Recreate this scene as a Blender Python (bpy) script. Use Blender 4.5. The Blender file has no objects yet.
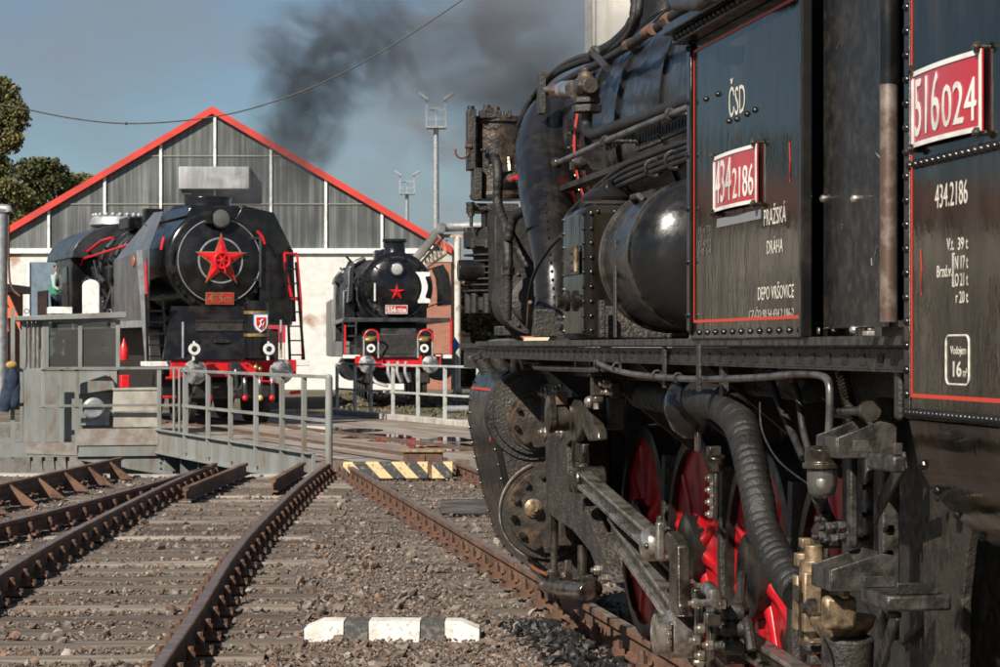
import bpy, bmesh, math, random
import numpy as np
from mathutils import Vector, Matrix, Quaternion
R = math.radians
V = Vector
random.seed(7)
scene = bpy.context.scene
COL = scene.collection

# ------------------------------------------------------------------ camera, sky, sun, exposure
FPX, HOR, CAMH = 2300.0, 346.0, 1.55
cam_d = bpy.data.cameras.new('camera'); cam = bpy.data.objects.new('camera', cam_d); COL.objects.link(cam)
cam.location = (0, 0, CAMH); cam.rotation_euler = (R(90), 0, 0)
cam_d.sensor_width = 36; cam_d.lens = FPX * 36 / 1000; cam_d.shift_y = (HOR - 333.5) / 1000
cam_d.clip_start = 0.1; cam_d.clip_end = 6000
cam_d.dof.use_dof = True; cam_d.dof.focus_distance = 11.0; cam_d.dof.aperture_fstop = 16
scene.camera = cam
SUN = V((-0.43, -0.68, 0.60)).normalized()
world = bpy.data.worlds.new('World'); scene.world = world; world.use_nodes = True
wt = world.node_tree; wn = wt.nodes; wl = wt.links
bg = wn['Background']; bg.inputs['Strength'].default_value = 0.062
sky = wn.new('ShaderNodeTexSky'); sky.sky_type = 'NISHITA'; sky.sun_disc = False
sky.sun_elevation = math.asin(SUN.z); sky.sun_rotation = math.atan2(SUN.x, SUN.y)
sky.air_density = 1.0; sky.dust_density = 0.3; sky.ozone_density = 3.0
tc = wn.new('ShaderNodeTexCoord'); mp = wn.new('ShaderNodeMapping'); mp.inputs['Scale'].default_value = (1, 1, 2.2)
nz = wn.new('ShaderNodeTexNoise'); nz.inputs['Scale'].default_value = 5.0; nz.inputs['Detail'].default_value = 7; nz.inputs['Roughness'].default_value = 0.55
rp = wn.new('ShaderNodeValToRGB'); rp.color_ramp.elements[0].position = 0.38; rp.color_ramp.elements[0].color = (0, 0, 0, 1)
rp.color_ramp.elements[1].position = 0.66; rp.color_ramp.elements[1].color = (0.85, 0.85, 0.85, 1)
mixc = wn.new('ShaderNodeMixRGB'); mixc.inputs[2].default_value = (3.0, 3.3, 3.65, 1)
tint = wn.new('ShaderNodeMixRGB'); tint.blend_type = 'MULTIPLY'; tint.inputs[0].default_value = 1; tint.inputs[2].default_value = (0.68, 0.78, 0.83, 1)
wl.new(tc.outputs['Generated'], mp.inputs[0]); wl.new(mp.outputs[0], nz.inputs['Vector']); wl.new(nz.outputs['Fac'], rp.inputs[0])
wl.new(rp.outputs[0], mixc.inputs[0]); wl.new(sky.outputs[0], tint.inputs[1]); wl.new(tint.outputs[0], mixc.inputs[1]); wl.new(mixc.outputs[0], bg.inputs[0])
sd = bpy.data.lights.new('sun', 'SUN'); sd.energy = 5.0; sd.angle = R(0.5); sd.color = (1.0, 0.93, 0.83)
so = bpy.data.objects.new('sun', sd); COL.objects.link(so); so.rotation_euler = SUN.to_track_quat('Z', 'Y').to_euler()
scene.view_settings.view_transform = 'Standard'; scene.view_settings.look = 'None'
scene.view_settings.gamma = 1; scene.view_settings.use_curve_mapping = False; scene.view_settings.exposure = 0.52
scene.cycles.volume_step_rate = 1.5; scene.cycles.volume_max_steps = 96

# ------------------------------------------------------------------ materials
MATS = {}
def mat(name, col, rough=0.5, metal=0.0, col2=None, scale=6.0, amt=0.5, stretch=(1, 1, 1), bump=0.0, bscale=None, coat=0.0,
        rvar=0.0, perobj=False, col3=None, scale3=2.0, amt3=0.5, island=None, detail=6, spec=0.5, alpha=None, trans=0.0, bdist=0.02):
    """noise-mottled principled material; col2 shows where noise > 1-amt; col3 a second layer of larger patches"""
    if name in MATS: return MATS[name]
    m = bpy.data.materials.new(name); m.use_nodes = True; t = m.node_tree; n = t.nodes; l = t.links
    b = n['Principled BSDF']
    b.inputs['Roughness'].default_value = rough; b.inputs['Metallic'].default_value = metal
    b.inputs['Coat Weight'].default_value = coat; b.inputs['Coat Roughness'].default_value = 0.12
    b.inputs['Specular IOR Level'].default_value = spec
    if trans: b.inputs['Transmission Weight'].default_value = trans
    if alpha is not None: b.inputs['Alpha'].default_value = alpha
    tcn = n.new('ShaderNodeTexCoord'); mpn = n.new('ShaderNodeMapping'); mpn.inputs['Scale'].default_value = stretch
    l.new(tcn.outputs['Object'], mpn.inputs[0])
    def noise(s, d=detail):
        x = n.new('ShaderNodeTexNoise'); x.inputs['Scale'].default_value = s; x.inputs['Detail'].default_value = d
        x.inputs['Roughness'].default_value = 0.62; l.new(mpn.outputs[0], x.inputs['Vector']); return x
    def ramp(src, a):
        r = n.new('ShaderNodeValToRGB'); c = 1 - a; r.color_ramp.elements[0].position = max(0, 0.32 + 0.36 * c - 0.09)
        r.color_ramp.elements[1].position = min(1, 0.32 + 0.36 * c + 0.09); l.new(src, r.inputs[0]); return r.outputs[0]
    c4 = lambda c: (c[0], c[1], c[2], 1)
    cur = None
    rgb = n.new('ShaderNodeRGB'); rgb.outputs[0].default_value = c4(col); cur = rgb.outputs[0]
    if island:
        g = n.new('ShaderNodeObjectInfo' if perobj else 'ShaderNodeNewGeometry'); r = n.new('ShaderNodeValToRGB'); l.new(g.outputs['Random' if perobj else 'Random Per Island'], r.inputs[0])
        els = r.color_ramp.elements
        while len(els) < len(island): els.new(0.5)
        for i, c in enumerate(island): els[i].position = i / (len(island) - 1); els[i].color = c4(c)
        cur = r.outputs[0]
    if col2:
        x = n.new('ShaderNodeMixRGB'); l.new(ramp(noise(scale).outputs['Fac'], amt), x.inputs[0]); l.new(cur, x.inputs[1]); x.inputs[2].default_value = c4(col2); cur = x.outputs[0]
    if col3:
        x = n.new('ShaderNodeMixRGB'); l.new(ramp(noise(scale3, 4).outputs['Fac'], amt3), x.inputs[0]); l.new(cur, x.inputs[1]); x.inputs[2].default_value = c4(col3); cur = x.outputs[0]
    l.new(cur, b.inputs['Base Color'])
    if rvar:
        q = n.new('ShaderNodeMapRange'); q.inputs[1].default_value = 0.3; q.inputs[2].default_value = 0.7
        q.inputs[3].default_value = max(0.03, rough - rvar); q.inputs[4].default_value = min(1, rough + rvar)
        l.new(noise(scale * 1.7).outputs['Fac'], q.inputs[0]); l.new(q.outputs[0], b.inputs['Roughness'])
    if bump:
        bn = n.new('ShaderNodeBump'); bn.inputs['Strength'].default_value = bump; bn.inputs['Distance'].default_value = bdist
        l.new(noise(bscale or scale * 2).outputs['Fac'], bn.inputs['Height']); l.new(bn.outputs[0], b.inputs['Normal'])
    MATS[name] = m; return m

M_black = mat('black_enamel', (.006, .006, .006), .24, col2=(.026, .021, .017), scale=7, amt=.34, rvar=.14, bump=.05, bscale=30, col3=(.012, .0115, .011), scale3=1.5, spec=.42)
M_jacket = mat('boiler_jacket', (.010, .010, .010), .26, col2=(.055, .050, .045), scale=5, amt=.36, stretch=(1, .8, 1), rvar=.16, bump=.06, bscale=30, col3=(.022, .021, .021), scale3=1.4, spec=.40)
M_panel = mat('cab_panel', (.006, .0052, .0045), .10, col2=(.030, .023, .016), scale=3.4, amt=.38, stretch=(1, 1.5, .5), rvar=.06, bump=.16, bscale=2.4, col3=(.012, .010, .008), scale3=1.1, spec=.30)
M_dark = mat('sooty_black', (.010, .009, .008), .62, col2=(.028, .023, .018), scale=14, amt=.40, rvar=.2, bump=.3, bscale=30)
M_sooty = mat('sooty_plate', (.014, .012, .010), .42, col2=(.052, .041, .031), scale=22, amt=.32, rvar=.2, bump=.5, bscale=60, col3=(.034, .029, .024), scale3=5)
M_gritty = mat('gritty_casting', (.020, .017, .014), .45, col2=(.12, .10, .08), scale=75, amt=.40, rvar=.22, bump=.8, bscale=60, col3=(.025, .022, .02), scale3=7, amt3=.45)
M_oily = mat('oily_plate', (.022, .017, .013), .30, col2=(.10, .065, .04), scale=13, amt=.40, rvar=.2, bump=.45, bscale=25, col3=(.045, .04, .036), scale3=4)
M_steel = mat('bright_steel', (.62, .57, .50), .24, .85, col2=(.16, .13, .10), scale=9, amt=.36, rvar=.1, bump=.04, bscale=30)
M_dsteel = mat('dull_steel', (.17, .148, .12), .28, .8, col2=(.035, .028, .021), scale=11, amt=.46, rvar=.16, bump=.12, bscale=40)
M_brass = mat('old_brass', (.33, .24, .145), .42, .55, col2=(.09, .065, .04), scale=20, amt=.42, rvar=.15, bump=.25, bscale=20)
M_lag = mat('lagging_wrap', (.011, .010, .009), .5, col2=(.024, .021, .018), scale=8, amt=.35, bump=.4, bscale=60)
M_rod = mat('handrail_steel', (.20, .19, .18), .33, .7, col2=(.06, .05, .045), scale=9, amt=.4, rvar=.1)
M_red = mat('wheel_red', (.40, .005, .010), .36, col2=(.16, .005, .007), scale=9, amt=.22, rvar=.12, bump=.06, bscale=30)
M_tyre = mat('tyre_steel', (.035, .031, .028), .38, .5, col2=(.015, .013, .012), scale=10, amt=.5, rvar=.15)
M_step = mat('worn_step_plate', (.070, .063, .055), .42, .3, col2=(.020, .018, .015), scale=18, amt=.48, rvar=.15, bump=.35, bscale=35)
M_edge = mat('worn_edge', (.34, .31, .27), .5, .3, col2=(.12, .1, .085), scale=20, amt=.5)
M_rust = mat('rusty_rail', (.125, .062, .036), .8, col2=(.065, .034, .022), scale=14, amt=.5, bump=.4, bscale=50, col3=(.18, .095, .055), scale3=3, amt3=.4)
M_railtop = mat('rail_head', (.30, .235, .19), .38, .6, col2=(.17, .105, .075), scale=10, amt=.5, stretch=(1, 1, 1), rvar=.1)
M_wood = mat('sleeper_wood', (.12, .098, .078), .85, col2=(.17, .14, .11), scale=5, amt=.10, stretch=(.35, 8, 5), bump=.7, bscale=9, col3=(.05, .033, .022), scale3=2.6, amt3=.22, perobj=True, island=[(.06, .046, .036), (.15, .12, .095), (.07, .054, .042), (.32, .275, .225), (.05, .039, .032), (.12, .095, .075), (.24, .20, .16)])
M_rock = mat('ballast_stone', (.2, .15, .12), .85, island=[(.12, .086, .066), (.20, .135, .095), (.15, .135, .118), (.27, .215, .17), (.095, .075, .062), (.33, .295, .255), (.175, .135, .108), (.24, .135, .08)], col2=(.075, .046, .034), scale=18, amt=.4, bump=.4, bscale=60)
M_coal = mat('wet_coal', (.012, .012, .013), .35, col2=(.04, .035, .03), scale=30, amt=.4, bump=.5, bscale=50)
M_white = mat('old_white_paint', (.70, .68, .62), .7, col2=(.30, .26, .21), scale=30, amt=.22, bump=.3, bscale=60, col3=(.5, .47, .42), scale3=8, amt3=.3)
M_tar = mat('old_black_paint', (.05, .05, .048), .75, col2=(.16, .14, .12), scale=30, amt=.3, bump=.3, bscale=60)
M_conc = mat('concrete', (.34, .32, .28), .85, col2=(.22, .20, .17), scale=7, amt=.45, bump=.3, bscale=30, col3=(.42, .40, .36), scale3=2)
M_tgrey = mat('turntable_grey', (.19, .20, .187), .55, col2=(.17, .125, .09), scale=7, amt=.30, stretch=(1, 1, .4), bump=.1, bscale=20, col3=(.24, .25, .235), scale3=2, amt3=.4)
M_tgrime = mat('turntable_grime', (.22, .175, .14), .7, col2=(.30, .28, .26), scale=5, amt=.45, bump=.2, bscale=20)
M_tdark = mat('girder_dark', (.05, .048, .045), .7, col2=(.08, .06, .05), scale=5)
M_deck = mat('deck_planks', (.23, .172, .128), .75, col2=(.14, .082, .052), scale=2.2, amt=.48, stretch=(3, .3, 1), bump=.25, bscale=14, col3=(.28, .25, .215), scale3=.9)
M_redp = mat('signal_red', (.62, .012, .016), .35, col2=(.35, .01, .012), scale=8, amt=.3, rvar=.1)
M_redroof = mat('roof_red', (.56, .035, .020), .55, col2=(.38, .032, .02), scale=1.2, amt=.4)
M_whitep = mat('white_enamel', (.74, .73, .69), .45, col2=(.5, .47, .42), scale=6, amt=.3)
M_glassd = mat('dark_glass', (.02, .022, .025), .06, spec=1.0)
M_gold = mat('gold_band', (.42, .29, .11), .35, .6, col2=(.25, .16, .06), scale=8)
M_yel = mat('yellow_paint', (.72, .50, .16), .5, col2=(.45, .33, .14), scale=12, amt=.3)
M_line = mat('red_lining', (.50, .045, .025), .5)
M_letter = mat('lettering_white', (.66, .62, .53), .6, col2=(.42, .39, .33), scale=30, amt=.35)
M_plate = mat('number_plate_red', (.46, .012, .018), .22, col2=(.32, .012, .014), scale=5, amt=.35, coat=.5, bump=.06, bscale=7)
M_buf = mat('buffer_grey', (.38, .38, .37), .45, .3, col2=(.08, .08, .08), scale=8)
M_blk2 = mat('far_loco_black', (.006, .006, .007), .20, col2=(.018, .016, .015), scale=3, amt=.4, rvar=.1, bump=.05, bscale=3, spec=.45)
M_blkg = mat('far_loco_grey', (.060, .062, .066), .30, .3, col2=(.025, .025, .026), scale=3, amt=.4, rvar=.12)
M_leaf = mat('leaf_green', (.05, .07, .02), .6, island=[(.030, .042, .014), (.055, .065, .020), (.085, .082, .028), (.040, .050, .018), (.12, .095, .035)], spec=.3)
M_leaf2 = mat('leaf_olive', (.08, .09, .03), .6, island=[(.07, .075, .026), (.13, .12, .042), (.18, .14, .05), (.06, .065, .024), (.10, .10, .035)], spec=.3)
M_bark = mat('bark', (.07, .055, .04), .9, col2=(.04, .03, .025), scale=8, bump=.5)
M_skin = mat('skin', (.48, .26, .18), .55)
M_hair = mat('hair', (.03, .02, .015), .7)
M_cloth = mat('dark_cloth', (.025, .028, .035), .9, col2=(.05, .05, .055), scale=12)
M_jean = mat('denim', (.014, .022, .045), .85, col2=(.03, .045, .08), scale=9, amt=.4)
M_green = mat('green_cloth', (.02, .22, .10), .85)
M_shirt = mat('light_shirt', (.34, .36, .38), .85)
M_orange = mat('orange_paint', (.62, .12, .03), .5)
M_bluegrey = mat('blue_grey_metal', (.13, .19, .23), .5, col2=(.09, .13, .16), scale=3, amt=.4)
M_galv = mat('galvanised', (.42, .43, .43), .45, .5, col2=(.30, .30, .30), scale=6)
M_smokeglass = None

def brick_mat(name, c1, c2, mortar, scale=1.0, patch=None, rough=.85, w=.26, h=.075):
    m = bpy.data.materials.new(name); m.use_nodes = True; t = m.node_tree; n = t.nodes; l = t.links; b = n['Principled BSDF']; b.inputs['Roughness'].default_value = rough
    tcn = n.new('ShaderNodeTexCoord'); mpn = n.new('ShaderNodeMapping'); mpn.inputs['Rotation'].default_value = (R(90), 0, 0); l.new(tcn.outputs['Object'], mpn.inputs[0])
    br = n.new('ShaderNodeTexBrick'); br.inputs['Scale'].default_value = 1; br.inputs['Brick Width'].default_value = w; br.inputs['Row Height'].default_value = h; br.inputs['Mortar Size'].default_value = .006
    br.inputs['Color1'].default_value = (*c1, 1); br.inputs['Color2'].default_value = (*c2, 1); br.inputs['Mortar'].default_value = (*mortar, 1); l.new(mpn.outputs[0], br.inputs[0])
    cur = br.outputs['Color']
    if patch:
        nn = n.new('ShaderNodeTexNoise'); nn.inputs['Scale'].default_value = .55; nn.inputs['Detail'].default_value = 7; l.new(tcn.outputs['Object'], nn.inputs[0])
        rr = n.new('ShaderNodeValToRGB'); rr.color_ramp.elements[0].position = .34; rr.color_ramp.elements[1].position = .42; l.new(nn.outputs['Fac'], rr.inputs[0])
        x = n.new('ShaderNodeMixRGB'); l.new(rr.outputs[0], x.inputs[0]); l.new(cur, x.inputs[1]); x.inputs[2].default_value = (*patch, 1)
        n2 = n.new('ShaderNodeTexNoise'); n2.inputs['Scale'].default_value = 3; n2.inputs['Detail'].default_value = 8; l.new(tcn.outputs['Object'], n2.inputs[0])
        y = n.new('ShaderNodeMixRGB'); y.blend_type = 'MULTIPLY'; y.inputs[0].default_value = .5; l.new(x.outputs[0], y.inputs[1]); l.new(n2.outputs['Fac'], y.inputs[2]); cur = y.outputs[0]
    l.new(cur, b.inputs['Base Color']); return m
M_brick = brick_mat('red_brick', (.26, .085, .05), (.33, .12, .07), (.30, .25, .2))
M_brickd = brick_mat('dark_red_brick', (.10, .03, .02), (.14, .045, .028), (.10, .07, .06))
M_wbrick = brick_mat('whitewashed_brick', (.40, .20, .12), (.5, .3, .2), (.5, .45, .4), patch=(.78, .76, .71))

def hazard_mat():
    m = bpy.data.materials.new('hazard_stripes'); m.use_nodes = True; t = m.node_tree; n = t.nodes; l = t.links; b = n['Principled BSDF']; b.inputs['Roughness'].default_value = .7
    tcn = n.new('ShaderNodeTexCoord'); mpn = n.new('ShaderNodeMapping'); mpn.inputs['Rotation'].default_value = (0, 0, 0); l.new(tcn.outputs['Object'], mpn.inputs[0])
    sx = n.new('ShaderNodeSeparateXYZ'); l.new(mpn.outputs[0], sx.inputs[0])
    a = n.new('ShaderNodeMath'); a.operation = 'MULTIPLY_ADD'; l.new(sx.outputs['Z'], a.inputs[0]); a.inputs[1].default_value = .95; l.new(sx.outputs['X'], a.inputs[2])
    f = n.new('ShaderNodeMath'); f.operation = 'FRACT'; g = n.new('ShaderNodeMath'); g.operation = 'MULTIPLY'; g.inputs[1].default_value = 3.0; l.new(a.outputs[0], g.inputs[0]); l.new(g.outputs[0], f.inputs[0])
    c = n.new('ShaderNodeMath'); c.operation = 'GREATER_THAN'; c.inputs[1].default_value = .5; l.new(f.outputs[0], c.inputs[0])
    nn = n.new('ShaderNodeTexNoise'); nn.inputs['Scale'].default_value = 22; nn.inputs['Detail'].default_value = 6; l.new(tcn.outputs['Object'], nn.inputs[0])
    x = n.new('ShaderNodeMixRGB'); l.new(c.outputs[0], x.inputs[0]); x.inputs[1].default_value = (.62, .47, .24, 1); x.inputs[2].default_value = (.045, .045, .042, 1)
    rr = n.new('ShaderNodeValToRGB'); rr.color_ramp.elements[0].position = .55; rr.color_ramp.elements[1].position = .68; l.new(nn.outputs['Fac'], rr.inputs[0])
    y = n.new('ShaderNodeMixRGB'); l.new(rr.outputs[0], y.inputs[0]); l.new(x.outputs[0], y.inputs[1]); y.inputs[2].default_value = (.2, .17, .13, 1)
    l.new(y.outputs[0], b.inputs['Base Color']); return m
M_hazard = hazard_mat()

def ground_mat():
    m = bpy.data.materials.new('ballast_ground'); m.use_nodes = True; t = m.node_tree; n = t.nodes; l = t.links; b = n['Principled BSDF']; b.inputs['Roughness'].default_value = .92
    tcn = n.new('ShaderNodeTexCoord')
    def N(s, d): x = n.new('ShaderNodeTexNoise'); x.inputs['Scale'].default_value = s; x.inputs['Detail'].default_value = d; l.new(tcn.outputs['Object'], x.inputs[0]); return x.outputs['Fac']
    def rampn(src, cols):
        r = n.new('ShaderNodeValToRGB'); e = r.color_ramp.elements
        while len(e) < len(cols): e.new(.5)
        for i, (p, c) in enumerate(cols): e[i].position = p; e[i].color = (*c, 1)
        l.new(src, r.inputs[0]); return r.outputs[0]
    vo = n.new('ShaderNodeTexVoronoi'); vo.inputs['Scale'].default_value = 34; l.new(tcn.outputs['Object'], vo.inputs['Vector'])
    base = rampn(N(1.1, 6), [(.35, (.100, .080, .065)), (.5, (.145, .118, .097)), (.65, (.19, .162, .137))])
    x = n.new('ShaderNodeMixRGB'); x.blend_type = 'MULTIPLY'; x.inputs[0].default_value = .75; l.new(base, x.inputs[1]); l.new(rampn(N(45, 5), [(.3, (.35, .3, .28)), (.7, (1.5, 1.45, 1.4))]), x.inputs[2])
    # far yard: grass patches beyond the tracks
    sp = n.new('ShaderNodeSeparateXYZ'); l.new(tcn.outputs['Object'], sp.inputs[0])
    far = n.new('ShaderNodeMapRange'); far.inputs[1].default_value = 48; far.inputs[2].default_value = 60; l.new(sp.outputs['Y'], far.inputs[0])
    gm = n.new('ShaderNodeMath'); gm.operation = 'MULTIPLY'; l.new(far.outputs[0], gm.inputs[0]); l.new(rampn(N(.35, 5), [(.46, (0, 0, 0)), (.56, (1, 1, 1))]), gm.inputs[1])
    y = n.new('ShaderNodeMixRGB'); l.new(gm.outputs[0], y.inputs[0]); l.new(x.outputs[0], y.inputs[1]); y.inputs[2].default_value = (.085, .085, .035, 1)
    l.new(y.outputs[0], b.inputs['Base Color'])
    bp = n.new('ShaderNodeBump'); bp.inputs['Strength'].default_value = .8; bp.inputs['Distance'].default_value = .03; l.new(N(38, 6), bp.inputs['Height']); l.new(bp.outputs[0], b.inputs['Normal'])
    return m
M_ground = ground_mat()

def sheet_mat():
    """translucent grey corrugated sheeting with rain streaks"""
    m = bpy.data.materials.new('streaked_sheet'); m.use_nodes = True; t = m.node_tree; n = t.nodes; l = t.links; b = n['Principled BSDF']; b.inputs['Roughness'].default_value = .38; b.inputs['Specular IOR Level'].default_value = .6
    tcn = n.new('ShaderNodeTexCoord')
    def N(s, st, d=6):
        q = n.new('ShaderNodeMapping'); q.inputs['Scale'].default_value = st; l.new(tcn.outputs['Object'], q.inputs[0])
        x = n.new('ShaderNodeTexNoise'); x.inputs['Scale'].default_value = s; x.inputs['Detail'].default_value = d; l.new(q.outputs[0], x.inputs[0]); return x.outputs['Fac']
    r = n.new('ShaderNodeValToRGB'); e = r.color_ramp.elements; e.new(.5); e[0].position = .34; e[0].color = (.052, .058, .057, 1); e[1].position = .52; e[1].color = (.092, .099, .097, 1); e[2].position = .70; e[2].color = (.185, .185, .172, 1)
    l.new(N(1.0, (6.0, 1, .22)), r.inputs[0])
    r2 = n.new('ShaderNodeValToRGB'); r2.color_ramp.elements[0].position = .3; r2.color_ramp.elements[0].color = (.55, .55, .55, 1); r2.color_ramp.elements[1].position = .7; r2.color_ramp.elements[1].color = (1.35, 1.35, 1.35, 1); l.new(N(.5, (1, 1, 1), 5), r2.inputs[0])
    x = n.new('ShaderNodeMixRGB'); x.blend_type = 'MULTIPLY'; x.inputs[0].default_value = 1; l.new(r.outputs[0], x.inputs[1]); l.new(r2.outputs[0], x.inputs[2]); l.new(x.outputs[0], b.inputs['Base Color'])
    w = n.new('ShaderNodeTexWave'); w.inputs['Scale'].default_value = 2.2; w.bands_direction = 'X'; l.new(tcn.outputs['Object'], w.inputs[0])
    bp = n.new('ShaderNodeBump'); bp.inputs['Strength'].default_value = .08; bp.inputs['Distance'].default_value = .02; l.new(w.outputs['Fac'], bp.inputs['Height']); l.new(bp.outputs[0], b.inputs['Normal'])
    return m
M_sheet = sheet_mat()

def window_glass(name, tint=(.8, .85, .85), mixv=.35):
    m = bpy.data.materials.new(name); m.use_nodes = True; t = m.node_tree; n = t.nodes; l = t.links; n.remove(n['Principled BSDF'])
    g = n.new('ShaderNodeBsdfGlossy'); g.inputs['Roughness'].default_value = .04; tr = n.new('ShaderNodeBsdfTransparent'); tr.inputs[0].default_value = (*tint, 1)
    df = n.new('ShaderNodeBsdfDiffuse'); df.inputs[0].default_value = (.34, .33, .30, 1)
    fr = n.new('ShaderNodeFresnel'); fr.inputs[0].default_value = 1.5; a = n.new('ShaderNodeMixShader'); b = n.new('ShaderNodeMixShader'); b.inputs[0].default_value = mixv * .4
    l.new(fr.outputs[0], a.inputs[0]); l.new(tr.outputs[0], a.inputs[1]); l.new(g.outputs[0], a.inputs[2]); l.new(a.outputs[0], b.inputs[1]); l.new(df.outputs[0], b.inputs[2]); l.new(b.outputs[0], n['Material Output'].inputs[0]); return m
M_pane = window_glass('window_pane', (.78, .80, .78), .40)  # grey veil mixed in, standing in for reflections on the cabin panes
M_lens = window_glass('lamp_glass', (.95, .94, .9), .45)

# ------------------------------------------------------------------ pixel rays to real places (photo 1000 x 667)
def W(px, py, Y):
    return V(((px - 500) / FPX * Y, Y, CAMH - (py - HOR) / FPX * Y))
class Frame:
    """local axes: x to the right of travel, y along the track away from the camera, z up; origin at rail level"""
    def __init__(s, ox, oy, deg):
        s.ox, s.oy, s.th = ox, oy, R(deg); s.s, s.c = math.sin(s.th), math.cos(s.th)
        s.M = Matrix.Translation((ox, oy, 0)) @ Matrix.Rotation(s.th, 4, 'Z'); s.Mi = s.M.inverted()
    def pv(s, px, py, v):
        a = (px - 500) / FPX; t = (s.ox - v * s.c - a * s.oy + a * v * s.s) / (s.s + a * s.c)
        Y = s.oy + t * s.c - v * s.s; return V((-v, t, CAMH - (py - HOR) / FPX * Y))
    def pt(s, px, py, t):
        a = (px - 500) / FPX; v = (s.ox - t * s.s - a * s.oy - a * t * s.c) / (s.c - a * s.s)
        Y = s.oy + t * s.c - v * s.s; return V((-v, t, CAMH - (py - HOR) / FPX * Y))
    def toL(s, p): return s.Mi @ p
    def scale(s, p): return FPX / (s.M @ p).y      # pixels per metre there

# ------------------------------------------------------------------ mesh builder
class MB:
    def __init__(s): s.v = []; s.f = []; s.X = None
    def add(s, vs, fs):
        o = len(s.v); s.v.extend([(s.X @ V(p)) if s.X else V(p) for p in vs]); s.f.extend([tuple(i + o for i in f) for f in fs]); return s
    def box(s, x0, x1, y0, y1, z0, z1):
        x0, x1 = sorted((x0, x1)); y0, y1 = sorted((y0, y1)); z0, z1 = sorted((z0, z1))
        return s.add([(x, y, z) for z in (z0, z1) for y in (y0, y1) for x in (x0, x1)], [(0, 2, 3, 1), (4, 5, 7, 6), (0, 1, 5, 4), (2, 6, 7, 3), (0, 4, 6, 2), (1, 3, 7, 5)])
    def prism(s, pts, vec):
        n = len(pts); vec = V(vec); vs = [V(p) for p in pts] + [V(p) + vec for p in pts]
        return s.add(vs, [tuple(range(n)), tuple(range(2 * n - 1, n - 1, -1))] + [(i, i + n, (i + 1) % n + n, (i + 1) % n) for i in range(n)])
    def beam(s, p0, p1, w, h, up=(0, 0, 1)):
        p0, p1, up = V(p0), V(p1), V(up); d = (p1 - p0).normalized(); a = d.cross(up)
        if a.length < 1e-4: a = d.cross(V((1, 0, 0)))
        a.normalize(); b = a.cross(d); a *= w / 2; b *= h / 2
        return s.add([p0 - a - b, p0 + a - b, p0 + a + b, p0 - a + b, p1 - a - b, p1 + a - b, p1 + a + b, p1 - a + b], [(0, 3, 2, 1), (4, 5, 6, 7), (0, 1, 5, 4), (1, 2, 6, 5), (2, 3, 7, 6), (3, 0, 4, 7)])
    def tube(s, pts, r, seg=12, smooth=0, caps=True, ribs=None):
        pts = [V(p) for p in pts]; rs = list(r) if isinstance(r, (list, tuple)) else [r] * len(pts)
        if smooth and len(pts) > 2:
            q, qr = [], []; n = len(pts)
            for i in range(n - 1):
                a, b, c, d = pts[max(i - 1, 0)], pts[i], pts[i + 1], pts[min(i + 2, n - 1)]
                for k in range(smooth):
                    t = k / smooth; q.append(.5 * ((2 * b) + (c - a) * t + (2 * a - 5 * b + 4 * c - d) * t * t + (3 * b - a - 3 * c + d) * t ** 3)); qr.append(rs[i] * (1 - t) + rs[i + 1] * t)
            q.append(pts[-1]); qr.append(rs[-1]); pts, rs = q, qr
        if ribs:   # ribs = (pitch, depth)
            q, qr = [], []; acc = 0.0; L = [0.0]
            for i in range(1, len(pts)): L.append(L[-1] + (pts[i] - pts[i - 1]).length)
            n = max(2, int(L[-1] / ribs[0] * 4)); j = 0
            for i in range(n + 1):
                d = L[-1] * i / n
                while j < len(L) - 2 and L[j + 1] < d: j += 1
                t = (d - L[j]) / max(1e-9, L[j + 1] - L[j]); q.append(pts[j].lerp(pts[j + 1], t)); qr.append((rs[j] * (1 - t) + rs[j + 1] * t) - (ribs[1] * random.uniform(.35, 1.2) if i % 4 == 0 else random.uniform(0, ribs[1] * .3)))
            pts, rs = q, qr
        n = len(pts); T = [(pts[min(i + 1, n - 1)] - pts[max(i - 1, 0)]).normalized() for i in range(n)]
        u = T[0].cross(V((0, 0, 1)));  u = u if u.length > .05 else T[0].cross(V((1, 0, 0))); u.normalize()
        vs, fs = [], []
        for i in range(n):
            if i: u = (u - T[i] * u.dot(T[i])); u = u.normalized() if u.length > 1e-6 else T[i].orthogonal().normalized()
            w = T[i].cross(u)
            for k in range(seg): a = 2 * math.pi * k / seg; vs.append(pts[i] + (u * math.cos(a) + w * math.sin(a)) * rs[i])
        for i in range(n - 1):
            for k in range(seg): k2 = (k + 1) % seg; fs.append((i * seg + k, i * seg + k2, (i + 1) * seg + k2, (i + 1) * seg + k))
        if caps: fs.append(tuple(range(seg - 1, -1, -1))); fs.append(tuple((n - 1) * seg + k for k in range(seg)))
        return s.add(vs, fs)
    def cyl(s, p0, p1, r, r1=None, seg=20): return s.tube([p0, p1], [r, r if r1 is None else r1], seg)
    def lathe(s, o, axis, prof, seg=32, a0=0, a1=360):
        o, T = V(o), V(axis).normalized(); u = T.orthogonal().normalized() if abs(T.z) > .9 else T.cross(V((0, 0, 1))).normalized(); w = T.cross(u)
        full = abs(a1 - a0) >= 360; n = seg if full else seg + 1; vs, fs = [], []
        for d, r in prof:
            for k in range(n): a = R(a0 + (a1 - a0) * k / seg); vs.append(o + T * d + (u * math.cos(a) + w * math.sin(a)) * max(r, 1e-4))
        for i in range(len(prof) - 1):
            for k in range(seg): k2 = (k + 1) % n; fs.append((i * n + k, i * n + k2, (i + 1) * n + k2, (i + 1) * n + k))
        if full:
            if prof[0][1] > 1e-3: fs.append(tuple(range(n - 1, -1, -1)))
            if prof[-1][1] > 1e-3: fs.append(tuple((len(prof) - 1) * n + k for k in range(n)))
        return s.add(vs, fs)
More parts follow.
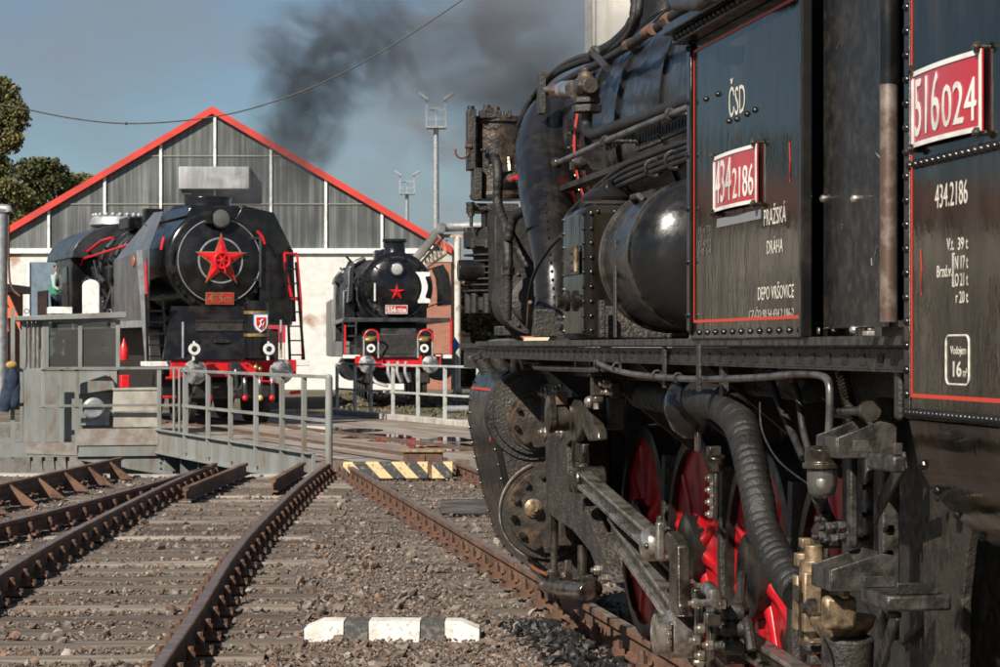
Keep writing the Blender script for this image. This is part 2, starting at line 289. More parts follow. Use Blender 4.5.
    def ring(s, o, axis, Rr, r, seg=40, sseg=8, a0=0, a1=360):
        o, T = V(o), V(axis).normalized(); u = T.orthogonal().normalized() if abs(T.z) > .9 else T.cross(V((0, 0, 1))).normalized(); w = T.cross(u)
        full = abs(a1 - a0) >= 360; n = seg if full else seg + 1
        pts = [o + (u * math.cos(R(a0 + (a1 - a0) * k / seg)) + w * math.sin(R(a0 + (a1 - a0) * k / seg))) * Rr for k in range(n)]
        vs, fs = [], []
        for p in pts:
            d = (p - o).normalized()
            for k in range(sseg): a = 2 * math.pi * k / sseg; vs.append(p + (d * math.cos(a) + T * math.sin(a)) * r)
        m = n if full else n - 1
        for i in range(m):
            j = (i + 1) % n
            for k in range(sseg): k2 = (k + 1) % sseg; fs.append((i * sseg + k, i * sseg + k2, j * sseg + k2, j * sseg + k))
        return s.add(vs, fs)
    def ball(s, c, r, seg=16, rings=10):
        rx, ry, rz = r if isinstance(r, (list, tuple)) else (r, r, r); vs, fs = [V(c) + V((0, 0, -rz))], []
        for i in range(1, rings):
            b = -math.pi / 2 + math.pi * i / rings
            for k in range(seg): a = 2 * math.pi * k / seg; vs.append(V(c) + V((rx * math.cos(b) * math.cos(a), ry * math.cos(b) * math.sin(a), rz * math.sin(b))))
        vs.append(V(c) + V((0, 0, rz))); L = len(vs) - 1
        for k in range(seg): k2 = (k + 1) % seg; fs.append((0, 1 + k2, 1 + k)); fs.append((L, L - seg + k, L - seg + k2))
        for i in range(rings - 2):
            for k in range(seg): k2 = (k + 1) % seg; fs.append((1 + i * seg + k, 1 + i * seg + k2, 1 + (i + 1) * seg + k2, 1 + (i + 1) * seg + k))
        return s.add(vs, fs)
    def rivet(s, p, n, r=.012, h=.008, seg=8): return s.lathe(p, n, [(-.002, r), (h * .6, r * .82), (h, r * .35), (h * 1.05, 0)], seg)
    def hexb(s, p, n, r=.02, h=.02): n = V(n).normalized(); s.cyl(V(p), V(p) + n * h, r, seg=6); return s.cyl(V(p) + n * h, V(p) + n * h * 1.7, r * .5, seg=8)
    def star(s, c, right, up, Rr, rr, h, n=5):
        c, right, up = V(c), V(right), V(up); nn = right.cross(up).normalized(); pts = []
        for k in range(2 * n): a = math.pi / 2 + math.pi * k / n; q = Rr if k % 2 == 0 else rr; pts.append(c + right * math.cos(a) * q + up * math.sin(a) * q)
        m = 2 * n; vs = pts + [c + nn * h]; fs = [(k, (k + 1) % m, m) for k in range(m)]; fs.append(tuple(range(m - 1, -1, -1))); return s.add(vs, fs)
    SPLIT = {'board_brackets': 'board_bracket', 'cab_corner_post': 'cab_corner_post', 'step_upright': 'step_upright', 'reservoir_strap': 'reservoir_strap', 'drag_box_plate': 'drag_box_plate', 'window_frames': 'window_frame',
             'saddle_strap': 'saddle_strap', 'boiler_band': 'boiler_band', 'pipe_hangers': 'pipe_hanger', 'bracket_bolts': 'bracket_bolt', 'upright_bolts': 'upright_bolt', 'door_clamp': 'door_clamp', 'wheels': 'wheel', 'gold_band': 'gold_band',
             'bracket_ribs': 'bracket_rib', 'step_strut': 'step_strut', 'strap_block': 'strap_block', 'red_steps': 'red_step', 'beam_rods': 'beam_rod', 'side_tanks': 'side_tank', 'lifting_eye': 'lifting_eye', 'drain_rods': 'drain_rod',
             'steam_chest_step': 'steam_chest_block', 'pipe_collars': 'pipe_collar', 'pipe_seams': 'pipe_seam', 'red_handrail': 'red_handrail', 'red_grab_rail': 'red_grab_rail', 'pale_grab_rail': 'pale_grab_rail', 'door_frame': 'door_frame', 'tread_lip': 'tread_lip', 'trap_chain': 'trap_nut', 'strap_fittings': 'strap_fitting', 'brake_valves': 'brake_valve', 'injector_pipes': 'injector_pipe', 'reversing_box': 'reversing_box', 'rod_end_bearing': 'rod_end_bearing', 'trap_fittings': 'trap_fitting', 'flange_edges': 'flange_edge', 'drain_cock_nuts': 'drain_cock_nut', 'valance': 'valance_plate',
             'scuffed_bolts': 'scuffed_bolt', 'brake_hose': 'brake_hose', 'cylinder': 'cylinder', 'side_grab_post': 'side_grab_post', 'main_frame': 'frame_plate'}
    def build(s, name, material, parent=None, bevel=0, smooth=True, seg=2):
        if name in s.SPLIT:
            par = list(range(len(s.v)))
            def find(i):
                while par[i] != i: par[i] = par[par[i]]; i = par[i]
                return i
            for f in s.f:
                r0 = find(f[0])
                for i in f[1:]: par[find(i)] = r0
            groups = {}
            for f in s.f: groups.setdefault(find(f[0]), []).append(f)
            last = None
            many = len(groups) > 60
            if many: return s._build(name, material, parent, bevel, smooth, seg)
            for fs in groups.values():
                ids = sorted({i for f in fs for i in f}); mp = {j: k for k, j in enumerate(ids)}; q = MB(); q.v = [s.v[j] for j in ids]; q.f = [tuple(mp[i] for i in f) for f in fs]
                last = q._build(s.SPLIT[name], material, parent, bevel, smooth, seg)
            return last
        return s._build(name, material, parent, bevel, smooth, seg)
    def _build(s, name, material, parent=None, bevel=0, smooth=True, seg=2):
        me = bpy.data.meshes.new(name); me.from_pydata([tuple(p) for p in s.v], [], s.f); me.validate(); me.update()
        bm = bmesh.new(); bm.from_mesh(me); bmesh.ops.recalc_face_normals(bm, faces=bm.faces); bm.to_mesh(me); bm.free()
        if smooth:
            me.polygons.foreach_set('use_smooth', [True] * len(me.polygons)); me.set_sharp_from_angle(angle=R(38))
        me.materials.append(material); o = bpy.data.objects.new(name, me); COL.objects.link(o)
        if parent: o.parent = parent
        if bevel:
            b = o.modifiers.new('bevel', 'BEVEL'); b.width = bevel; b.segments = seg; b.limit_method = 'ANGLE'; b.angle_limit = R(40)
        return o

def empty(name, loc=(0, 0, 0), rz=0):
    o = bpy.data.objects.new(name, None); COL.objects.link(o); o.location = loc; o.rotation_euler = (0, 0, rz); o.empty_display_size = .2; return o
def tag(o, label=None, cat=None, group=None, kind=None):
    if label: o['label'] = label
    if cat: o['category'] = cat
    if group: o['group'] = group
    if kind: o['kind'] = kind
    return o
def thing_at(fr, name, label, cat, group=None): return tag(empty(name, (fr.ox, fr.oy, 0), fr.th), label, cat, group)
def dup(o, parent=None):
    c = o.copy(); COL.objects.link(c)
    if parent: c.parent = parent
    for ch in list(o.children): dup(ch, c)
    return c

def text_mesh(name, s, origin, right, up, width, height, material, parent=None, thick=.0025, extra=0.0, shear=0):
    """letters fitted to a width x height rectangle whose lower-left corner is origin"""
    cu = bpy.data.curves.new(name, 'FONT'); cu.body = s; cu.size = 1; cu.extrude = .01; cu.offset = extra; cu.resolution_u = 3; cu.shear = shear
    tmp = bpy.data.objects.new(name, cu); COL.objects.link(tmp); dg = bpy.context.evaluated_depsgraph_get(); me = bpy.data.meshes.new_from_object(tmp.evaluated_get(dg))
    bpy.data.objects.remove(tmp); bpy.data.curves.remove(cu)
    co = np.empty(len(me.vertices) * 3); me.vertices.foreach_get('co', co); co = co.reshape(-1, 3)
    mn, mx = co.min(0), co.max(0); right, up = V(right).normalized(), V(up).normalized(); nn = right.cross(up)
    q = (co - mn) / np.maximum(mx - mn, 1e-6) * np.array([width, height, thick]); out = np.array(origin) + q[:, :1] * np.array(right) + q[:, 1:2] * np.array(up) + q[:, 2:] * np.array(nn)
    me.vertices.foreach_set('co', out.ravel()); me.update(); me.materials.clear(); me.materials.append(material)
    o = bpy.data.objects.new(name, me); COL.objects.link(o)
    if parent: o.parent = parent
    return o

def skin_body(name, joints, edges, material, parent=None, sub=1):
    """one continuous figure: joints [(pos, radius)], edges index pairs; vertex 0 is the pelvis"""
    me = bpy.data.meshes.new(name); me.from_pydata([tuple(j[0]) for j in joints], edges, []); o = bpy.data.objects.new(name, me); COL.objects.link(o)
    o.modifiers.new('skin', 'SKIN'); me.materials.append(material)
    sv = me.skin_vertices[0].data if me.skin_vertices else None
    if sv is None: bm = bmesh.new(); bm.from_mesh(me); bm.verts.layers.skin.verify(); bm.to_mesh(me); bm.free(); sv = me.skin_vertices[0].data
    for i, j in enumerate(joints): r = j[1]; sv[i].radius = (r, r) if not isinstance(r, tuple) else r; sv[i].use_root = (i == 0)
    m = o.modifiers.new('sub', 'SUBSURF'); m.levels = sub; m.render_levels = sub + 1
    if parent: o.parent = parent
    return o

def scatter_rocks(name, pts, sizes, material, flat=.7, rng=None):
    rng = rng or np.random.default_rng(3); n = len(pts)
    base = np.array([(0, 0, 1), (.89, 0, .45), (.28, .85, .45), (-.72, .53, .45), (-.72, -.53, .45), (.28, -.85, .45), (.72, .53, -.45), (-.28, .85, -.45), (-.89, 0, -.45), (-.28, -.85, -.45), (.72, -.53, -.45), (0, 0, -1)])
    fc = np.array([(0, 1, 2), (0, 2, 3), (0, 3, 4), (0, 4, 5), (0, 5, 1), (1, 6, 2), (2, 7, 3), (3, 8, 4), (4, 9, 5), (5, 10, 1), (6, 7, 2), (7, 8, 3), (8, 9, 4), (9, 10, 5), (10, 6, 1), (11, 7, 6), (11, 8, 7), (11, 9, 8), (11, 10, 9), (11, 6, 10)])
    q = base[None] * (1 + rng.uniform(-.38, .3, (n, 12, 1))); q = q * rng.uniform(.6, 1.25, (n, 1, 3)) * np.array([1, 1, flat])
    a = rng.uniform(0, 6.28, n); ca, sa = np.cos(a)[:, None], np.sin(a)[:, None]; x = q[..., 0] * ca - q[..., 1] * sa; y = q[..., 0] * sa + q[..., 1] * ca
    tl = rng.uniform(-.5, .5, (n, 1)); z = q[..., 2] + x * tl
    co = np.stack([x, y, z], -1) * sizes[:, None, None] + pts[:, None, :]
    me = bpy.data.meshes.new(name); F = (fc[None] + (np.arange(n) * 12)[:, None, None]).reshape(-1)
    me.vertices.add(n * 12); me.vertices.foreach_set('co', co.ravel().astype(np.float32)); nf = n * 20
    me.loops.add(nf * 3); me.loops.foreach_set('vertex_index', F.astype(np.int32)); me.polygons.add(nf); me.polygons.foreach_set('loop_start', np.arange(0, nf * 3, 3, dtype=np.int32))
    me.update(calc_edges=True); me.shade_flat(); me.materials.append(material); o = bpy.data.objects.new(name, me); COL.objects.link(o); return o

def leaf_mesh(name, centers, size, material, parent=None, rng=None, up=.3):
    rng = rng or np.random.default_rng(5); n = len(centers); d = rng.normal(size=(n, 3)); d /= np.linalg.norm(d, axis=1)[:, None]
    e = np.cross(d, rng.normal(size=(n, 3))); e /= np.linalg.norm(e, axis=1)[:, None]; s = size * rng.uniform(.5, 1.4, (n, 1))
    co = np.stack([centers - d * s, centers + e * s * .55, centers + d * s, centers - e * s * .55], 1)
    me = bpy.data.meshes.new(name); me.vertices.add(n * 4); me.vertices.foreach_set('co', co.ravel().astype(np.float32)); me.loops.add(n * 4); me.loops.foreach_set('vertex_index', np.arange(n * 4, dtype=np.int32))
    me.polygons.add(n); me.polygons.foreach_set('loop_start', np.arange(0, n * 4, 4, dtype=np.int32)); me.update(calc_edges=True); me.materials.append(material)
    o = bpy.data.objects.new(name, me); COL.objects.link(o)
    if parent: o.parent = parent
    return o
# ================================================================== frames of the three engines
L = Frame(1.524, 12.366, 8.87)      # engine in front, on its own track
E = Frame(-5.18, 45.5, 21.0)        # engine on the turntable and the bridge itself
G = Frame(-2.80, 63.7, 6.0)         # engine beyond the turntable
PC = (E.M @ V((0, -3.6, 0))); PC = (PC.x, PC.y); PR = 11.4; GZ = -0.192
rng = np.random.default_rng(11)

# ------------------------------------------------------------------ ground with the round pit
def ground():
    vs, fs = [], []; n = 160; rad = [PR, PR + .6, PR + 3, 20, 40, 90, 220, 600, 1600, 4500]
    for r in rad:
        for k in range(n): a = 2 * math.pi * k / n; vs.append((PC[0] + r * math.cos(a), PC[1] + r * math.sin(a), GZ if r < 3000 else GZ - 2))
    for i in range(len(rad) - 1):
        for k in range(n): k2 = (k + 1) % n; fs.append((i * n + k, i * n + k2, (i + 1) * n + k2, (i + 1) * n + k))
    m = MB(); m.add(vs, fs); return tag(m.build('ground', M_ground), kind='structure')
ground()
m = MB(); m.lathe((PC[0], PC[1], 0), (0, 0, 1), [(-1.6, 0), (-1.6, PR + .001)], 160); tag(m.build('pit_floor', M_ground), kind='structure')
m = MB(); m.lathe((PC[0], PC[1], 0), (0, 0, 1), [(-1.6, PR + .3), (-1.6, PR), (GZ + .03, PR), (GZ + .03, PR + .32), (-1.6, PR + .32)], 160)
tag(m.build('pit_wall', M_conc), 'round pale concrete wall lining the turntable pit', 'pit wall')
m = MB(); m.ring((PC[0], PC[1], -1.5), (0, 0, 1), PR - 1.0, .045, 120, 6); tag(m.build('circular_rail', M_rust), 'rusty circular rail on the floor of the turntable pit', 'rail')

# ------------------------------------------------------------------ tracks
def catmull(pts, k=8):
    out = []; n = len(pts)
    for i in range(n - 1):
        a, b, c, d = pts[max(i - 1, 0)], pts[i], pts[i + 1], pts[min(i + 2, n - 1)]
        for q in range(k):
            t = q / k; out.append(.5 * ((2 * b) + (c - a) * t + (2 * a - 5 * b + 4 * c - d) * t * t + (3 * b - a - 3 * c + d) * t ** 3))
    out.append(pts[-1]); return out
PROF = [(-.034, 0), (.034, 0), (.036, -.012), (.034, -.034), (.009, -.045), (.008, -.125), (.062, -.140), (.062, -.150), (-.062, -.150), (-.062, -.140), (-.008, -.125), (-.009, -.045), (-.034, -.034), (-.036, -.012)]
def sweep(m, pts, prof=PROF, z=0.0):
    n = len(pts); k = len(prof); vs, fs = [], []
    for i, p in enumerate(pts):
        d = (pts[min(i + 1, n - 1)] - pts[max(i - 1, 0)]).normalized(); r = V((d.y, -d.x, 0))
        for a, b in prof: vs.append(p + r * a + V((0, 0, b + z)))
    for i in range(n - 1):
        for j in range(k): j2 = (j + 1) % k; fs.append((i * k + j, i * k + j2, (i + 1) * k + j2, (i + 1) * k + j))
    fs.append(tuple(range(k))); fs.append(tuple((n - 1) * k + j for j in range(k - 1, -1, -1))); m.add(vs, fs)
def offset(pts, d):
    n = len(pts); out = []
    for i, p in enumerate(pts):
        t = (pts[min(i + 1, n - 1)] - pts[max(i - 1, 0)]).normalized(); out.append(p + V((t.y, -t.x, 0)) * d)
    return out
def along(pts, step, s0=0.0):
    acc = 0; nxt = s0; out = []
    for i in range(len(pts) - 1):
        a, b = pts[i], pts[i + 1]; l = (b - a).length
        while nxt <= acc + l: t = (nxt - acc) / l; out.append((a.lerp(b, t), (b - a).normalized())); nxt += step
        acc += l
    return out
FAST = {}
def fastening_mesh():
    m = MB(); m.box(-.155, .155, -.075, .075, .0, .02)
    for sg in (-1, 1):
        c = V((sg * .082, 0, .0)); m.box(c.x - .025, c.x + .025, -.055, .055, .02, .048)
        m.cyl(c + V((0, 0, .045)), c + V((0, 0, .088)), .028, seg=6); m.cyl(c + V((0, 0, .088)), c + V((0, 0, .118)), .017, seg=6)
        m.cyl((sg * .138, .03, .015), (sg * .138, .03, .04), .017, seg=6)
    return m
def fastenings(parent, inv, pts, step=.6, s0=0.0):
    """one bolted chair per sleeper, all sharing one mesh"""
    for p, d in along(pts, step, s0):
        if not FAST: o = fastening_mesh().build('rail_fastening', M_rust, parent); FAST['o'] = o
        else: o = FAST['o'].copy(); COL.objects.link(o); o.parent = parent
        o.location = inv @ (p + V((0, 0, -.152))); o.rotation_euler = (0, 0, math.atan2(-d.x, d.y))
SLEEPERS = []
def track(label, ctr, zoff=0.0, rails=(-.75, .75), step=.6, ext=None, s0=0.0, slen=2.5, sl_rng=3):
    o = tag(empty('railway_track', (ctr[0].x, ctr[0].y, 0)), label, 'railway track'); inv = Matrix.Translation((-ctr[0].x, -ctr[0].y, 0)); rr = random.Random(sl_rng)
    for d in rails:
        m = MB(); m.X = inv; sweep(m, offset(ctr, d)); rl = m.build('rail', M_rust, o)
        m = MB(); m.X = inv; sweep(m, offset(ctr, d), [(-.027, -.001), (.027, -.001), (.027, .0025), (-.027, .0025)]); m.build('rail_head', M_railtop, rl)
        fastenings(o, inv, offset(ctr, d), step, s0)
    for p, d in along(ctr, step, s0):
        r = V((d.y, -d.x, 0)); m = MB(); m.X = inv; SLEEPERS.append((p.x, p.y, d.x, d.y))
        yw = d * rr.uniform(-.05, .05); a = p - yw - r * (slen / 2 + rr.uniform(-.12, .1)) + V((0, 0, -.235 + zoff + rr.uniform(-.016, .001))); b = p + yw + r * (slen / 2 + rr.uniform(-.15, .2)) + V((0, 0, -.235 + zoff + rr.uniform(-.006, .001)))
        w = rr.uniform(.20, .27); n = 8; vs, fs = [], []          # slightly split and worn baulk
        for i in range(n + 1):
            c = a.lerp(b, i / n); ww = w / 2 + rr.uniform(-.008, .008)
            for sx, sz in ((-1, -.075), (1, -.075), (1, .06), (.86, .075 + rr.uniform(-.006, 0)), (.2, .077 + rr.uniform(-.01, 0)), (.05, .062), (-.1, .077 + rr.uniform(-.008, 0)), (-.86, .075 + rr.uniform(-.006, 0)), (-1, .06)):
                vs.append(c + d * ww * sx + V((0, 0, sz)))
        k = 9
        for i in range(n):
            for j in range(k): j2 = (j + 1) % k; fs.append((i * k + j, i * k + j2, (i + 1) * k + j2, (i + 1) * k + j))
        fs.append(tuple(range(k))); fs.append(tuple(n * k + j for j in range(k - 1, -1, -1))); m.add(vs, fs); m.build('sleeper', M_wood, o, smooth=False)
    return o
def v2(x, y): return V((x, y, 0))
ctrA = catmull([v2(-2.15, 6.5), v2(-2.30, 9), v2(-2.41, 11.1), v2(-2.54, 13.6), v2(-2.73, 16.8), v2(-2.86, 20), v2(-3.0, 26), v2(-3.03, 30.5)], 6)
trA = track('rusty curved track on grey wooden sleepers with two short check rails', ctrA, 0, step=.62)
dL = V((-L.s, L.c, 0)); oL = V((L.ox, L.oy, 0))
ctrB = [oL + dL * t for t in np.linspace(-8, 18.5, 12)]
trB = track('straight rusty track that carries the large black engine', ctrB, -.022, step=.62, s0=.3, sl_rng=5)
ctrC = catmull([v2(-6.6, 13.5), v2(-5.75, 17), v2(-5.15, 20), v2(-4.75, 25), v2(-4.5, 29.8)], 6)
trC = track('rusty track whose raised check rail stands on triangular braces', ctrC, -.017, step=.62, s0=.15, sl_rng=8)
# check rails beside the running rails of the curved track, and braces on the left track
def extra(parent, name, p0, p1, lift=0):
    m = MB(); m.X = Matrix.Translation(-parent.location); P0, P1 = V(p0), V(p1)
    sweep(m, [P0.lerp(P1, i / 4) for i in range(5)], z=lift); m.build(name, M_rust, parent)
extra(trA, 'check_rail', (-3.42, 25.0, 0), (-3.34, 30.2, 0), .015)
extra(trA, 'check_rail', (-2.62, 26.5, 0), (-2.60, 30.4, 0), .015)
extra(trC, 'check_rail', (-5.40, 22.2, 0), (-4.98, 30.2, 0), .09)
for k in range(6):
    y = 23.3 + k * 1.2; x = -5.34 + (y - 23.3) * .052 + .06
    m = MB(); m.X = Matrix.Translation(-trC.location); m.prism([(x, y, .08), (x, y, -.15), (x + .30, y, -.15)], (0, .035, 0)); m.build('triangular_brace', M_rust, trC)

# ------------------------------------------------------------------ ballast, one mass
def near_rail(x, y):
    out = np.zeros(len(x), bool)
    for c in (ctrA, ctrB, ctrC):
        for d in (-.75, .75):
            q = offset(c, d); X = np.array([p.x for p in q]); Yy = np.array([p.y for p in q]); out |= np.abs(x - np.interp(y, Yy, X)) < .055
    return out
def ballast(name, n, y0, y1, s0, s1, pw=1.0, seed=1):
    r = np.random.default_rng(seed); y = y0 + (y1 - y0) * r.random(n) ** pw; x = (r.uniform(-40, 700, n) - 500) / FPX * y
    s = s0 + (s1 - s0) * r.random(n) ** 3
    ok = ~near_rail(x, y); ok &= (x - PC[0]) ** 2 + (y - PC[1]) ** 2 > (PR + .45) ** 2; x, y, s = x[ok], y[ok], s[ok]
    keep = np.ones(len(x), bool); luck = r.random(len(x))
    for sx, sy, dx, dy in SLEEPERS:
        al = (x - sx) * dx + (y - sy) * dy; la = (x - sx) * dy - (y - sy) * dx; keep &= ~((np.abs(al) < .15) & (np.abs(la) < 1.22) & (luck > .10))
    x, y, s = x[keep], y[keep], s[keep]
    z = GZ + s * r.uniform(-.3, .45, len(x)) + .014
    tag(scatter_rocks(name, np.stack([x, y, z], 1), s, M_rock, rng=r), kind='stuff')
ballast('ballast_gravel', 95000, 9.6, 31.2, .004, .020, 1.3, 1)
ballast('ballast_gravel', 7500, 9.8, 31.2, .012, .052, 1.2, 2)
r = np.random.default_rng(9); n = 700; t = r.uniform(-1.5, 2.2, n); v = .95 + r.normal(0, .13, n); t0 = np.array([(L.M @ V((-a, b, 0)))[:] for a, b in zip(v, t)])
hh = .05 * np.exp(-((t - .7) / 1.0) ** 2); t0[:, 2] = GZ + .02 + hh * r.random(n); s = r.uniform(.012, .045, n); ok = v > .84
tag(scatter_rocks('wet_ash', t0[ok], s[ok], M_coal, rng=r), kind='stuff')
# under and beyond the turntable: weeds and rubble on the yard
cs = []
for _ in range(110):
    y = random.uniform(55, 84); x = (random.uniform(330, 480) - 500) / FPX * y; h = random.uniform(.03, .14)
    cs += [(x + random.gauss(0, .12), y + random.gauss(0, .12), GZ + random.uniform(0, h)) for _ in range(26)]
tag(leaf_mesh('weeds', np.array(cs), .05, mat('dry_weeds', (.1, .08, .05), .8, island=[(.10, .08, .045), (.16, .12, .07), (.07, .075, .03)])), kind='stuff')

# ------------------------------------------------------------------ fouling point marker, hazard kerb and small things on the ground
mk = tag(empty('clearance_marker', (-.635, 13.64, 0), R(-1.5)), 'low white concrete bar with two black bands lying on the gravel', 'track marker')
def bar(x0, x1, z0=-.2, cut0=0, cut1=0):
    m = MB(); h = -.072; pts = [(x0, -.11, z0), (x1, -.11, z0), (x1, -.11, h - cut1), (x1 - cut1 * 2.5 if cut1 else x1, -.09, h), (x0 + cut0 * 2.5 if cut0 else x0, -.09, h), (x0, -.11, h - cut0)]
    m.prism(pts, (0, .2, 0)); return m
for x0, x1, mt, c0, c1, nm in ((-.475, -.262, M_white, .04, 0, 'white_band'), (-.258, -.128, M_tar, 0, 0, 'black_band'), (-.124, .152, M_white, 0, 0, 'white_band'), (.156, .284, M_tar, 0, 0, 'black_band'), (.288, .478, M_white, 0, .045, 'white_band')):
    bar(x0 * 1.087, x1 * 1.087, -.2, c0, c1).build(nm, mt, mk, bevel=.008)
a, b = W(343, 468, 29.6), W(449, 468, 29.6)
m = MB(); m.box(0, b.x - a.x - .27, 0, .28, -.16, .05); m.box(b.x - a.x - .22, b.x - a.x + .05, .01, .3, -.16, .05)
o = m.build('hazard_kerb', M_hazard, bevel=.012); o.location = (a.x, 29.6, 0); tag(o, 'low kerb painted with slanted yellow and black stripes at the pit edge', 'kerb')
o = tag(empty('lock_box', (W(423, 460, 30.6).x, 30.6, 0)), 'small rusty bolt box with yellow lid behind the striped kerb', 'lock box')
m = MB(); m.box(-.26, .26, 0, .25, -.2, .13); m.box(-.03, .03, -.02, 0, -.1, .1); m.build('housing', M_rust, o, .01); m = MB(); m.box(-.3, .3, -.03, .28, .132, .17); m.build('lid', mat('dull_yellow', (.30, .23, .10), .6, col2=(.15, .09, .05), scale=12), o, .01)
p = W(468, 501, 23.5); m = MB()
m.box(-.28, .36, -.12, .12, -.16, -.02); o = m.build('tarred_board', mat('tarred_wood', (.028, .028, .028), .6, col2=(.08, .07, .06), scale=9, stretch=(.3, 4, 4), bump=.5), bevel=.012); o.location = (p.x, 23.5, 0); tag(o, 'short tarred black baulk lying between the sleepers', 'baulk')
# bare rail end of the engine's far rail beside the kerb is part of that track

# ------------------------------------------------------------------ turntable bridge
tt = thing_at(E, 'turntable', 'grey painted turntable bridge with railings and glazed operator cabin', 'turntable')
T0, T1, VL, VR = -14.3, 7.1, 2.62, -4.2
m = MB(); m.box(-VL, -VR, T0, T1, -.16, -.035); m.build('deck', M_deck, tt)
for v in (-.75, .75):
    m = MB(); sweep(m, [V((-v, T0 + (T1 - T0) * i / 6, .002)) for i in range(7)], [(-.035, 0), (.035, 0), (.035, -.04), (-.035, -.04)]); m.build('rail', M_railtop, tt)
    m = MB(); m.box(-v - .14, -v - .045, T0, T1, -.034, -.012); m.build('flangeway_plate', M_rust, tt)
m = MB(); m.box(-VL - .05, -VL, T0, T1 - 2, -.30, .10); m.box(-VL - .12, -VL + .0, T0, T1 - 2, .08, .105); m.box(-VL - .12, -VL, T0, T1 - 2, -.32, -.29); m.build('edge_beam', M_tgrey, tt, .004)
for k in range(16):
    t = T0 + .5 + k * 1.25; m = MB(); m.prism([(-VL, t, -.30), (-VL, t, -.62), (-VL + .55, t, -.62), (-VL + 1.0, t, -.30)], (0, .04, 0)); m.build('bracket_rib', M_tgrey, tt)
for v in (1.35, -1.35):
    m = MB(); m.box(-v - .02, -v + .02, T0 + .6, T1 - .6, -1.25, -.165); m.box(-v - .18, -v + .18, T0 + .6, T1 - .6, -1.28, -1.24); m.build('main_girder', M_tdark, tt)
def railing(parent, pts, top=1.14, foot=-.05, posts=None, r=.026, M=M_tgrey, mid=.56, offs=0):
    """posts, then one top and one middle rail"""
    for p in (posts or pts):
        m = MB(); m.box(p[0] - r * 1.25, p[0] + r * 1.25, p[1] - r * 1.25, p[1] + r * 1.25, foot, top - .02); m.build('railing_post', M, parent, .004)
    m = MB()
    for a, b in zip(pts, pts[1:]):
        m.beam((a[0], a[1], top), (b[0], b[1], top), .07, .045); 
    m.build('top_rail', M, parent, .005)
    m = MB()
    for a, b in zip(pts, pts[1:]): m.beam((a[0], a[1], mid), (b[0], b[1], mid), .035, .045)
    m.build('middle_rail', M, parent)
VN = 2.70
def onV(px, v=VN): q = E.pv(px, 370, v); return (q.x, q.y)
railing(tt, [onV(183), onV(329)], posts=[onV(x) for x in (185, 208, 230.5, 256, 282, 304)], foot=-.22)
m = MB(); q = onV(329); m.tube([(q[0], q[1], 1.12), (q[0], q[1], -.2)], .05, 12); m.ball((q[0], q[1], 1.13), .05, 10, 6); m.build('corner_post', M_tgrey, tt)
VF = -4.1; fp = [E.pv(x, 370, VF) for x in (337, 355, 371, 393, 418, 445)]; last = V((-VF, -4.5, 0))
railing(tt, [(fp[0].x, fp[0].y), (last.x, last.y)], posts=[(p.x, p.y) for p in fp] + [(-VF, -2.6), (-VF, -4.5)], top=1.14, M=mat('railing_pale_grey', (.44, .45, .43), .5, col2=(.3, .29, .26), scale=8, amt=.35))
m = MB(); m.box(-VF - .13, -VF + .1, -5, T1, -.034, .085); m.build('kerb_strip', M_conc, tt, .01)
# platform in front of the bridge edge, operator cabin standing on it
ca, cb = W(18, 380, 39.9), W(125, 380, 40.35); cx, cy = ca.x, ca.y; cth = math.atan2(cb.y - ca.y, cb.x - ca.x); CL = (V((cb.x, cb.y)) - V((ca.x, ca.y))).length
CM = E.Mi @ Matrix.Translation((cx, cy, 0)) @ Matrix.Rotation(cth, 4, 'Z')
def CB(): m = MB(); m.X = CM; return m
def cabpart(m, name, mt, parent=tt, bevel=0): return m.build(name, mt, parent, bevel)
k = FPX / 40.2
zc = lambda py: CAMH - (py - HOR) / k          # height at the cabin face
xc = lambda px: (px - 18) / 107 * CL           # place along the cabin face
m = CB(); m.box(-.35, CL + 1.55, -.45, 2.2, -.36, -.12); cabpart(m, 'platform', M_tgrey)
m = CB(); m.prism([(xc(25), -.46, -.12), (xc(75), -.46, -.12), (xc(75), -.46, -.34), (xc(25), -.46, -.30)], (0, .02, 0)); m.prism([(xc(75), -.47, .12), (xc(157), -.47, .12), (xc(157), -.47, -.17), (xc(75), -.47, -.17)], (0, .03, 0)); cabpart(m, 'grimy_fascia', M_tgrime)
m = CB(); m.prism([(xc(76), -.40, -.17), (xc(176), -.40, -.17), (xc(176), -.40, -.70), (xc(150), -.40, -.66), (xc(76), -.40, -.42)], (0, .05, 0)); cabpart(m, 'lower_girder', M_tgrey)
m = CB()
for px in (30, 42, 54, 66): m.prism([(xc(px), -.38, -.36), (xc(px), -.38, -.62), (xc(px) + .03, .5, -.62), (xc(px) + .03, .9, -.36)], (.03, 0, 0))
for i in range(2):
    for j in range(4): m.hexb((xc(158) + i * .11, -.41, -.27 - j * .1), (0, -1, 0), .018, .015)
cabpart(m, 'bracket_ribs', M_tgrey)
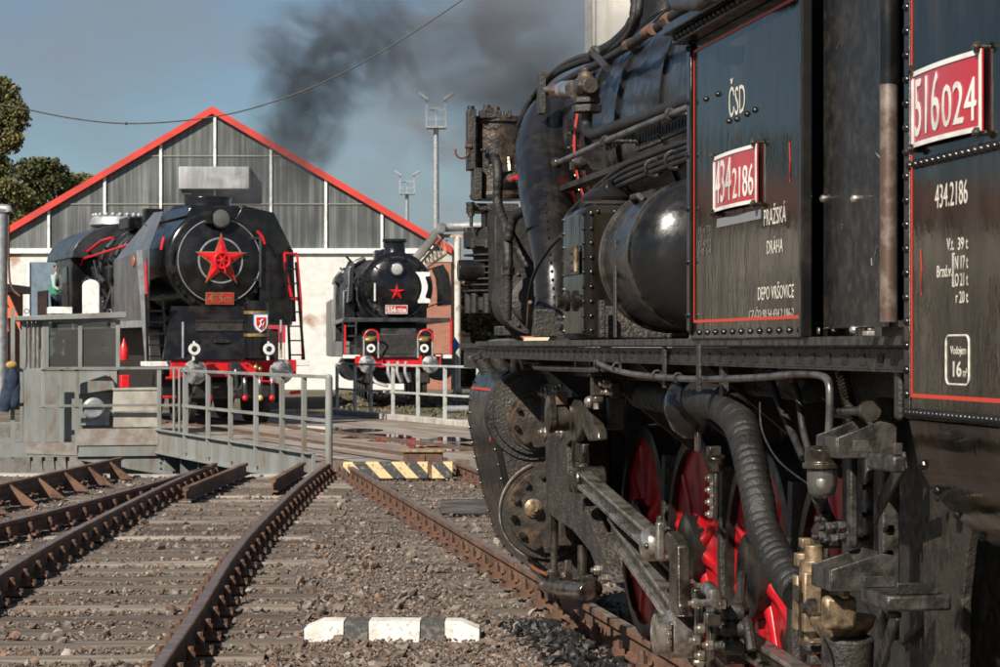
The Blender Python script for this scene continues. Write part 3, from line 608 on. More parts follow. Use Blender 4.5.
# cabin shell
m = CB(); m.box(xc(24), xc(117), 0, .04, -.12, zc(369)); m.box(xc(24), xc(24) + .04, 0.04, 1.7, -.12, zc(369)); m.box(xc(117) - .04, xc(117), .04, 1.7, -.12, zc(369)); m.box(xc(24), xc(117), 1.7, 1.74, -.12, zc(369)); cab_wall = cabpart(m, 'cabin_wall', M_tgrey, bevel=.006)
m = CB(); m.prism([(xc(18) - .02, -.12, zc(321)), (xc(126), -.12, zc(317.8)), (xc(126), -.12, zc(311.6)), (xc(18) - .02, -.12, zc(316.6))], (0, 2.0, 0)); cabpart(m, 'cabin_roof', M_tgrey, bevel=.01)
m = CB()
for x in (22, 42, 44.5, 78, 116): m.box(xc(x), xc(x) + .07, -.01, .05, zc(369), zc(320))
for x in (24, 115): m.box(xc(x), xc(x) + .06, 1.68, 1.74, zc(369), zc(320))
m.box(xc(44), xc(118), -.015, .045, zc(370.5), zc(368)); m.box(xc(44), xc(118), -.015, .045, zc(322.5), zc(319.5))
cabpart(m, 'window_frames', M_tgrey, bevel=.006)
for x0, x1 in ((46, 78), (80, 116)):
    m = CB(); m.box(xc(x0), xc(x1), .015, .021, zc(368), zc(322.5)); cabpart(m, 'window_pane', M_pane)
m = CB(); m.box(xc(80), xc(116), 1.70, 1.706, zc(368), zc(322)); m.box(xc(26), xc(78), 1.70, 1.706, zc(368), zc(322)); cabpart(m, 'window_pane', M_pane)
m = CB()
for i in range(5): a = xc(25) + i * .075; m.tube([(a, .02, zc(368)), (a + .01 * (-1) ** i, .03, zc(345)), (a, .02, zc(321))], .034, 8)
cabpart(m, 'curtain', mat('grey_curtain', (.22, .2, .185), .9, col2=(.12, .11, .1), scale=6, stretch=(6, 6, 1)))
m = CB(); m.ring((xc(28), .6, zc(311)), (0, 1, 0), .04, .012, 14, 6); m.ring((xc(112), .6, zc(311)), (0, 1, 0), .04, .012, 14, 6); cabpart(m, 'lifting_eye', M_galv)
m = CB(); m.box(xc(50), xc(74), .5, 1.1, zc(313.5), zc(306.5)); cabpart(m, 'roof_box', M_whitep, bevel=.01)
m = CB(); w0, w1, zb, zt = xc(84), xc(101), zc(313.5), zc(279); c = (w0 + w1) / 2; rr_ = (w1 - w0) / 2
m.prism([(w0, .4, zb), (w1, .4, zb)] + [(c + rr_ * math.cos(a), .4, zt - rr_ * .7 + rr_ * .7 * math.sin(a)) for a in np.linspace(0, math.pi, 12)], (0, .12, 0)); cabpart(m, 'roof_marker_board', M_whitep, bevel=.01)
# winch motor, inclined cover, boxes in front of the cabin
m = CB(); m.lathe((xc(92), -.42, zc(408)), (0, 1, 0), [(0, .05), (.0, .15), (.04, .19), (.25, .19), (.28, .1)], 24); m.ring((xc(92), -.40, zc(408)), (0, 1, 0), .13, .02, 24, 6); m.box(xc(80), xc(108), -.2, .0, zc(425), zc(412)); cabpart(m, 'winch_motor', M_galv, bevel=.004)
m = CB(); m.prism([(xc(78), -.3, zc(394)), (xc(77), -.3, zc(384)), (xc(104), -.3, zc(375)), (xc(111), -.3, zc(378)), (xc(114), -.3, zc(389))], (0, .28, 0)); cabpart(m, 'motor_cover', M_tgrey, bevel=.008)
m = CB(); m.box(xc(112), xc(157), -.30, .5, zc(427), zc(390)); m.box(xc(111), xc(158), -.32, .52, zc(390), zc(388)); m.box(xc(112), xc(157), -.308, -.30, zc(411), zc(410)); cabpart(m, 'equipment_box', mat('equipment_beige', (.42, .40, .34), .6, col2=(.3, .27, .22), scale=3), bevel=.01)
m = CB(); m.tube([(xc(105.5), -.02, zc(378)), (xc(108), -.06, zc(378)), (xc(111), -.02, zc(380))], [.02, .05, .03], 10); cabpart(m, 'door_handle_cover', M_redp)
# railing along the platform
fr = [(xc(42), -.42), (xc(60), -.42), (xc(75), -.42), (xc(157), -.46)]
def rail2(pts):
    for x, y in pts: mm = CB(); mm.box(x - .035, x + .035, y - .03, y + .03, -.3, 1.15); mm.build('railing_post', M_tgrey, tt, .004)
    mm = CB(); mm.beam((pts[0][0] - .05, -.44, 1.165), (xc(181), -.47, 1.165), .07, .045); mm.build('top_rail', M_tgrey, tt, .004)
    mm = CB(); mm.beam((pts[0][0] - .05, -.44, .52), (xc(181), -.47, .52), .04, .045); mm.build('middle_rail', M_tgrey, tt)
rail2(fr)
m = CB()
for x in (171, 176.5): m.tube([(xc(x), -.6, 1.15), (xc(x), -.6, -.75)], .022, 8)
for z in (-.6, -.3): m.tube([(xc(171), -.6, z), (xc(185), -.6, z)], .018, 8)
m.box(xc(181), xc(186), -.5, -.38, -.7, 1.13); cabpart(m, 'boarding_ladder', M_tgrey)
# rear corner post with garment hanging is outside the cabin
m = CB(); m.box(-.12, -.05, .1, .17, -.4, 2.2); m.box(-.12, .1, .1, .17, .5, .56); m.box(-.12, .1, .1, .17, 1.1, 1.16); cabpart(m, 'side_grab_post', M_tgrey)
jk = tag(empty('hanging_overalls', E.M @ CM @ V((-.14, .0, 0)), cth), 'navy work overalls hung on the railing beside the curtained cabin window', 'overalls')
m = MB(); m.tube([(0, 0, 1.18), (.03, -.03, 1.02), (-.01, 0, .8), (-.07, -.02, .60), (-.10, 0, .42)], [.05, .12, .13, .12, .08], 14, smooth=5); m.tube([(.06, 0, 1.15), (.09, .02, .9), (.07, -.03, .62), (.08, 0, .5)], [.05, .09, .10, .06], 12, smooth=5); m.tube([(-.04, -.06, 1.16), (-.07, -.1, .9), (-.05, -.08, .66)], [.03, .035, .02], 8, smooth=4); o = m.build('cloth_body', M_jean, jk); o.scale = (1, .5, 1)
m = MB(); m.ball((.03, 0, 1.22), (.1, .06, .07), 12, 8); m.build('collar', mat('ochre_cloth', (.35, .22, .07), .9), jk)

# puddles on the deck
def puddle(lst, mt):
    for (px, py, rx, ry) in lst:
        Y = CAMH * 1.018 * FPX / (py - HOR); m = MB(); n = 26; c = V(((px - 500) / FPX * Y, Y, -.0305)); ph = random.uniform(0, 6)
        m.add([c] + [c + V((rx * math.cos(a) * (1 + .25 * math.sin(3 * a + ph)), ry * math.sin(a) * (1 + .3 * math.sin(2 * a + ph)), 0)) for a in np.linspace(0, 2 * math.pi, n, endpoint=False)], [(0, 1 + k, 1 + (k + 1) % n) for k in range(n)])
        tag(m.build('water', mt), kind='structure')
M_water = mat('puddle_water', (.02, .022, .024), .04, spec=1.0)
puddle([(312, 428, .5, 1.3), (345, 431, .6, 1.3), (375, 436, .55, 1.5), (402, 440, .5, 1.1), (432, 445, .5, 1.1), (466, 447.5, .7, 1.0), (450, 439, .4, .9)], M_water)
# ------------------------------------------------------------------ depot with the glazed gable
YD = 92.0; kd = FPX / YD; GZF = -.2
def D(px, py, dy=0): q = W(px, py, YD); return (q.x, YD + dy, q.z)
dp = tag(empty('engine_shed', (D(213, 345)[0], YD, GZF)), 'engine shed with grey glazed gable, red roof edge and whitewashed wall', 'shed')
inv = Matrix.Translation((-D(213, 345)[0], -YD, -GZF))
def DB(): m = MB(); m.X = inv; return m
AP, EL, ER = (213, 110), (-28, 252), (452, 250)
m = DB()
for x0, x1, y0, y1 in ((-30, 62, 250, 396), (62, 178, 250, 262), (178, 425, 250, 396)):
    a, b = D(x0, y1), D(x1, y0); m.box(a[0], b[0], YD, YD + .4, a[2] if y1 > 300 else b[2] - .5, b[2])
m.build('front_wall', M_wbrick, dp)
m = DB(); a, b = D(425, 396), D(451, 262); m.box(a[0], b[0], YD - .02, YD + 26, a[2], b[2]); a, b = D(424, 262), D(452, 251); m.build('brick_pier', M_brick, dp); m = DB(); m.box(a[0], b[0], YD - .06, YD + 26.05, a[2], b[2]); m.build('concrete_cap', M_conc, dp)
m = DB(); a = D(-30, 396); b = D(62, 252); m.box(a[0], a[0] + .3, YD + .4, YD + 26, a[2], b[2]); m.box(a[0], D(451, 0)[0], YD + 25.7, YD + 26, a[2], b[2]); m.build('side_and_rear_wall', M_brickd, dp)
m = DB(); m.box(D(60, 0)[0], D(64, 0)[0], YD - .03, YD + .43, GZF, D(0, 262)[2]); m.box(D(176, 0)[0], D(180, 0)[0], YD - .03, YD + .43, GZF, D(0, 262)[2]); m.build('door_frame', M_conc, dp)
# mullions at photo positions; one sheet panel between each pair
mull = [5, 49, 105, 161, 215, 271, 326, 382, 432]
def roofy(px): return AP[1] + (px - AP[0]) * ((EL[1] - AP[1]) / (EL[0] - AP[0]) if px < AP[0] else (ER[1] - AP[1]) / (ER[0] - AP[0]))
xs = [-20] + mull + [446]
for x0, x1 in zip(xs, xs[1:]):
    m = DB(); pts = [D(x0, 249), D(x1, 249), D(x1, min(249, roofy(x1) + 1))]
    if x0 < AP[0] < x1: pts.append(D(AP[0], AP[1] + 1))
    pts.append(D(x0, min(249, roofy(x0) + 1))); m.prism(pts, (0, .06, 0)); m.build('glazing_sheet', M_sheet, dp)
    for y in (204, 156):
        lo = max(x0, EL[0]); a, b = lo, x1
        while a < b and roofy(a) > y - 3: a += 1
        while b > a and roofy(b) > y - 3: b -= 1
        if b - a > 5: m = DB(); m.beam(D(a, y, -.02), D(b, y, -.02), .05, .05); m.build('glazing_bar', mat('grimy_bar', (.20, .19, .16), .7), dp)
for x in mull:
    m = DB(); m.beam(D(x, 249, -.04), D(x, roofy(x) + 2, -.04), .10, .12, up=(0, 1, 0)); m.build('mullion', mat('pale_mullion', (.72, .72, .69), .6, col2=(.42, .42, .40), scale=3, amt=.25), dp)
m = DB(); a, b = D(-24, 253.5), D(424, 248.5); m.box(a[0], b[0], YD - .16, YD + .1, a[2], b[2]); m.build('sill_band', M_whitep, dp)
m = DB()
for P in (EL, ER):
    a, b = V(D(*AP, -.25)), V(D(*P, -.25)); m.prism([a + V((0, 0, .13)), b + V((0, 0, .13)), b - V((0, 0, .16)), a - V((0, 0, .16))], (0, .5, 0))
m.build('roof_fascia', M_redroof, dp)
m = DB()
for P in (EL, ER): a, b = V(D(*AP, .25)), V(D(*P, .25)); m.prism([a + V((0, 0, .12)), b + V((0, 0, .12)), b - V((0, 0, .12)), a - V((0, 0, .12))], (0, 26, 0))
m.build('roof', mat('shed_roof_felt', (.09, .085, .08), .9), dp)
a, b = D(181, 190), D(251, 168); m = DB(); m.box(a[0], b[0], YD - .7, YD - .05, a[2], b[2]); m.build('smoke_vent_box', mat('vent_sheet', (.40, .42, .42), .5, col2=(.26, .26, .26), scale=.8, stretch=(3, 1, .5)), dp, .02)
m = DB(); m.box(D(183, 0)[0], D(193, 0)[0], YD - .5, YD - .1, D(0, 195)[2], D(0, 190)[2] - .01); m.build('vent_bracket', M_tdark, dp)
m = DB(); m.box(D(60, 0)[0], D(180, 0)[0], YD + 12, YD + 12.2, GZF, D(0, 262)[2]); m.build('inner_partition', M_tdark, dp)

# blue-grey door leaf standing open, brick outbuilding, pipe and crane at the left edge
o = tag(empty('steel_door', W(44, 400, 84) * 1.0), 'blue-grey steel shed door standing open beside the dark doorway', 'door'); o.location.z = 0
inv2 = Matrix.Translation(-o.location); m = MB(); m.X = inv2; a, b = W(30, 392, 84), W(62, 262, 84); m.box(a.x, b.x, 84, 84.12, a.z, b.z); m.build('door_leaf', M_bluegrey, o, .01)
m = MB(); m.X = inv2; m.box(a.x - .12, a.x - .003, 83.93, 84.12, a.z, b.z); m.box(a.x, b.x, 83.97, 83.995, W(0, 323, 84).z, W(0, 322, 84).z); m.build('door_edge', M_whitep, o)
YB = 62.0; a, b = W(-120, 396, YB), W(23, 290, YB); b = V((W(23, 0, YB + 5).x, YB, b.z))
o = tag(empty('brick_outbuilding', (b.x - 1, YB, GZF)), 'dark red brick outbuilding with an orange bracket beside the blue-grey door', 'outbuilding'); i3 = Matrix.Translation(-o.location)
m = MB(); m.X = i3; m.box(a.x, b.x, YB, YB + 5, GZF, b.z); m.build('brick_wall', M_brickd, o)
m = MB(); m.X = i3; m.box(a.x, b.x + .2, YB - .15, YB + 5.2, b.z, b.z + .22); m.build('roof_slab', M_tdark, o)
m = MB(); m.X = i3; p = lambda x, y: V((W(x, y, YB).x, YB - .1, W(x, y, YB).z)); m.beam(p(0, 325), p(9, 324), .14, .4); m.beam(p(9, 318), p(9, 308), .2, .2, (0, 1, 0)); m.beam(p(8, 296), p(24, 332), .12, .12); m.beam(p(0, 312), p(9, 312), .12, .25); m.build('orange_bracket', M_orange, o)
YP = 58; m = MB(); p = lambda x, y: W(x, y, YP); m.tube([p(1, 396), p(1, 214)], .16, 14); o = tag(empty('water_column', (0, 0, 0)), 'pale grey vertical pipe with a bent arm before the dark brick outbuilding', 'water column')
m.build('standpipe', M_galv, o); m = MB(); m.tube([p(-12, 209), p(6, 209), p(8.5, 212)], .12, 12, smooth=4); m.build('arm', M_galv, o); m = MB(); m.tube([p(8.5, 212), p(9, 270), p(12, 288), p(20, 296)], .03, 8, smooth=4); m.build('hanging_pipe', M_rust, o)

# carriage standing behind the turntable engine
cr = thing_at(Frame(W(262, 0, 62).x, 62, 8), 'passenger_carriage', 'red and cream carriage partly hidden behind the red buffer engine', 'carriage')
m = MB(); m.box(-.6, .62, 0, 14, .9, 1.85); m.box(-.6, .62, 0, 14, .55, .895); m.build('lower_body', mat('carriage_cream', (.62, .55, .42), .5), cr, .02)
m = MB(); m.box(-.61, .63, -.01, 14.01, 1.65, 2.2); m.box(-.61, .63, -.01, 14.01, .6, .95); m.build('red_band', mat('carriage_red', (.45, .03, .05), .4), cr)
m = MB(); m.box(-.6, .62, 0, 14, 2.202, 2.55); m.build('window_band', M_glassd, cr); m = MB(); m.box(-.65, .64, -.05, 14.05, 2.552, 2.75); m.build('roof', M_blkg, cr, .05)
m = MB()
for y in (1.5, 4, 10, 12.5):
    for x in (-.4, .45): m.lathe((x, y, .42), (1, 0, 0), [(-.06, .42), (.06, .42)], 20)
m.build('wheels', M_tdark, cr)

# ------------------------------------------------------------------ light masts, pipe bridge, cable, tower
def mast(px, ytop, Y, label, w):
    o = tag(empty('light_mast', (W(px, 0, Y).x, Y, GZF)), label, 'light mast', 'floodlight masts behind the yard'); zt = W(0, ytop, Y).z - GZF
    m = MB(); m.tube([(0, 0, 0), (0, 0, zt - 1.9)], [.24, .15], 12)
    m.build('pole', M_galv, o)
    m = MB()
    for z in np.arange(1.5, zt - 2.5, .55): m.box(.12, .30, -.02, .02, z, z + .03)
    m.build('climbing_rungs', M_galv, o)
    zb = zt - 1.9; m = MB(); m.box(-w, w, -w, w, zb, zb + .1)
    for x in (-w, 0, w):
        for y in (-w, w): m.box(x - .025, x + .025, y - .025, y + .025, zb, zb + 1.1)
    for y in (-w, w): m.box(-w, w, y - .03, y + .03, zb + 1.06, zb + 1.12); m.box(-w, w, y - .02, y + .02, zb + .55, zb + .59)
    m.build('platform_cage', M_galv, o)
    for sx in (-1, 1):
        m = MB(); m.beam((sx * w * .95, 0, zb + 1.1), (sx * w * .95, 0, zb + 1.6), .08, .08, (0, 1, 0)); m.beam((sx * w * .75, -.1, zb + 1.62), (sx * w * 1.75, -.1, zb + 1.98), .55, .16, (0, 0, 1)); m.build('floodlight', M_galv, o)
mast(436, 95, 130, 'taller floodlight mast with railed platform beside the rising smoke', .55)
mast(407, 172, 195, 'shorter floodlight mast rising just above the red roof slope', .62)
YQ = 80.0; q = lambda x, y, d=0: V((W(x, y, YQ).x, YQ + d, W(x, y, YQ).z))
pb = tag(empty('pipe_bridge', (q(457, 396).x, YQ, GZF)), 'silver pipe carried on rusty lattice and a pale post beside the shed', 'pipe bridge'); i4 = Matrix.Translation(-pb.location)
def PB(): m = MB(); m.X = i4; return m
m = PB(); m.tube([q(407, 248, 9), q(420, 242, 5), q(440, 230), q(447, 227), q(500, 226)], .17, 14, smooth=5); m.build('insulated_pipe', M_galv, pb)
m = PB(); m.tube([q(457.5, 392), q(457.5, 236)], .11, 12); m.box(q(453, 0).x, q(462, 0).x, YQ - .2, YQ + .2, GZF, q(0, 388).z); m.build('post', mat('pale_post', (.55, .52, .46), .6, col2=(.3, .2, .13), scale=4, amt=.3), pb)
m = PB(); A0, A1, B0, B1 = q(409, 257, 9), q(443, 238), q(411, 264, 9), q(446, 254)
m.beam(A0, A1, .07, .07); m.beam(B0, B1, .07, .07)
for i in range(8): a, b = A0.lerp(A1, i / 7), B0.lerp(B1, i / 7); m.beam(a, b, .05, .05, (0, 1, 0)); (i < 7) and m.beam(a, B0.lerp(B1, (i + 1) / 7), .03, .03, (0, 1, 0))
m.beam(q(438, 236), q(500, 236), .18, .12); m.beam(q(446, 240), q(457, 250), .06, .06, (0, 1, 0)); m.build('lattice', mat('rusty_lattice', (.36, .30, .24), .7, col2=(.24, .1, .05), scale=5, amt=.45), pb)
YC = 70.0; c = lambda x, y: W(x, y, YC); m = MB(); m.tube([c(-30, 99), c(20, 108), c(70, 118), c(125, 123.5), c(190, 120), c(250, 109), c(320, 84), c(390, 47), c(462, 0), c(500, -30)], .022, 5, smooth=5); m.ball(c(126, 123.5), .05, 8, 6)
tag(m.build('overhead_cable', M_tdark), 'thin sagging overhead cable crossing the sky above the red roof', 'cable')
YT = 118.0; a, b = W(588, 0, YT), W(672, 0, YT); tw = tag(empty('concrete_tower', ((a.x + b.x) / 2, YT, GZF)), 'tall pale concrete tower rising behind the boiler of the large engine', 'tower'); h = 26
m = MB(); w_ = (b.x - a.x) / 2; m.box(-w_, w_, 0, 4.3, 0, h); m.build('shaft', mat('tower_concrete', (.68, .64, .55), .85, col2=(.48, .43, .36), scale=.8, stretch=(4, 4, .4), col3=(.65, .61, .54), scale3=.3), tw)
m = MB(); m.box(-w_ - .02, -w_ + .18, -.06, .2, 0, h); m.box(-w_ + .34, -w_ + .40, -.05, -.002, 0, h); m.build('corner_strip', M_conc, tw); m = MB(); m.box(-w_ - .3, w_ + .3, -.3, 4.6, h, h + .5); m.build('cap', M_conc, tw)

# house and sign on the far right
YH = 120; a, b = W(455, 345, YH), W(560, 309, YH); hs = tag(empty('house', (a.x + 2, YH, GZF)), 'cream house with white window frames seen behind the pale post', 'house'); i5 = Matrix.Translation(-hs.location)
m = MB(); m.X = i5; m.box(a.x, b.x, YH, YH + 8, GZF, b.z); m.build('wall', mat('cream_render', (.62, .55, .36), .85, col2=(.5, .45, .32), scale=1), hs)
m = MB(); m.X = i5; m.prism([(a.x - .3, YH - .3, b.z), (a.x - .3, YH + 8.3, b.z), (a.x - .3, YH + 4, b.z + 1.7)], (b.x - a.x + .6, 0, 0)); m.build('roof', mat('clay_roof', (.22, .10, .07), .8), hs)
for x in (459.5, 480, 500):
    p0, p1 = W(x - 3, 328, YH), W(x + 3, 316, YH); m = MB(); m.X = i5; m.box(p0.x, p1.x, YH - .05, YH - .005, p0.z, p1.z); f = m.build('window', M_whitep, hs)
    m = MB(); m.X = i5; w3 = (p1.x - p0.x) / 2
    for sx in (0, 1): m.box(p0.x + sx * w3 + .05, p0.x + (sx + 1) * w3 - .05, YH - .065, YH - .052, p0.z + .08, p1.z - .08)
    m.build('pane', M_glassd, f)
m = MB(); m.X = i5; m.box(a.x, b.x, YH - .02, YH, W(0, 337, YH).z, W(0, 334, YH).z); m.build('red_band', mat('dull_red_band', (.4, .08, .06), .7), hs)
YS = 74; s = W(455, 345.5, YS); sg = tag(empty('diamond_sign', (s.x, YS, GZF)), 'small blue diamond sign on a thin post beside the brick pier', 'sign')
m = MB(); m.tube([(0, .03, 0), (0, .03, s.z - GZF + .2)], .03, 8); m.build('post', M_galv, sg); m = MB(); z = s.z - GZF; m.prism([(-.17, 0, z), (0, 0, z - .26), (.17, 0, z), (0, 0, z + .26)], (0, .015, 0)); m.build('board', mat('sign_blue', (.03, .22, .50), .5), sg)
# low wall stubs, old pipes and rail ends lying in the yard
for i, (px, py, Y, ln, ang, lab) in enumerate(((262, 408, 56, 1.6, 3, 'pale concrete block lying behind the near railing'), (470, 405, 60, 1.4, 12, 'grey length of pipe lying near the pale post'))):
    p = W(px, py, Y); m = MB()
    if i == 0: m.box(-ln / 2, ln / 2, -.12, .12, GZF, .0)
    else: m.tube([(-ln / 2, 0, GZF + .1), (ln / 2, 0, GZF + .1)], .1, 10)
    o = m.build(('concrete_block', 'loose_pipe')[i], M_conc if i == 0 else M_galv, bevel=.015 if i == 0 else 0); o.location = (p.x, Y, 0); o.rotation_euler = (0, 0, R(ang)); tag(o, lab, ('block', 'pipe')[i])

# low building added out of view left, for cab and tender sides to reflect
ws = tag(empty('added_workshop', (-34, 62, GZF)), 'low cream building with dark double doors, added out of view for reflections', 'added_workshop')
m = MB(); m.box(-12.5, 12, 0, 9, 0, 5.6); m.build('wall', mat('workshop_render', (.46, .42, .35), .85, col2=(.30, .27, .22), scale=.9, amt=.4), ws)
m = MB(); m.prism([(-13, -.5, 5.6), (-13, 9.5, 5.6), (-13, 4.5, 7.0)], (25.5, 0, 0)); m.build('roof', MATS['clay_roof'], ws)
for x in (-9, -3.5, 2, 8):
    m = MB(); m.box(x - 1.5, x + 1.5, -.06, -.005, 0, 3.9); d_ = m.build('door', M_tdark, ws); m = MB(); m.box(x + .1, x + .2, -.12, -.061, 1.6, 2.0); m.build('handle', M_galv, d_)

# ------------------------------------------------------------------ trees and hills
def tree(name, label, x, y, h, rx, clumps, nl, leaf, M, seed, cat='tree', low=.18, group='trees around the yard'):
    r = np.random.default_rng(seed); o = tag(empty(name, (x, y, GZF)), label, cat, group)
    m = MB(); m.tube([(0, 0, 0), (.1, 0, h * .3), (-.05, .1, h * .6), (0, 0, h * .92)], [h * .028, h * .02, h * .012, .03], 10, smooth=3)
    cc = []
    for i in range(clumps):
        u = low + (1 - low) * (i + .5) / clumps; prof = math.sin(math.pi * min(1, (u - low * .6) / (1.02 - low * .6)) ** .8) ** .6
        a = r.uniform(0, 6.28); rad = rx * prof * r.uniform(.25, .95); c = np.array([rad * math.cos(a), rad * math.sin(a), h * u]); cc.append((c, rx * r.uniform(.22, .42)))
        if i % 2 == 0: m.tube([(0, 0, h * (u - .08)), tuple(c * np.array([.5, .5, 1]) - np.array([0, 0, h * .02])), tuple(c)], [h * .008, h * .005, .02], 6)
    m.build('trunk', M_bark, o); P = []
    for c, s in cc:
        k = int(nl / clumps); q = r.normal(size=(k, 3)); q /= np.linalg.norm(q, axis=1)[:, None]; q *= (r.random((k, 1)) ** .45) * s * np.array([1, 1, .8]); P.append(q + c)
    P = np.concatenate(P); P = P[P[:, 2] < h * 1.01]; leaf_mesh('crown', P, leaf, M, o, r); return o
tree('poplar_tree', 'tallest yellowish green tree behind the engine shed', W(2, 0, 118).x, 118, 15.4, 2.1, 60, 30000, .12, M_leaf2, 21)
tree('broadleaf_tree', 'bushy dark green tree between two olive ones behind the shed roof', W(44, 0, 125).x, 125, 11.8, 3.0, 56, 26000, .12, M_leaf, 22)
tree('broadleaf_tree', 'lower tree with brownish tips touching the red roof edge', W(74, 0, 128).x, 128, 11.2, 2.6, 50, 22000, .12, M_leaf2, 23)
tree('broadleaf_tree', 'dark tree behind the roof between the poplar and the bushy tree', W(18, 0, 132).x, 132, 11.0, 2.8, 44, 20000, .13, M_leaf, 26)
tree('broadleaf_tree', 'rounded dark tree added out of view for reflections, behind the low cream building', -31, 78, 9.5, 2.4, 30, 9000, .2, M_leaf, 31)  # added out of view to darken reflections in the engine's side panels
tree('broadleaf_tree', 'broad tree added out of view for reflections, beside the low cream building', -47, 70, 7.0, 3.0, 30, 9000, .2, M_leaf, 32)  # second unseen tree, put in for the same side reflections
tree('willow_tree', 'olive green tree between the pale post and the engine pump', W(474, 0, 100).x, 100, 4.6, 1.6, 30, 14000, .10, M_leaf2, 24, low=.05)
tree('willow_tree', 'olive green tree hidden mostly behind the engine pump', W(502, 0, 104).x, 104, 5.0, 1.5, 30, 12000, .10, M_leaf2, 25, low=.05)
m = MB(); n = 60; rows = []
for j in range(5):
    for i in range(n): x = -900 + 1800 * i / (n - 1); e = 26 * math.exp(-((x - 120) / 420) ** 2) + 6 * math.sin(x * .012) + 3 * math.sin(x * .05 + 1); rows.append((x, 1500 + j * 90, GZ - 2 + max(0, e) * math.sin(j / 4 * math.pi / 2)))
m.add(rows, [(j * n + i, j * n + i + 1, (j + 1) * n + i + 1, (j + 1) * n + i) for j in range(4) for i in range(n - 1)]); tag(m.build('hills', mat('hill_forest', (.055, .085, .10), .95, col2=(.09, .12, .12), scale=.02)), kind='structure')

# ------------------------------------------------------------------ drifting smoke, real volumes
def smoke(name, c, rad, dens, col, nscale, rot=0, thr=.42, seed=0.0):
    m = MB(); m.ball((0, 0, 0), 1.0, 24, 14); mt = bpy.data.materials.new(name); mt.use_nodes = True; t = mt.node_tree; n = t.nodes; l = t.links; n.remove(n['Principled BSDF'])
    pv = n.new('ShaderNodeVolumePrincipled'); pv.inputs['Color'].default_value = (*col, 1); pv.inputs['Anisotropy'].default_value = .2
    tcn = n.new('ShaderNodeTexCoord'); ln = n.new('ShaderNodeVectorMath'); ln.operation = 'LENGTH'; l.new(tcn.outputs['Object'], ln.inputs[0])
    mp_ = n.new('ShaderNodeMapping'); mp_.inputs['Location'].default_value = (seed, seed * .7, 0); l.new(tcn.outputs['Object'], mp_.inputs[0])
    no = n.new('ShaderNodeTexNoise'); no.inputs['Scale'].default_value = nscale; no.inputs['Detail'].default_value = 6; no.inputs['Roughness'].default_value = .6; no.inputs['Distortion'].default_value = .9; l.new(mp_.outputs[0], no.inputs[0])
    fall = n.new('ShaderNodeMapRange'); fall.inputs[1].default_value = 1.0; fall.inputs[2].default_value = .25; fall.inputs[3].default_value = 0; fall.inputs[4].default_value = 1; l.new(ln.outputs['Value'], fall.inputs[0])
    nr = n.new('ShaderNodeMapRange'); nr.inputs[1].default_value = thr; nr.inputs[2].default_value = thr + .25; l.new(no.outputs['Fac'], nr.inputs[0])
    a = n.new('ShaderNodeMath'); a.operation = 'MULTIPLY'; l.new(fall.outputs[0], a.inputs[0]); l.new(nr.outputs[0], a.inputs[1])
    b = n.new('ShaderNodeMath'); b.operation = 'MULTIPLY'; l.new(a.outputs[0], b.inputs[0]); b.inputs[1].default_value = dens; l.new(b.outputs[0], pv.inputs['Density']); l.new(pv.outputs[0], n['Material Output'].inputs['Volume'])
    o = m.build(name, mt); o.location = c; o.scale = rad; o.rotation_euler = (0, R(rot), 0); return tag(o, kind='stuff')
SM = ((.16, .16, .17))
smoke('dark_smoke', W(300, 118, 76), (1.9, 1.4, 2.5), 2.3, (.14, .14, .15), 2.1, 14, .40, 1.0)
smoke('dark_smoke', W(316, 62, 77), (2.7, 1.6, 2.0), 2.2, (.14, .14, .15), 2.0, 30, .41, 3.0)
smoke('dark_smoke', W(372, 36, 78), (3.2, 1.7, 1.9), 1.7, (.20, .20, .21), 2.0, 60, .42, 6.3)
smoke('rising_smoke', W(286, 172, 62), (1.4, .9, 1.7), 1.6, (.22, .22, .23), 2.2, 15, .43, 9.0)
smoke('rising_smoke', W(235, 186, 54), (1.5, .7, .75), 1.9, (.28, .28, .29), 2.2, 0, .43, 5.0)
smoke('smoke_cloud', W(465, 40, 86), (6.0, 3.2, 3.4), 1.1, (.45, .45, .47), 2.2, -8, .42, 7.0)
smoke('smoke_cloud', W(440, 120, 165), (9.8, 4.5, 5.6), .40, (.72, .72, .73), 2.0, 12, .42, 2.0)
smoke('smoke_cloud', W(545, 60, 90), (6.0, 3.4, 5.0), .9, (.68, .68, .69), 2.0, 0, .40, 4.0)
# ================================================================== the large black engine in front
en = thing_at(L, 'steam_locomotive', 'large black steam engine with red wheels, plate 434 2186 and ČSD on its cab', 'steam locomotive')
p = L.pv; q = L.pt; XM = V((-1, 0, 0)); BK = V((0, -1, 0))       # XM: outward from the near side; BK: towards the camera
def px2(P, n): return n / L.scale(P)                            # n photo pixels at P, in metres
def bx(m, x0, x1, y0, y1, v0, v1):
    """block whose outer face starts at photo column x0 and whose rear face ends at column x1"""
    vo, vi = max(v0, v1), min(v0, v1); tf = p(x0, y1, vo).y; tn = p(x1, y1, vi).y
    if tf - tn < .045: tn = tf - .045; vi = min(vo - .01, -q(x1, y1, tn).x)
    xm = x0 + (x1 - x0) * .5; a, b = p(xm, y1, vo), p(xm, y0, vo); sc = L.scale(V((-vo, (tf + tn) / 2, 0)))
    return m.box(-vi, -vo, tn, tf, CAMH - (y1 - HOR) / sc, CAMH - (y0 - HOR) / sc)
def part(m, name, mt, bevel=0, parent=en, smooth=True): return m.build(name, mt, parent, bevel, smooth)
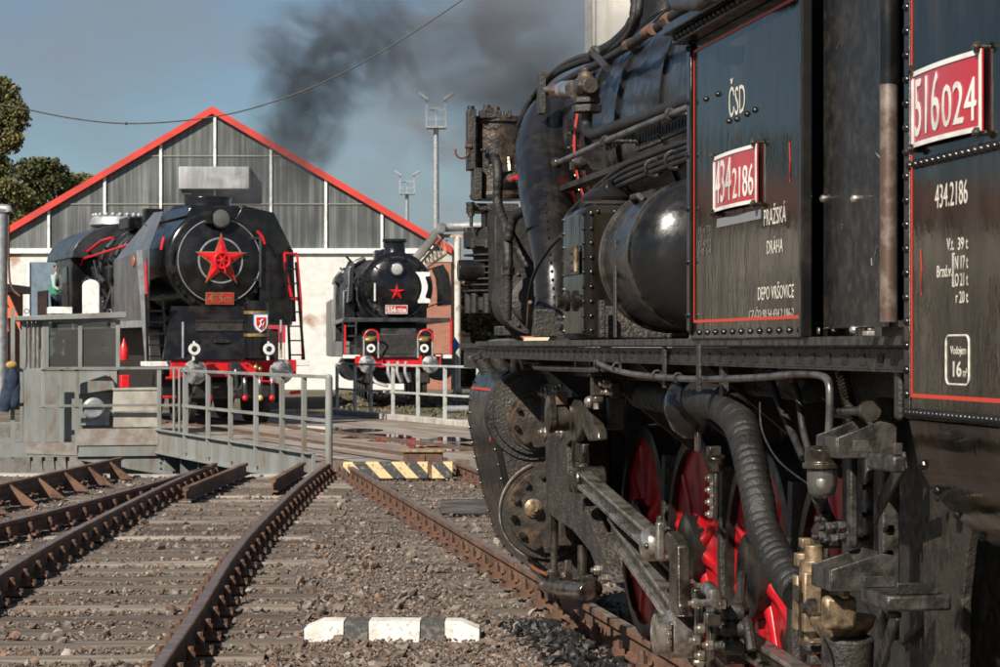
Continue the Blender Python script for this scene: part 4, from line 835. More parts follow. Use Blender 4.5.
def tb(pts, pxr, name=None, mt=None, smooth=6, ribs=None, seg=12, parent=en, m=None):
    P = [p(*a) for a in pts]; rs = [(pxr if not isinstance(pxr, (list, tuple)) else pxr[i]) / L.scale(P[min(len(P) // 2, len(P) - 1)] if not isinstance(pxr, (list, tuple)) else P[i]) for i in range(len(P))]
    mm = m or MB(); mm.tube(P, rs, seg, smooth=smooth, ribs=ribs); return mm.build(name, mt, parent) if name else mm

# ---- boiler and smokebox
BW, BR = 2.75, .85
m = MB(); m.lathe((0, 1.6, BW), (0, 1, 0), [(0, BR - .03), (0, BR), (1.7, BR), (1.7, BR - .12), (1.85, .6), (1.93, .2), (1.94, 0)], 72); part(m, 'smokebox', M_jacket)
m = MB(); m.lathe((0, -3.95, BW), (0, 1, 0), [(0, BR + .01), (5.56, BR - .012)], 72); part(m, 'boiler', M_jacket)
m = MB()
for t in (-3.1, -1.95, -.75, .35, 1.2): m.lathe((0, t, BW), (0, 1, 0), [(-.03, BR + .002), (-.03, BR + .014), (.03, BR + .014), (.03, BR + .002)], 72)
part(m, 'boiler_band', M_black)
m = MB()
for t in (1.62, 1.75):
    for k in range(60):
        a = 2 * math.pi * k / 60; m.rivet((BR * math.cos(a), t, BW + BR * math.sin(a)), (math.cos(a), 0, math.sin(a)), .015, .012)
part(m, 'smokebox_rivets', M_black)
m = MB(); m.lathe((0, 1.52, BW), (0, 1, 0), [(-.02, BR + .004), (-.02, BR + .012), (.02, BR + .012), (.02, BR + .004)], 80, 150, 215); o = part(m, 'red_band_line', M_line)
for t, h in ((2.6, .55),):
    m = MB(); m.lathe((0, t, BW + BR - .15), (0, 0, 1), [(0, .30), (.25, .24), (.9, .22), (1.0, .28), (1.05, .28)], 28); part(m, 'chimney', M_black)
m = MB(); m.lathe((0, .6, BW + BR - .1), (0, 0, 1), [(0, .36), (.35, .34), (.55, .2), (.62, 0)], 28); part(m, 'steam_dome', M_black)
m = MB(); m.box(-.62, .62, -4.2, -1.2, 1.1, 2.6); part(m, 'firebox', M_dark, .02)
# ---- frames, ash pan, far side
m = MB()
for v in (.56, -.56): m.prism([(-v, -7.4, .35), (-v, 3.9, .45), (-v, 3.9, 1.25), (-v, -7.4, 1.3)], (.03, 0, 0))
part(m, 'main_frame', M_dark); m = MB(); m.box(-.55, .55, -3.9, 3.0, .5, 1.2); part(m, 'frame_stretcher', M_dark)
m = MB(); m.box(-.6, 1.2, 3.9, 4.0, .75, 1.3); part(m, 'front_beam', M_redp)
# ---- running board with angle iron
m = MB(); m.box(-1.45, -.85, -6.25, 1.45, 1.545, 1.572); m.box(-1.22, -.85, 1.452, 3.95, 1.535, 1.567); m.box(.85, 1.45, -6.2, 3.9, 1.545, 1.572); part(m, 'running_board', M_sooty, .003); m = MB(); m.box(-1.462, -1.452, -6.25, 1.46, 1.552, 1.577); part(m, 'board_edge', M_step)
m = MB(); m.box(-1.43, -1.415, -6.2, 1.4, 1.487, 1.543); m.box(-1.43, -1.35, -6.2, 1.4, 1.480, 1.486); m.box(-1.19, -1.17, 1.42, 3.9, 1.40, 1.533); part(m, 'valance', M_sooty)
m = MB(); m.box(-1.12, -1.08, -6.2, 1.4, 1.39, 1.543); part(m, 'inner_beam', M_sooty)
m = MB()
for i in range(46):
    t = 1.2 - i * .16; m.box(-1.433, -1.4305, t, t + .05, 1.497, 1.528)
part(m, 'valance_slots', M_dark)
m = MB()
for t in (1.3, .2, -1.2, -2.4, -3.6, -4.7): m.prism([(-1.40, t, 1.54), (-.7, t, 1.54), (-.7, t, 1.05), (-.8, t, 1.05)], (0, .03, 0))
part(m, 'board_brackets', M_dark)

# ---- driving wheels
def wheel(name, t, r, v, bal=True, nsp=13, ph=0):
    # the wheel stands at v (outer face), lathe axis points outwards
    o = MB(); o.lathe((-v + .14, t, r), XM, [(0, r + .028), (.03, r + .028), (.04, r), (.135, r - .008), (.14, r - .02), (.14, r - .075), (.02, r - .075), (.0, r - .06)], 64); ty = part(o, name, M_tyre)
    o = MB(); o.lathe((-v + .115, t, r), XM, [(-.07, r - .17), (-.07, r - .072), (.082, r - .074), (.082, r - .15)], 64)
    for k in range(nsp):
        a = 2 * math.pi * (k + ph) / nsp; d = V((0, math.cos(a), math.sin(a))); o.tube([V((-v + .045, t, r)) + d * .1, V((-v + .045, t, r)) + d * (r * .5), V((-v + .048, t, r)) + d * (r - .11)], [.05, .028, .032], 10)
    o.lathe((-v + .040, t, r), XM, [(-.02, .02), (-.02, r - .1), (-.002, r - .1), (.004, .3), (.02, .02)], 40); o.build('spokes', M_red, ty)
    o = MB(); o.lathe((-v + .13, t, r), XM, [(-.1, .16), (0, .16), (.05, .12), (.06, 0)], 28); cz = r - .26; o.lathe((-v + .13, t, cz), XM, [(-.1, .12), (.03, .12), (.05, .09), (.05, 0)], 24); o.box(-v + .03, -v + .15, t - .1, t + .1, cz, r); o.build('hub', M_red, ty, .012)
    if bal: o = MB(); o.lathe((-v - .0, t + .03, r - .02), XM, [(-.03, .19), (.03, .19), (.036, .175), (.04, 0)], 36); o.build('crank_disc', M_black, ty)
    return ty
WR = .57
for i, t in enumerate((-.05, -1.20, -2.35, -3.50)):
    wheel('driving_wheel', t, WR, .79, True, 10, .3 * i)
    o = MB(); o.lathe((.65, t, WR), (1, 0, 0), [(0, WR + .02), (.14, WR), (.14, 0)], 40); part(o, 'far_driving_wheel', M_tyre)
    o = MB(); o.cyl((-.7, t, WR), (.7, t, WR), .09); part(o, 'axle', M_dark)
wheel('pony_wheel', 2.55, .41, .79, False, 9); wheel('trailing_tender_wheel', -7.2, .46, .79, False, 9)
# brake blocks between the wheels
for t in (-.62, -1.78, -2.92):
    m = MB(); m.prism([(-.80, t - .03, .25), (-.80, t + .05, .25), (-.80, t + .08, .6), (-.80, t + .05, 1.0), (-.80, t - .02, 1.0), (-.80, t + .02, .6)], (.07, 0, 0)); part(m, 'brake_hanger', M_sooty, .004)

# ---- cylinder casing: profile across the engine read at the rear face
TR = 1.45
rear = [(519, 362), (503, 374), (494, 395), (492, 425), (498, 458), (507, 500), (520, 545), (534, 566), (556, 583), (590, 586), (612, 560), (612, 362)]
R0 = [q(x, y, TR) for x, y in rear]
m = MB(); m.prism(R0, (0, 1.05, 0)); part(m, 'cylinder_casing', M_black, .025)
m = MB(); P2 = [P + V((.004, -.002, 0)) for P in [q(x, y, TR) for x, y in [(521, 366), (507, 378), (499, 398), (497, 425), (503, 458), (512, 500), (524, 542), (537, 562), (557, 578), (590, 582), (608, 560), (608, 366)]]]; m.prism(P2, (0, -.02, 0)); part(m, 'casing_rear_plate', M_sooty, .004)
edge = [V((P.x - .004, TR + .03, P.z)) for P in R0[:10]]; m = MB()
for a, b in zip(edge, edge[1:]):
    n_ = max(1, int((b - a).length / .075))
    for k in range(n_):
        c = a.lerp(b, (k + .5) / n_); nd = (b - a).cross(V((0, 1, 0))).normalized(); nd = nd if nd.x < 0 else -nd
        for dt in (0, .97): m.rivet(c + V((0, dt, 0)), nd, .011, .009)
part(m, 'casing_rivets', M_black)
m = MB(); m.lathe(R0[8] + V((.05, -.012, 0)), (0, 1, 0), [(0, .01), (.01, .01)], 6); 
# casing lining (thin red)
m = MB(); m.box(R0[2].x - .006, R0[2].x - .002, TR + .12, TR + .9, R0[2].z + .02, R0[2].z + .035); m.box(R0[2].x - .006, R0[2].x - .002, TR + .12, TR + .135, R0[3].z - .1, R0[2].z + .02); part(m, 'red_band_line', M_line)
# oil boxes on the casing top
for (x, y) in ((479, 367), (493, 364)):
    c = q(x + 12, y, TR + .5); m = MB(); m.cyl(c + V((-.02, 0, -.03)), c + V((-.07, 0, .06)), .045, seg=14); m.cyl(c + V((-.07, 0, .06)), c + V((-.085, 0, .085)), .055, seg=6); part(m, 'filler_cap', M_sooty)
# steam chest and cylinder covers
def cover(cx, cy, rpx, t, name, mt, nb=10, boss=True, rings=True):
    c = q(cx, cy, t); r = rpx / L.scale(c); m = MB(); m.lathe(c, BK, [(-.05, r * 1.0), (.0, r), (.018, r * .97), (.018, r * .86), (.045, r * .84), (.05, r * .5), (.06, r * .3), (.06, 0)], 56); pc = part(m, name, mt)
    m = MB()
    for k in range(nb):
        a = 2 * math.pi * (k + .35) / nb; m.hexb(c + V((math.cos(a) * r * .74, -.045, math.sin(a) * r * .74)), BK, r * .055 + .008, .022)
    m.build('cover_bolts', M_dsteel, pc); return c, r, pc
cover(532, 414, 47, TR - .02, 'valve_chest_flange', M_sooty, 0)
cover(537, 421, 31, TR - .06, 'valve_chest_cover', M_oily, 8)
c, r, pc = cover(548, 511, 49, TR - .03, 'cylinder_cover', M_oily, 12)
m = MB(); cc = q(533, 508, TR - .08); m.lathe(cc, BK, [(0, .055), (.02, .055), (.03, .035), (.055, .035), (.06, .018), (.075, .018)], 20); m.build('relief_valve', M_brass, pc)
m = MB(); m.ring(c + V((0, -.03, 0)), (0, 1, 0), r * 1.02, .0045, 50, 6, 120, 250); m.build('cover_rim_wire', M_edge, pc)
# two gland bosses near the valve chest
for x, y in ((533, 393), (537, 420)):
    m = MB(); c = p(x + 3, y, 1.03); m.lathe(c, BK, [(0, .035), (.04, .035), (.05, .02), (.07, .02)], 14); part(m, 'gland_nut', M_dsteel)

# ---- motion bracket casting: flanged top with bolts, stem and sweeping foot
VBk = 1.10; pl = [(538, 388), (536, 398), (537, 434), (545, 445), (546, 478), (547, 512), (556, 520), (572, 530), (590, 552), (600, 580), (612, 583), (607, 560), (590, 520), (578, 486), (568, 478), (566, 445), (572, 438), (572, 388), (566, 384), (545, 383)]
P = [p(x, y, VBk) for x, y in pl]; m = MB(); m.prism(P, (.07, 0, 0)); part(m, 'motion_bracket', M_gritty, .006)
pl = [(546, 343), (550, 336), (566, 336), (570, 384), (548, 384), (543, 372), (547, 360)]
m = MB(); m.prism([p(x, y, VBk - .005) for x, y in pl], (.06, 0, 0)); part(m, 'bracket_neck', M_sooty, .005)
m = MB()
for x, y in ((546, 393), (561, 390), (546, 432), (562, 432)): P0 = p(x, y, VBk + .002); m.lathe(P0, XM, [(0, .036), (.008, .036), (.012, .027)], 16); m.hexb(P0 + XM * .01, XM, .026, .022)
for x, y in ((599, 570), (607, 579)): P0 = p(x, y, VBk + .002); m.hexb(P0, XM, .026, .025)
part(m, 'bracket_bolts', M_steel)
m = MB(); a, b = p(553, 413, 1.22), p(569, 412, 1.22); m.lathe(V((-1.10, (a.y + b.y) / 2, a.z)), XM, [(0, .10), (.015, .105), (.03, .09), (.15, .088), (.16, .10), (.19, .10), (.2, .05)], 28); part(m, 'trunnion_bearing', M_dsteel)
m = MB(); bx(m, 555, 568, 392, 405, 1.16, 1.26); part(m, 'oil_box', M_rust, .006)
# curved link to its right
m = MB(); pl = [(570, 405), (574, 398), (581, 400), (590, 412), (597, 430), (598, 440), (588, 441), (582, 428), (575, 441), (570, 441), (569, 420)]
m.prism([p(x, y, 1.20) for x, y in pl], (.05, 0, 0)); part(m, 'expansion_link', M_dsteel, .008)
m = MB(); bx(m, 574, 590, 443, 462, 1.06, 1.10); bx(m, 572, 594, 462, 476, 1.05, 1.12); part(m, 'die_block', M_dsteel, .006)
m = MB(); P0 = p(583, 467, 1.122); m.hexb(P0, XM, .018, .015); part(m, 'die_block_bolt', M_steel)
tb([(574, 441, 1.16), (573, 460, 1.15), (576, 477, 1.13)], 1.6, 'lifting_wire', M_dsteel, seg=6)
# lubricator hanging under the board
m = MB(); bx(m, 590, 606, 376, 396, 1.26, 1.36); bx(m, 592, 604, 396, 403, 1.27, 1.35); part(m, 'lubricator', M_dsteel, .008)
m = MB(); P0 = p(590, 402, 1.3); m.ball(P0, .03, 10, 8); m.cyl(p(598, 403, 1.31), p(598, 409, 1.31), .022, seg=10); m.hexb(p(610, 384, 1.3), XM, .02, .03); m.hexb(p(612, 392, 1.3), XM, .016, .03); part(m, 'lubricator_unions', M_steel)
m = MB(); bx(m, 609, 622, 382, 398, 1.08, 1.2); bx(m, 606, 626, 397, 430, 1.0, 1.12); part(m, 'reversing_box', M_sooty, .01)
m = MB(); bx(m, 600, 612, 342, 372, 1.36, 1.40); bx(m, 588, 600, 355, 376, 1.30, 1.38); part(m, 'hanger_plate', M_sooty, .006)

# ---- rods: fluted coupling bars seen running back and down
def fluted(a, b, wpx, name, v, mt=M_steel, th=.07):
    """I-section rod: dark web with two bright raised flanges"""
    A, B = p(*a, v), p(*b, v); w = wpx / L.scale((A + B) / 2); d = (B - A).normalized(); n_ = V((-1, 0, 0)).cross(d).normalized()
    m = MB(); m.beam(A - XM * th / 2, B - XM * th / 2, th * .7, w * .98, n_); o = part(m, name, M_dsteel)
    for sg, ww in ((-1, .26), (1, .20)):
        m = MB(); m.beam(A + n_ * sg * w * (.5 - ww / 2) - XM * (th / 2 - .012), B + n_ * sg * w * (.5 - ww / 2) - XM * (th / 2 - .012), th, w * ww, n_); m.build('rod_flange', mt, o, .004)
    return o
fluted((580, 480), (648, 541), 19, 'slide_bar', 1.20)
fluted((609, 527), (690, 640), 24, 'connecting_rod', 1.12)
fluted((620, 521), (690, 598), 16, 'slide_bar', 1.0)
m = MB(); a = p(576, 480, 1.2); m.lathe(a + V((.03, 0, 0)), XM, [(-.12, .07), (.04, .07), (.05, .05)], 20); bx(m, 568, 584, 470, 492, 1.08, 1.2); part(m, 'slide_bar_seat', M_dsteel, .01)
# small end with split cotter, vertical arm and large strap
m = MB(); c = p(652, 544, 1.22); m.lathe(c, XM, [(-.08, .075), (.02, .075), (.04, .06), (.05, .04)], 24); bx(m, 655, 665, 522, 560, 1.14, 1.26); part(m, 'rod_end_bearing', M_steel, .008)
m = MB(); bx(m, 657, 663, 516, 523, 1.18, 1.22); m.hexb(p(648, 546, 1.275), XM, .016, .012); part(m, 'cotter_pin', M_dsteel, .004)
pl = [(666, 531), (672, 536), (677, 546), (678, 606), (681, 617), (668, 617), (668, 606), (669, 556), (664, 549)]
m = MB(); m.prism([p(x, y, 1.24) for x, y in pl], (.055, 0, 0)); part(m, 'union_link', M_dsteel, .008)
m = MB(); c = p(681, 634, 1.2); m.lathe(c, XM, [(-.06, .10), (.05, .10), (.06, .085), (.11, .085), (.115, .07), (.12, .04)], 36); part(m, 'crank_pin_cap', M_steel)
m = MB(); bx(m, 668, 674, 622, 652, 1.28, 1.33); part(m, 'keeper_plate', M_dsteel, .006)
for y in (626, 634, 643): m = MB(); m.hexb(p(671, y, 1.332), XM, .014, .012); part(m, 'keeper_nut', M_steel)
m = MB()   # crosshead guide and its bolts: block right of the crank pin
for (x0, x1, y0, y1, v0, v1) in ((691, 712, 588, 606, 1.10, 1.26), (694, 706, 606, 636, 1.08, 1.22), (703, 722, 612, 626, 1.12, 1.30), (692, 700, 634, 667, 1.08, 1.2), (706, 716, 626, 672, 1.08, 1.2), (716, 728, 598, 610, 1.12, 1.2)): bx(m, x0, x1, y0, y1, v0, v1)
part(m, 'strap_block', M_dsteel, .008)
m = MB(); c0 = p(702, 603, 1.285); m.cyl(p(696, 603, 1.29), p(711, 602, 1.29), .014, seg=10); m.cyl(p(701, 588, 1.2), p(701, 583, 1.2), .03, seg=12); m.tube([p(708, 588, 1.25), p(714, 594, 1.25), p(714, 618, 1.25)], .03, 10)
for x, y in ((698, 603), (704, 628), (699, 640), (725, 604), (704, 655), (712, 645), (703, 662)): m.hexb(p(x, y, 1.27), XM, .02, .022)
part(m, 'strap_fittings', M_steel)
m = MB()
for i in range(9):
    x, y = 728 + (i % 3) * 8, 612 + (i // 3) * 17; c = p(x, y, 1.1); m.lathe(c, XM, [(0, .035), (.05, .035), (.06, .02), (.09, .02)], 12)
bx(m, 724, 750, 607, 664, .98, 1.1); part(m, 'eccentric_gear', M_sooty, .01)
fluted((735, 640), (812, 690), 24, 'coupling_rod', 1.04); fluted((690, 640), (745, 690), 20, 'coupling_rod', .98, M_dsteel)
tb([(742, 575, 1.0), (741, 600, 1.06), (748, 625, 1.1), (752, 650, 1.1)], 5, 'brake_lever', M_sooty, seg=8)

# ---- drain cocks under the cylinder
m = MB(); m.cyl(p(555, 482, 1.06), p(554, 572, 1.06), .022, seg=10); m.cyl(p(582, 545, 1.0), p(582, 575, 1.0), .025, seg=10); part(m, 'drain_rods', M_dsteel)
m = MB(); m.tube([p(543, 586, 1.1), p(550, 586, 1.1), p(568, 590, 1.1), p(588, 592, 1.05)], [.03, .04, .055, .05], 14); bx(m, 549, 560, 571, 582, 1.04, 1.14); bx(m, 552, 557, 582, 597, 1.08, 1.13); bx(m, 564, 572, 560, 582, 1.0, 1.1); m.ball(p(590, 589, 1.02), .07, 12, 8); part(m, 'drain_cock', M_dsteel, .005)
m = MB(); m.hexb(p(544, 584, 1.13), XM, .022, .015); m.hexb(p(551, 572, 1.15), XM, .016, .015); m.hexb(p(567, 596, 1.1), XM, .02, .02); m.hexb(p(565, 574, 1.12), XM, .015, .012); part(m, 'drain_cock_nuts', M_steel)
tb([(520, 545, 1.12), (532, 566, 1.12), (546, 574, 1.12)], 1.8, 'copper_drain_pipe', mat('copper', (.42, .14, .05), .35, .6), seg=8)
tb([(534, 569, 1.1), (541, 574, 1.1), (550, 584, 1.08)], 4, 'drain_elbow', M_black, seg=10)
m = MB(); bx(m, 553, 576, 507, 545, .9, 1.0); part(m, 'cylinder_lower_casting', M_oily, .01)

# ---- front air pump: ribbed lower cylinder, lagged upper cylinder, valve top
PT = 3.35; pcx = lambda x, y: q(x, y, PT)
c = pcx(498, 150); sc = L.scale(c); top, bot = pcx(498, 118).z, pcx(498, 200).z
m = MB(); m.lathe((c.x, PT, bot), (0, 0, 1), [(0, .185), (.03, .195), (.04, .185), (top - bot - .05, .185), (top - bot - .04, .2), (top - bot, .2), (top - bot, 0)], 40); part(m, 'pump_steam_cylinder', M_oily, .004)
m = MB()
for (x0, x1, y0, y1, d) in ((464, 472, 112, 172, .12), (476, 497, 113, 121, .1), (480, 488, 110, 116, .08), (500, 507, 113, 121, .06), (470, 478, 170, 202, .1)):
    a, b = pcx(x0, y1), pcx(x1, y0); m.box(a.x, b.x, PT - .2, PT - .2 + d, a.z, b.z)
for x, y0, y1 in ((468, 108, 118), (484, 107, 116), (493, 109, 116)): m.cyl(pcx(x, y1) - V((0, .14, 0)), pcx(x, y0) - V((0, .14, 0)), .025, seg=10)
part(m, 'pump_valve_gear', M_sooty, .006)
m = MB(); m.ring(pcx(458, 154) - V((0, .2, 0)), (0, 1, 0), .045, .007, 16, 6, -60, 200); m.cyl(pcx(461, 149) - V((0, .2, 0)), pcx(467, 149) - V((0, .2, 0)), .014, seg=8); part(m, 'pump_loop_pipe', M_rust)
m = MB(); m.box(pcx(470, 0).x, pcx(515, 0).x, PT - .16, PT + .2, pcx(0, 208).z, pcx(0, 200).z); m.box(pcx(484, 0).x, pcx(512, 0).x, PT - .08, PT + .14, pcx(0, 226).z, pcx(0, 208).z); part(m, 'pump_middle_block', M_sooty, .008)
m = MB(); m.cyl(pcx(467, 218) - V((0, .2, 0)), pcx(466, 204) - V((0, .2, 0)), .022, .03, 10); m.cyl(pcx(467, 228) - V((0, .2, 0)), pcx(467, 218) - V((0, .2, 0)), .012, seg=8); part(m, 'pump_oil_cup', M_sooty)
cl = pcx(491, 260); m = MB(); prof = [(0, .17), (.05, .19), (.08, .13)]; z0, z1 = pcx(0, 312).z, pcx(0, 224).z; H_ = z1 - z0
prof = [(0, .10), (.02, .15), (.10, .15), (.12, .11)]; zz = .14
while zz < H_ - .16: prof += [(zz, .12), (zz + .004, .185), (zz + .014, .185), (zz + .018, .12)]; zz += .040
prof += [(H_ - .14, .13), (H_ - .13, .18), (H_ - .04, .19), (H_, .14), (H_, 0)]
m.lathe((cl.x, PT, z0), (0, 0, 1), prof, 36); part(m, 'pump_air_cylinder', M_dark, smooth=True)
m = MB()
for k in range(10): a = 2 * math.pi * k / 10; m.cyl((cl.x + .165 * math.cos(a), PT + .165 * math.sin(a), z1 - .14), (cl.x + .165 * math.cos(a), PT + .165 * math.sin(a), z1 - .0), .022, seg=8); m.cyl((cl.x + .15 * math.cos(a), PT + .15 * math.sin(a), z0 + .0), (cl.x + .15 * math.cos(a), PT + .15 * math.sin(a), z0 + .13), .03, seg=8)
part(m, 'pump_flange_bolts', M_dark)
a = pcx(470, 271); m = MB(); m.cyl(a - V((.09, .1, 0)), a + V((.08, -.1, 0)), .072, seg=22); m.cyl(a - V((.095, .1, 0)), a - V((.09, .1, 0)), .066, seg=22); part(m, 'pump_air_strainer', M_black, .006)
tb([(488, 160, 1.18), (495, 158, 1.2), (498, 175, 1.2), (498, 205, 1.2), (506, 228, 1.18), (508, 255, 1.18), (508, 278, 1.18)], 5.2, 'pump_steam_pipe', M_lag, ribs=(.05, .004))
tb([(548, 192, 1.0), (530, 207, 1.08), (514, 218, 1.15), (508, 240, 1.18)], 5.2, 'pump_exhaust_pipe', M_lag, ribs=(.05, .004))
tb([(508, 230, 1.1), (520, 252, 1.02), (535, 275, .95)], 5.6, 'pump_delivery_pipe', M_lag, ribs=(.05, .004))
tb([(508, 276, 1.18), (507, 320, 1.18)], 4.6, 'pump_drain_pipe', M_sooty)
m = MB(); m.cyl(p(508, 275, 1.18), p(508, 267, 1.18), .045, seg=6); m.cyl(p(510, 172, 1.12), p(509, 158, 1.12), .02, seg=8); part(m, 'pipe_union', M_dsteel)
m = MB(); bx(m, 484, 489, 147, 168, 1.22, 1.26); m.hexb(p(486, 150, 1.26), XM, .02, .02); m.hexb(p(499, 154, 1.24), XM, .02, .02); bx(m, 501, 520, 172, 190, 1.0, 1.12); m.cyl(p(506, 184, 1.14), p(511, 178, 1.14), .03, seg=10); part(m, 'pump_flange', M_sooty, .005)
m = MB(); m.cyl(p(511, 180, 1.16), p(517, 177, 1.16), .016, seg=8); part(m, 'pump_red_cock', M_redp)
m = MB(); a = q(500, 210, 3.0); m.box(a.x - .05, a.x + .55, 2.9, 3.25, q(0, 300, 3.0).z, q(0, 205, 3.0).z); part(m, 'pump_bracket', M_dark, .01)

# ---- large steam pipe from smokebox down to the cylinder
PP = [(600, 84, .40), (572, 98, .62), (553, 122, .82), (545, 152, .93), (547, 190, 1.0), (552, 225, 1.03), (556, 262, 1.05), (557, 300, 1.06), (557, 335, 1.06)]
P = [p(*a) for a in PP]; m = MB(); m.tube(P, [.10, .15, .18, .188, .172, .155, .13, .125, .15], 32, smooth=8); part(m, 'steam_pipe', M_black)
m = MB()
for i, (x, y, v, r_, d) in enumerate(((545, 152, .93, .190, (.05, .1, 1)), (553, 232, 1.035, .154, (.1, .2, 1)))): m.ring(p(x, y, v), d, r_, .008, 40, 6)
for i in range(15): a = p(545 + i * .8, 195 + i * 8.5, 1.165 - i * .002); m.rivet(a, XM + BK * .3, .011, .009)
part(m, 'pipe_seams', M_black)
m = MB(); c = p(533, 300, .98); m.lathe(c, BK, [(-.5, .19), (-.1, .19), (-.1, .215), (0, .215), (.0, .15), (.06, .15), (.08, .12), (.1, 0)], 36); part(m, 'pump_silencer', M_sooty)
m = MB()
for k in range(12): a = 2 * math.pi * k / 12; m.rivet(c + V((.185 * math.cos(a), -.002, .185 * math.sin(a))), BK, .014, .012)
part(m, 'silencer_rivets', M_sooty)
tb([(561, 236, 1.28), (548, 250, 1.26), (536, 270, 1.26), (530, 290, 1.24), (528, 318, 1.2)], 1.9, 'thin_conduit', M_dark, seg=8)
tb([(530, 302, 1.24), (528, 326, 1.2)], 2, 'rusty_conduit_end', M_rust, seg=8)

# ---- boiler side piping
tb([(640, -8, .80), (637, 18, .82), (624, 40, .80), (600, 56, .78), (578, 63, .82), (552, 76, .86), (530, 102, .92), (519, 126, .96)], 3.6, 'feed_pipe', M_lag)
tb([(637, -6, .74), (636, 14, .76), (629, 30, .78), (612, 46, .78), (596, 54, .78)], 7.0, 'lagged_pipe', M_lag, ribs=(.08, .006))
tb([(596, 54, .78), (577, 58, .82), (556, 70, .86), (536, 92, .92), (524, 116, .96)], 2.6, 'vent_pipe', M_sooty)
tb([(692, 2, .96), (668, 20, .95), (650, 32, .93), (625, 48, .9), (598, 64, .88), (574, 76, .9), (548, 92, .92)], 4.4, 'ejector_pipe', M_lag)
m = MB(); m.cyl(p(646, 33, .96), p(653, 29, .96), .030, seg=10); m.cyl(p(665, 21, .96), p(670, 18, .96), .032, seg=6); m.cyl(p(627, 46, .9), p(631, 44, .9), .034, seg=8); part(m, 'pipe_collars', M_rust)
m = MB(); m.cyl(p(595, 50, .86), p(592, 56, .86), .03, seg=10); m.tube([p(592, 52, .86), p(600, 60, .9), p(607, 68, .94)], .022, 8); part(m, 'pipe_elbow', M_sooty)
m = MB(); m.box(-1.0, -.96, p(543, 0, .98).y, p(540, 0, .98).y, p(540, 115, .98).z, p(540, 74, .98).z); part(m, 'handrail_stanchion', M_sooty, .004)
# clack valve: body, side nuts, lower flange
c = p(586, 88, 1.05); u = 1 / L.scale(c); m = MB(); m.lathe(c - V((0, 0, 17 * u)), (0, 0, 1), [(0, 10 * u), (3 * u, 12 * u), (5 * u, 13 * u), (24 * u, 13 * u), (27 * u, 9 * u), (29 * u, 8 * u), (32 * u, 8 * u), (32 * u, 5 * u), (37 * u, 5 * u), (37 * u, 0)], 28); m.cyl(c, c + V((0, .20, .0)), 7 * u, seg=18); m.cyl(c, c + V((0, -.13, 0)), 8 * u, seg=18); m.lathe(c, BK + XM * .6, [(.05, 8 * u), (.09, 8 * u), (.1, 6 * u), (.12, 0)], 20); part(m, 'clack_valve', M_oily, .004)
m = MB(); P0 = p(558, 90, 1.05); m.cyl(p(554, 91, 1.05), p(563, 90, 1.05), .042, seg=6); part(m, 'rusty_nut', M_rust, .004)
m = MB(); m.cyl(p(546, 89, 1.05), p(555, 90, 1.05), .015, seg=8); m.cyl(p(563, 90, 1.05), p(574, 89, 1.05), .05, seg=14); part(m, 'valve_spindle', M_steel)
c = p(587, 109, 1.05); m = MB(); m.cyl(c - V((0, 0, .02)), c + V((0, 0, .02)), .085, seg=6); m.cyl(c + V((0, 0, .03)), c + V((0, 0, .06)), .075, seg=6); part(m, 'valve_flange', M_sooty, .004)
tb([(587, 112, 1.05), (587, 128, 1.05), (594, 134, 1.05), (615, 127, 1.03), (650, 115, 1.02), (694, 98, 1.02)], 6.0, 'injector_feed_pipe', M_lag)
tb([(557, 163, 1.14), (580, 153, 1.14), (620, 135, 1.14), (692, 106, 1.14)], 3.3, 'boiler_handrail', M_rod, smooth=2)
m = MB(); m.ball(p(557, 163, 1.14), .032, 12, 8); m.lathe(p(580, 163, 1.0), (0, -1, 0), [(-.15, .02), (0, .035), (.1, .02)], 12); m.box(-1.05, -.85, p(579, 0, 1.0).y - .02, p(579, 0, 1.0).y + .02, p(579, 170, 1.0).z, p(579, 162, 1.0).z); part(m, 'handrail_knob', M_dsteel)
for x, y in ((671, 114), (606, 141)): m = MB(); c = p(x, y, 1.14); m.ring(c, (0, 1, .1), .022, .008, 16, 6); m.cyl(c, c + V((.25, 0, 0)), .010, seg=8); part(m, 'handrail_bracket', M_sooty)
for i, (dy, rr_) in enumerate(((0, 2.6), (6, 2.6), (12, 3.0), (18, 3.0))):
    tb([(568 + i * 2, 214 + i * 1, 1.08 - .02 * i), (590, 193 + dy * .5, 1.08), (620, 168 + dy, 1.07), (650, 155 + dy, 1.07), (694, 139 + dy, 1.07)], rr_, 'cable_conduit', M_lag, ribs=(.06, .002), seg=10)
for x, y in ((654, 160), (674, 152), (607, 185)):
    m = MB(); m.ring(p(x, y + 8, 1.09), (0, .95, .3), .04, .009, 20, 6); part(m, 'conduit_clip', M_sooty)
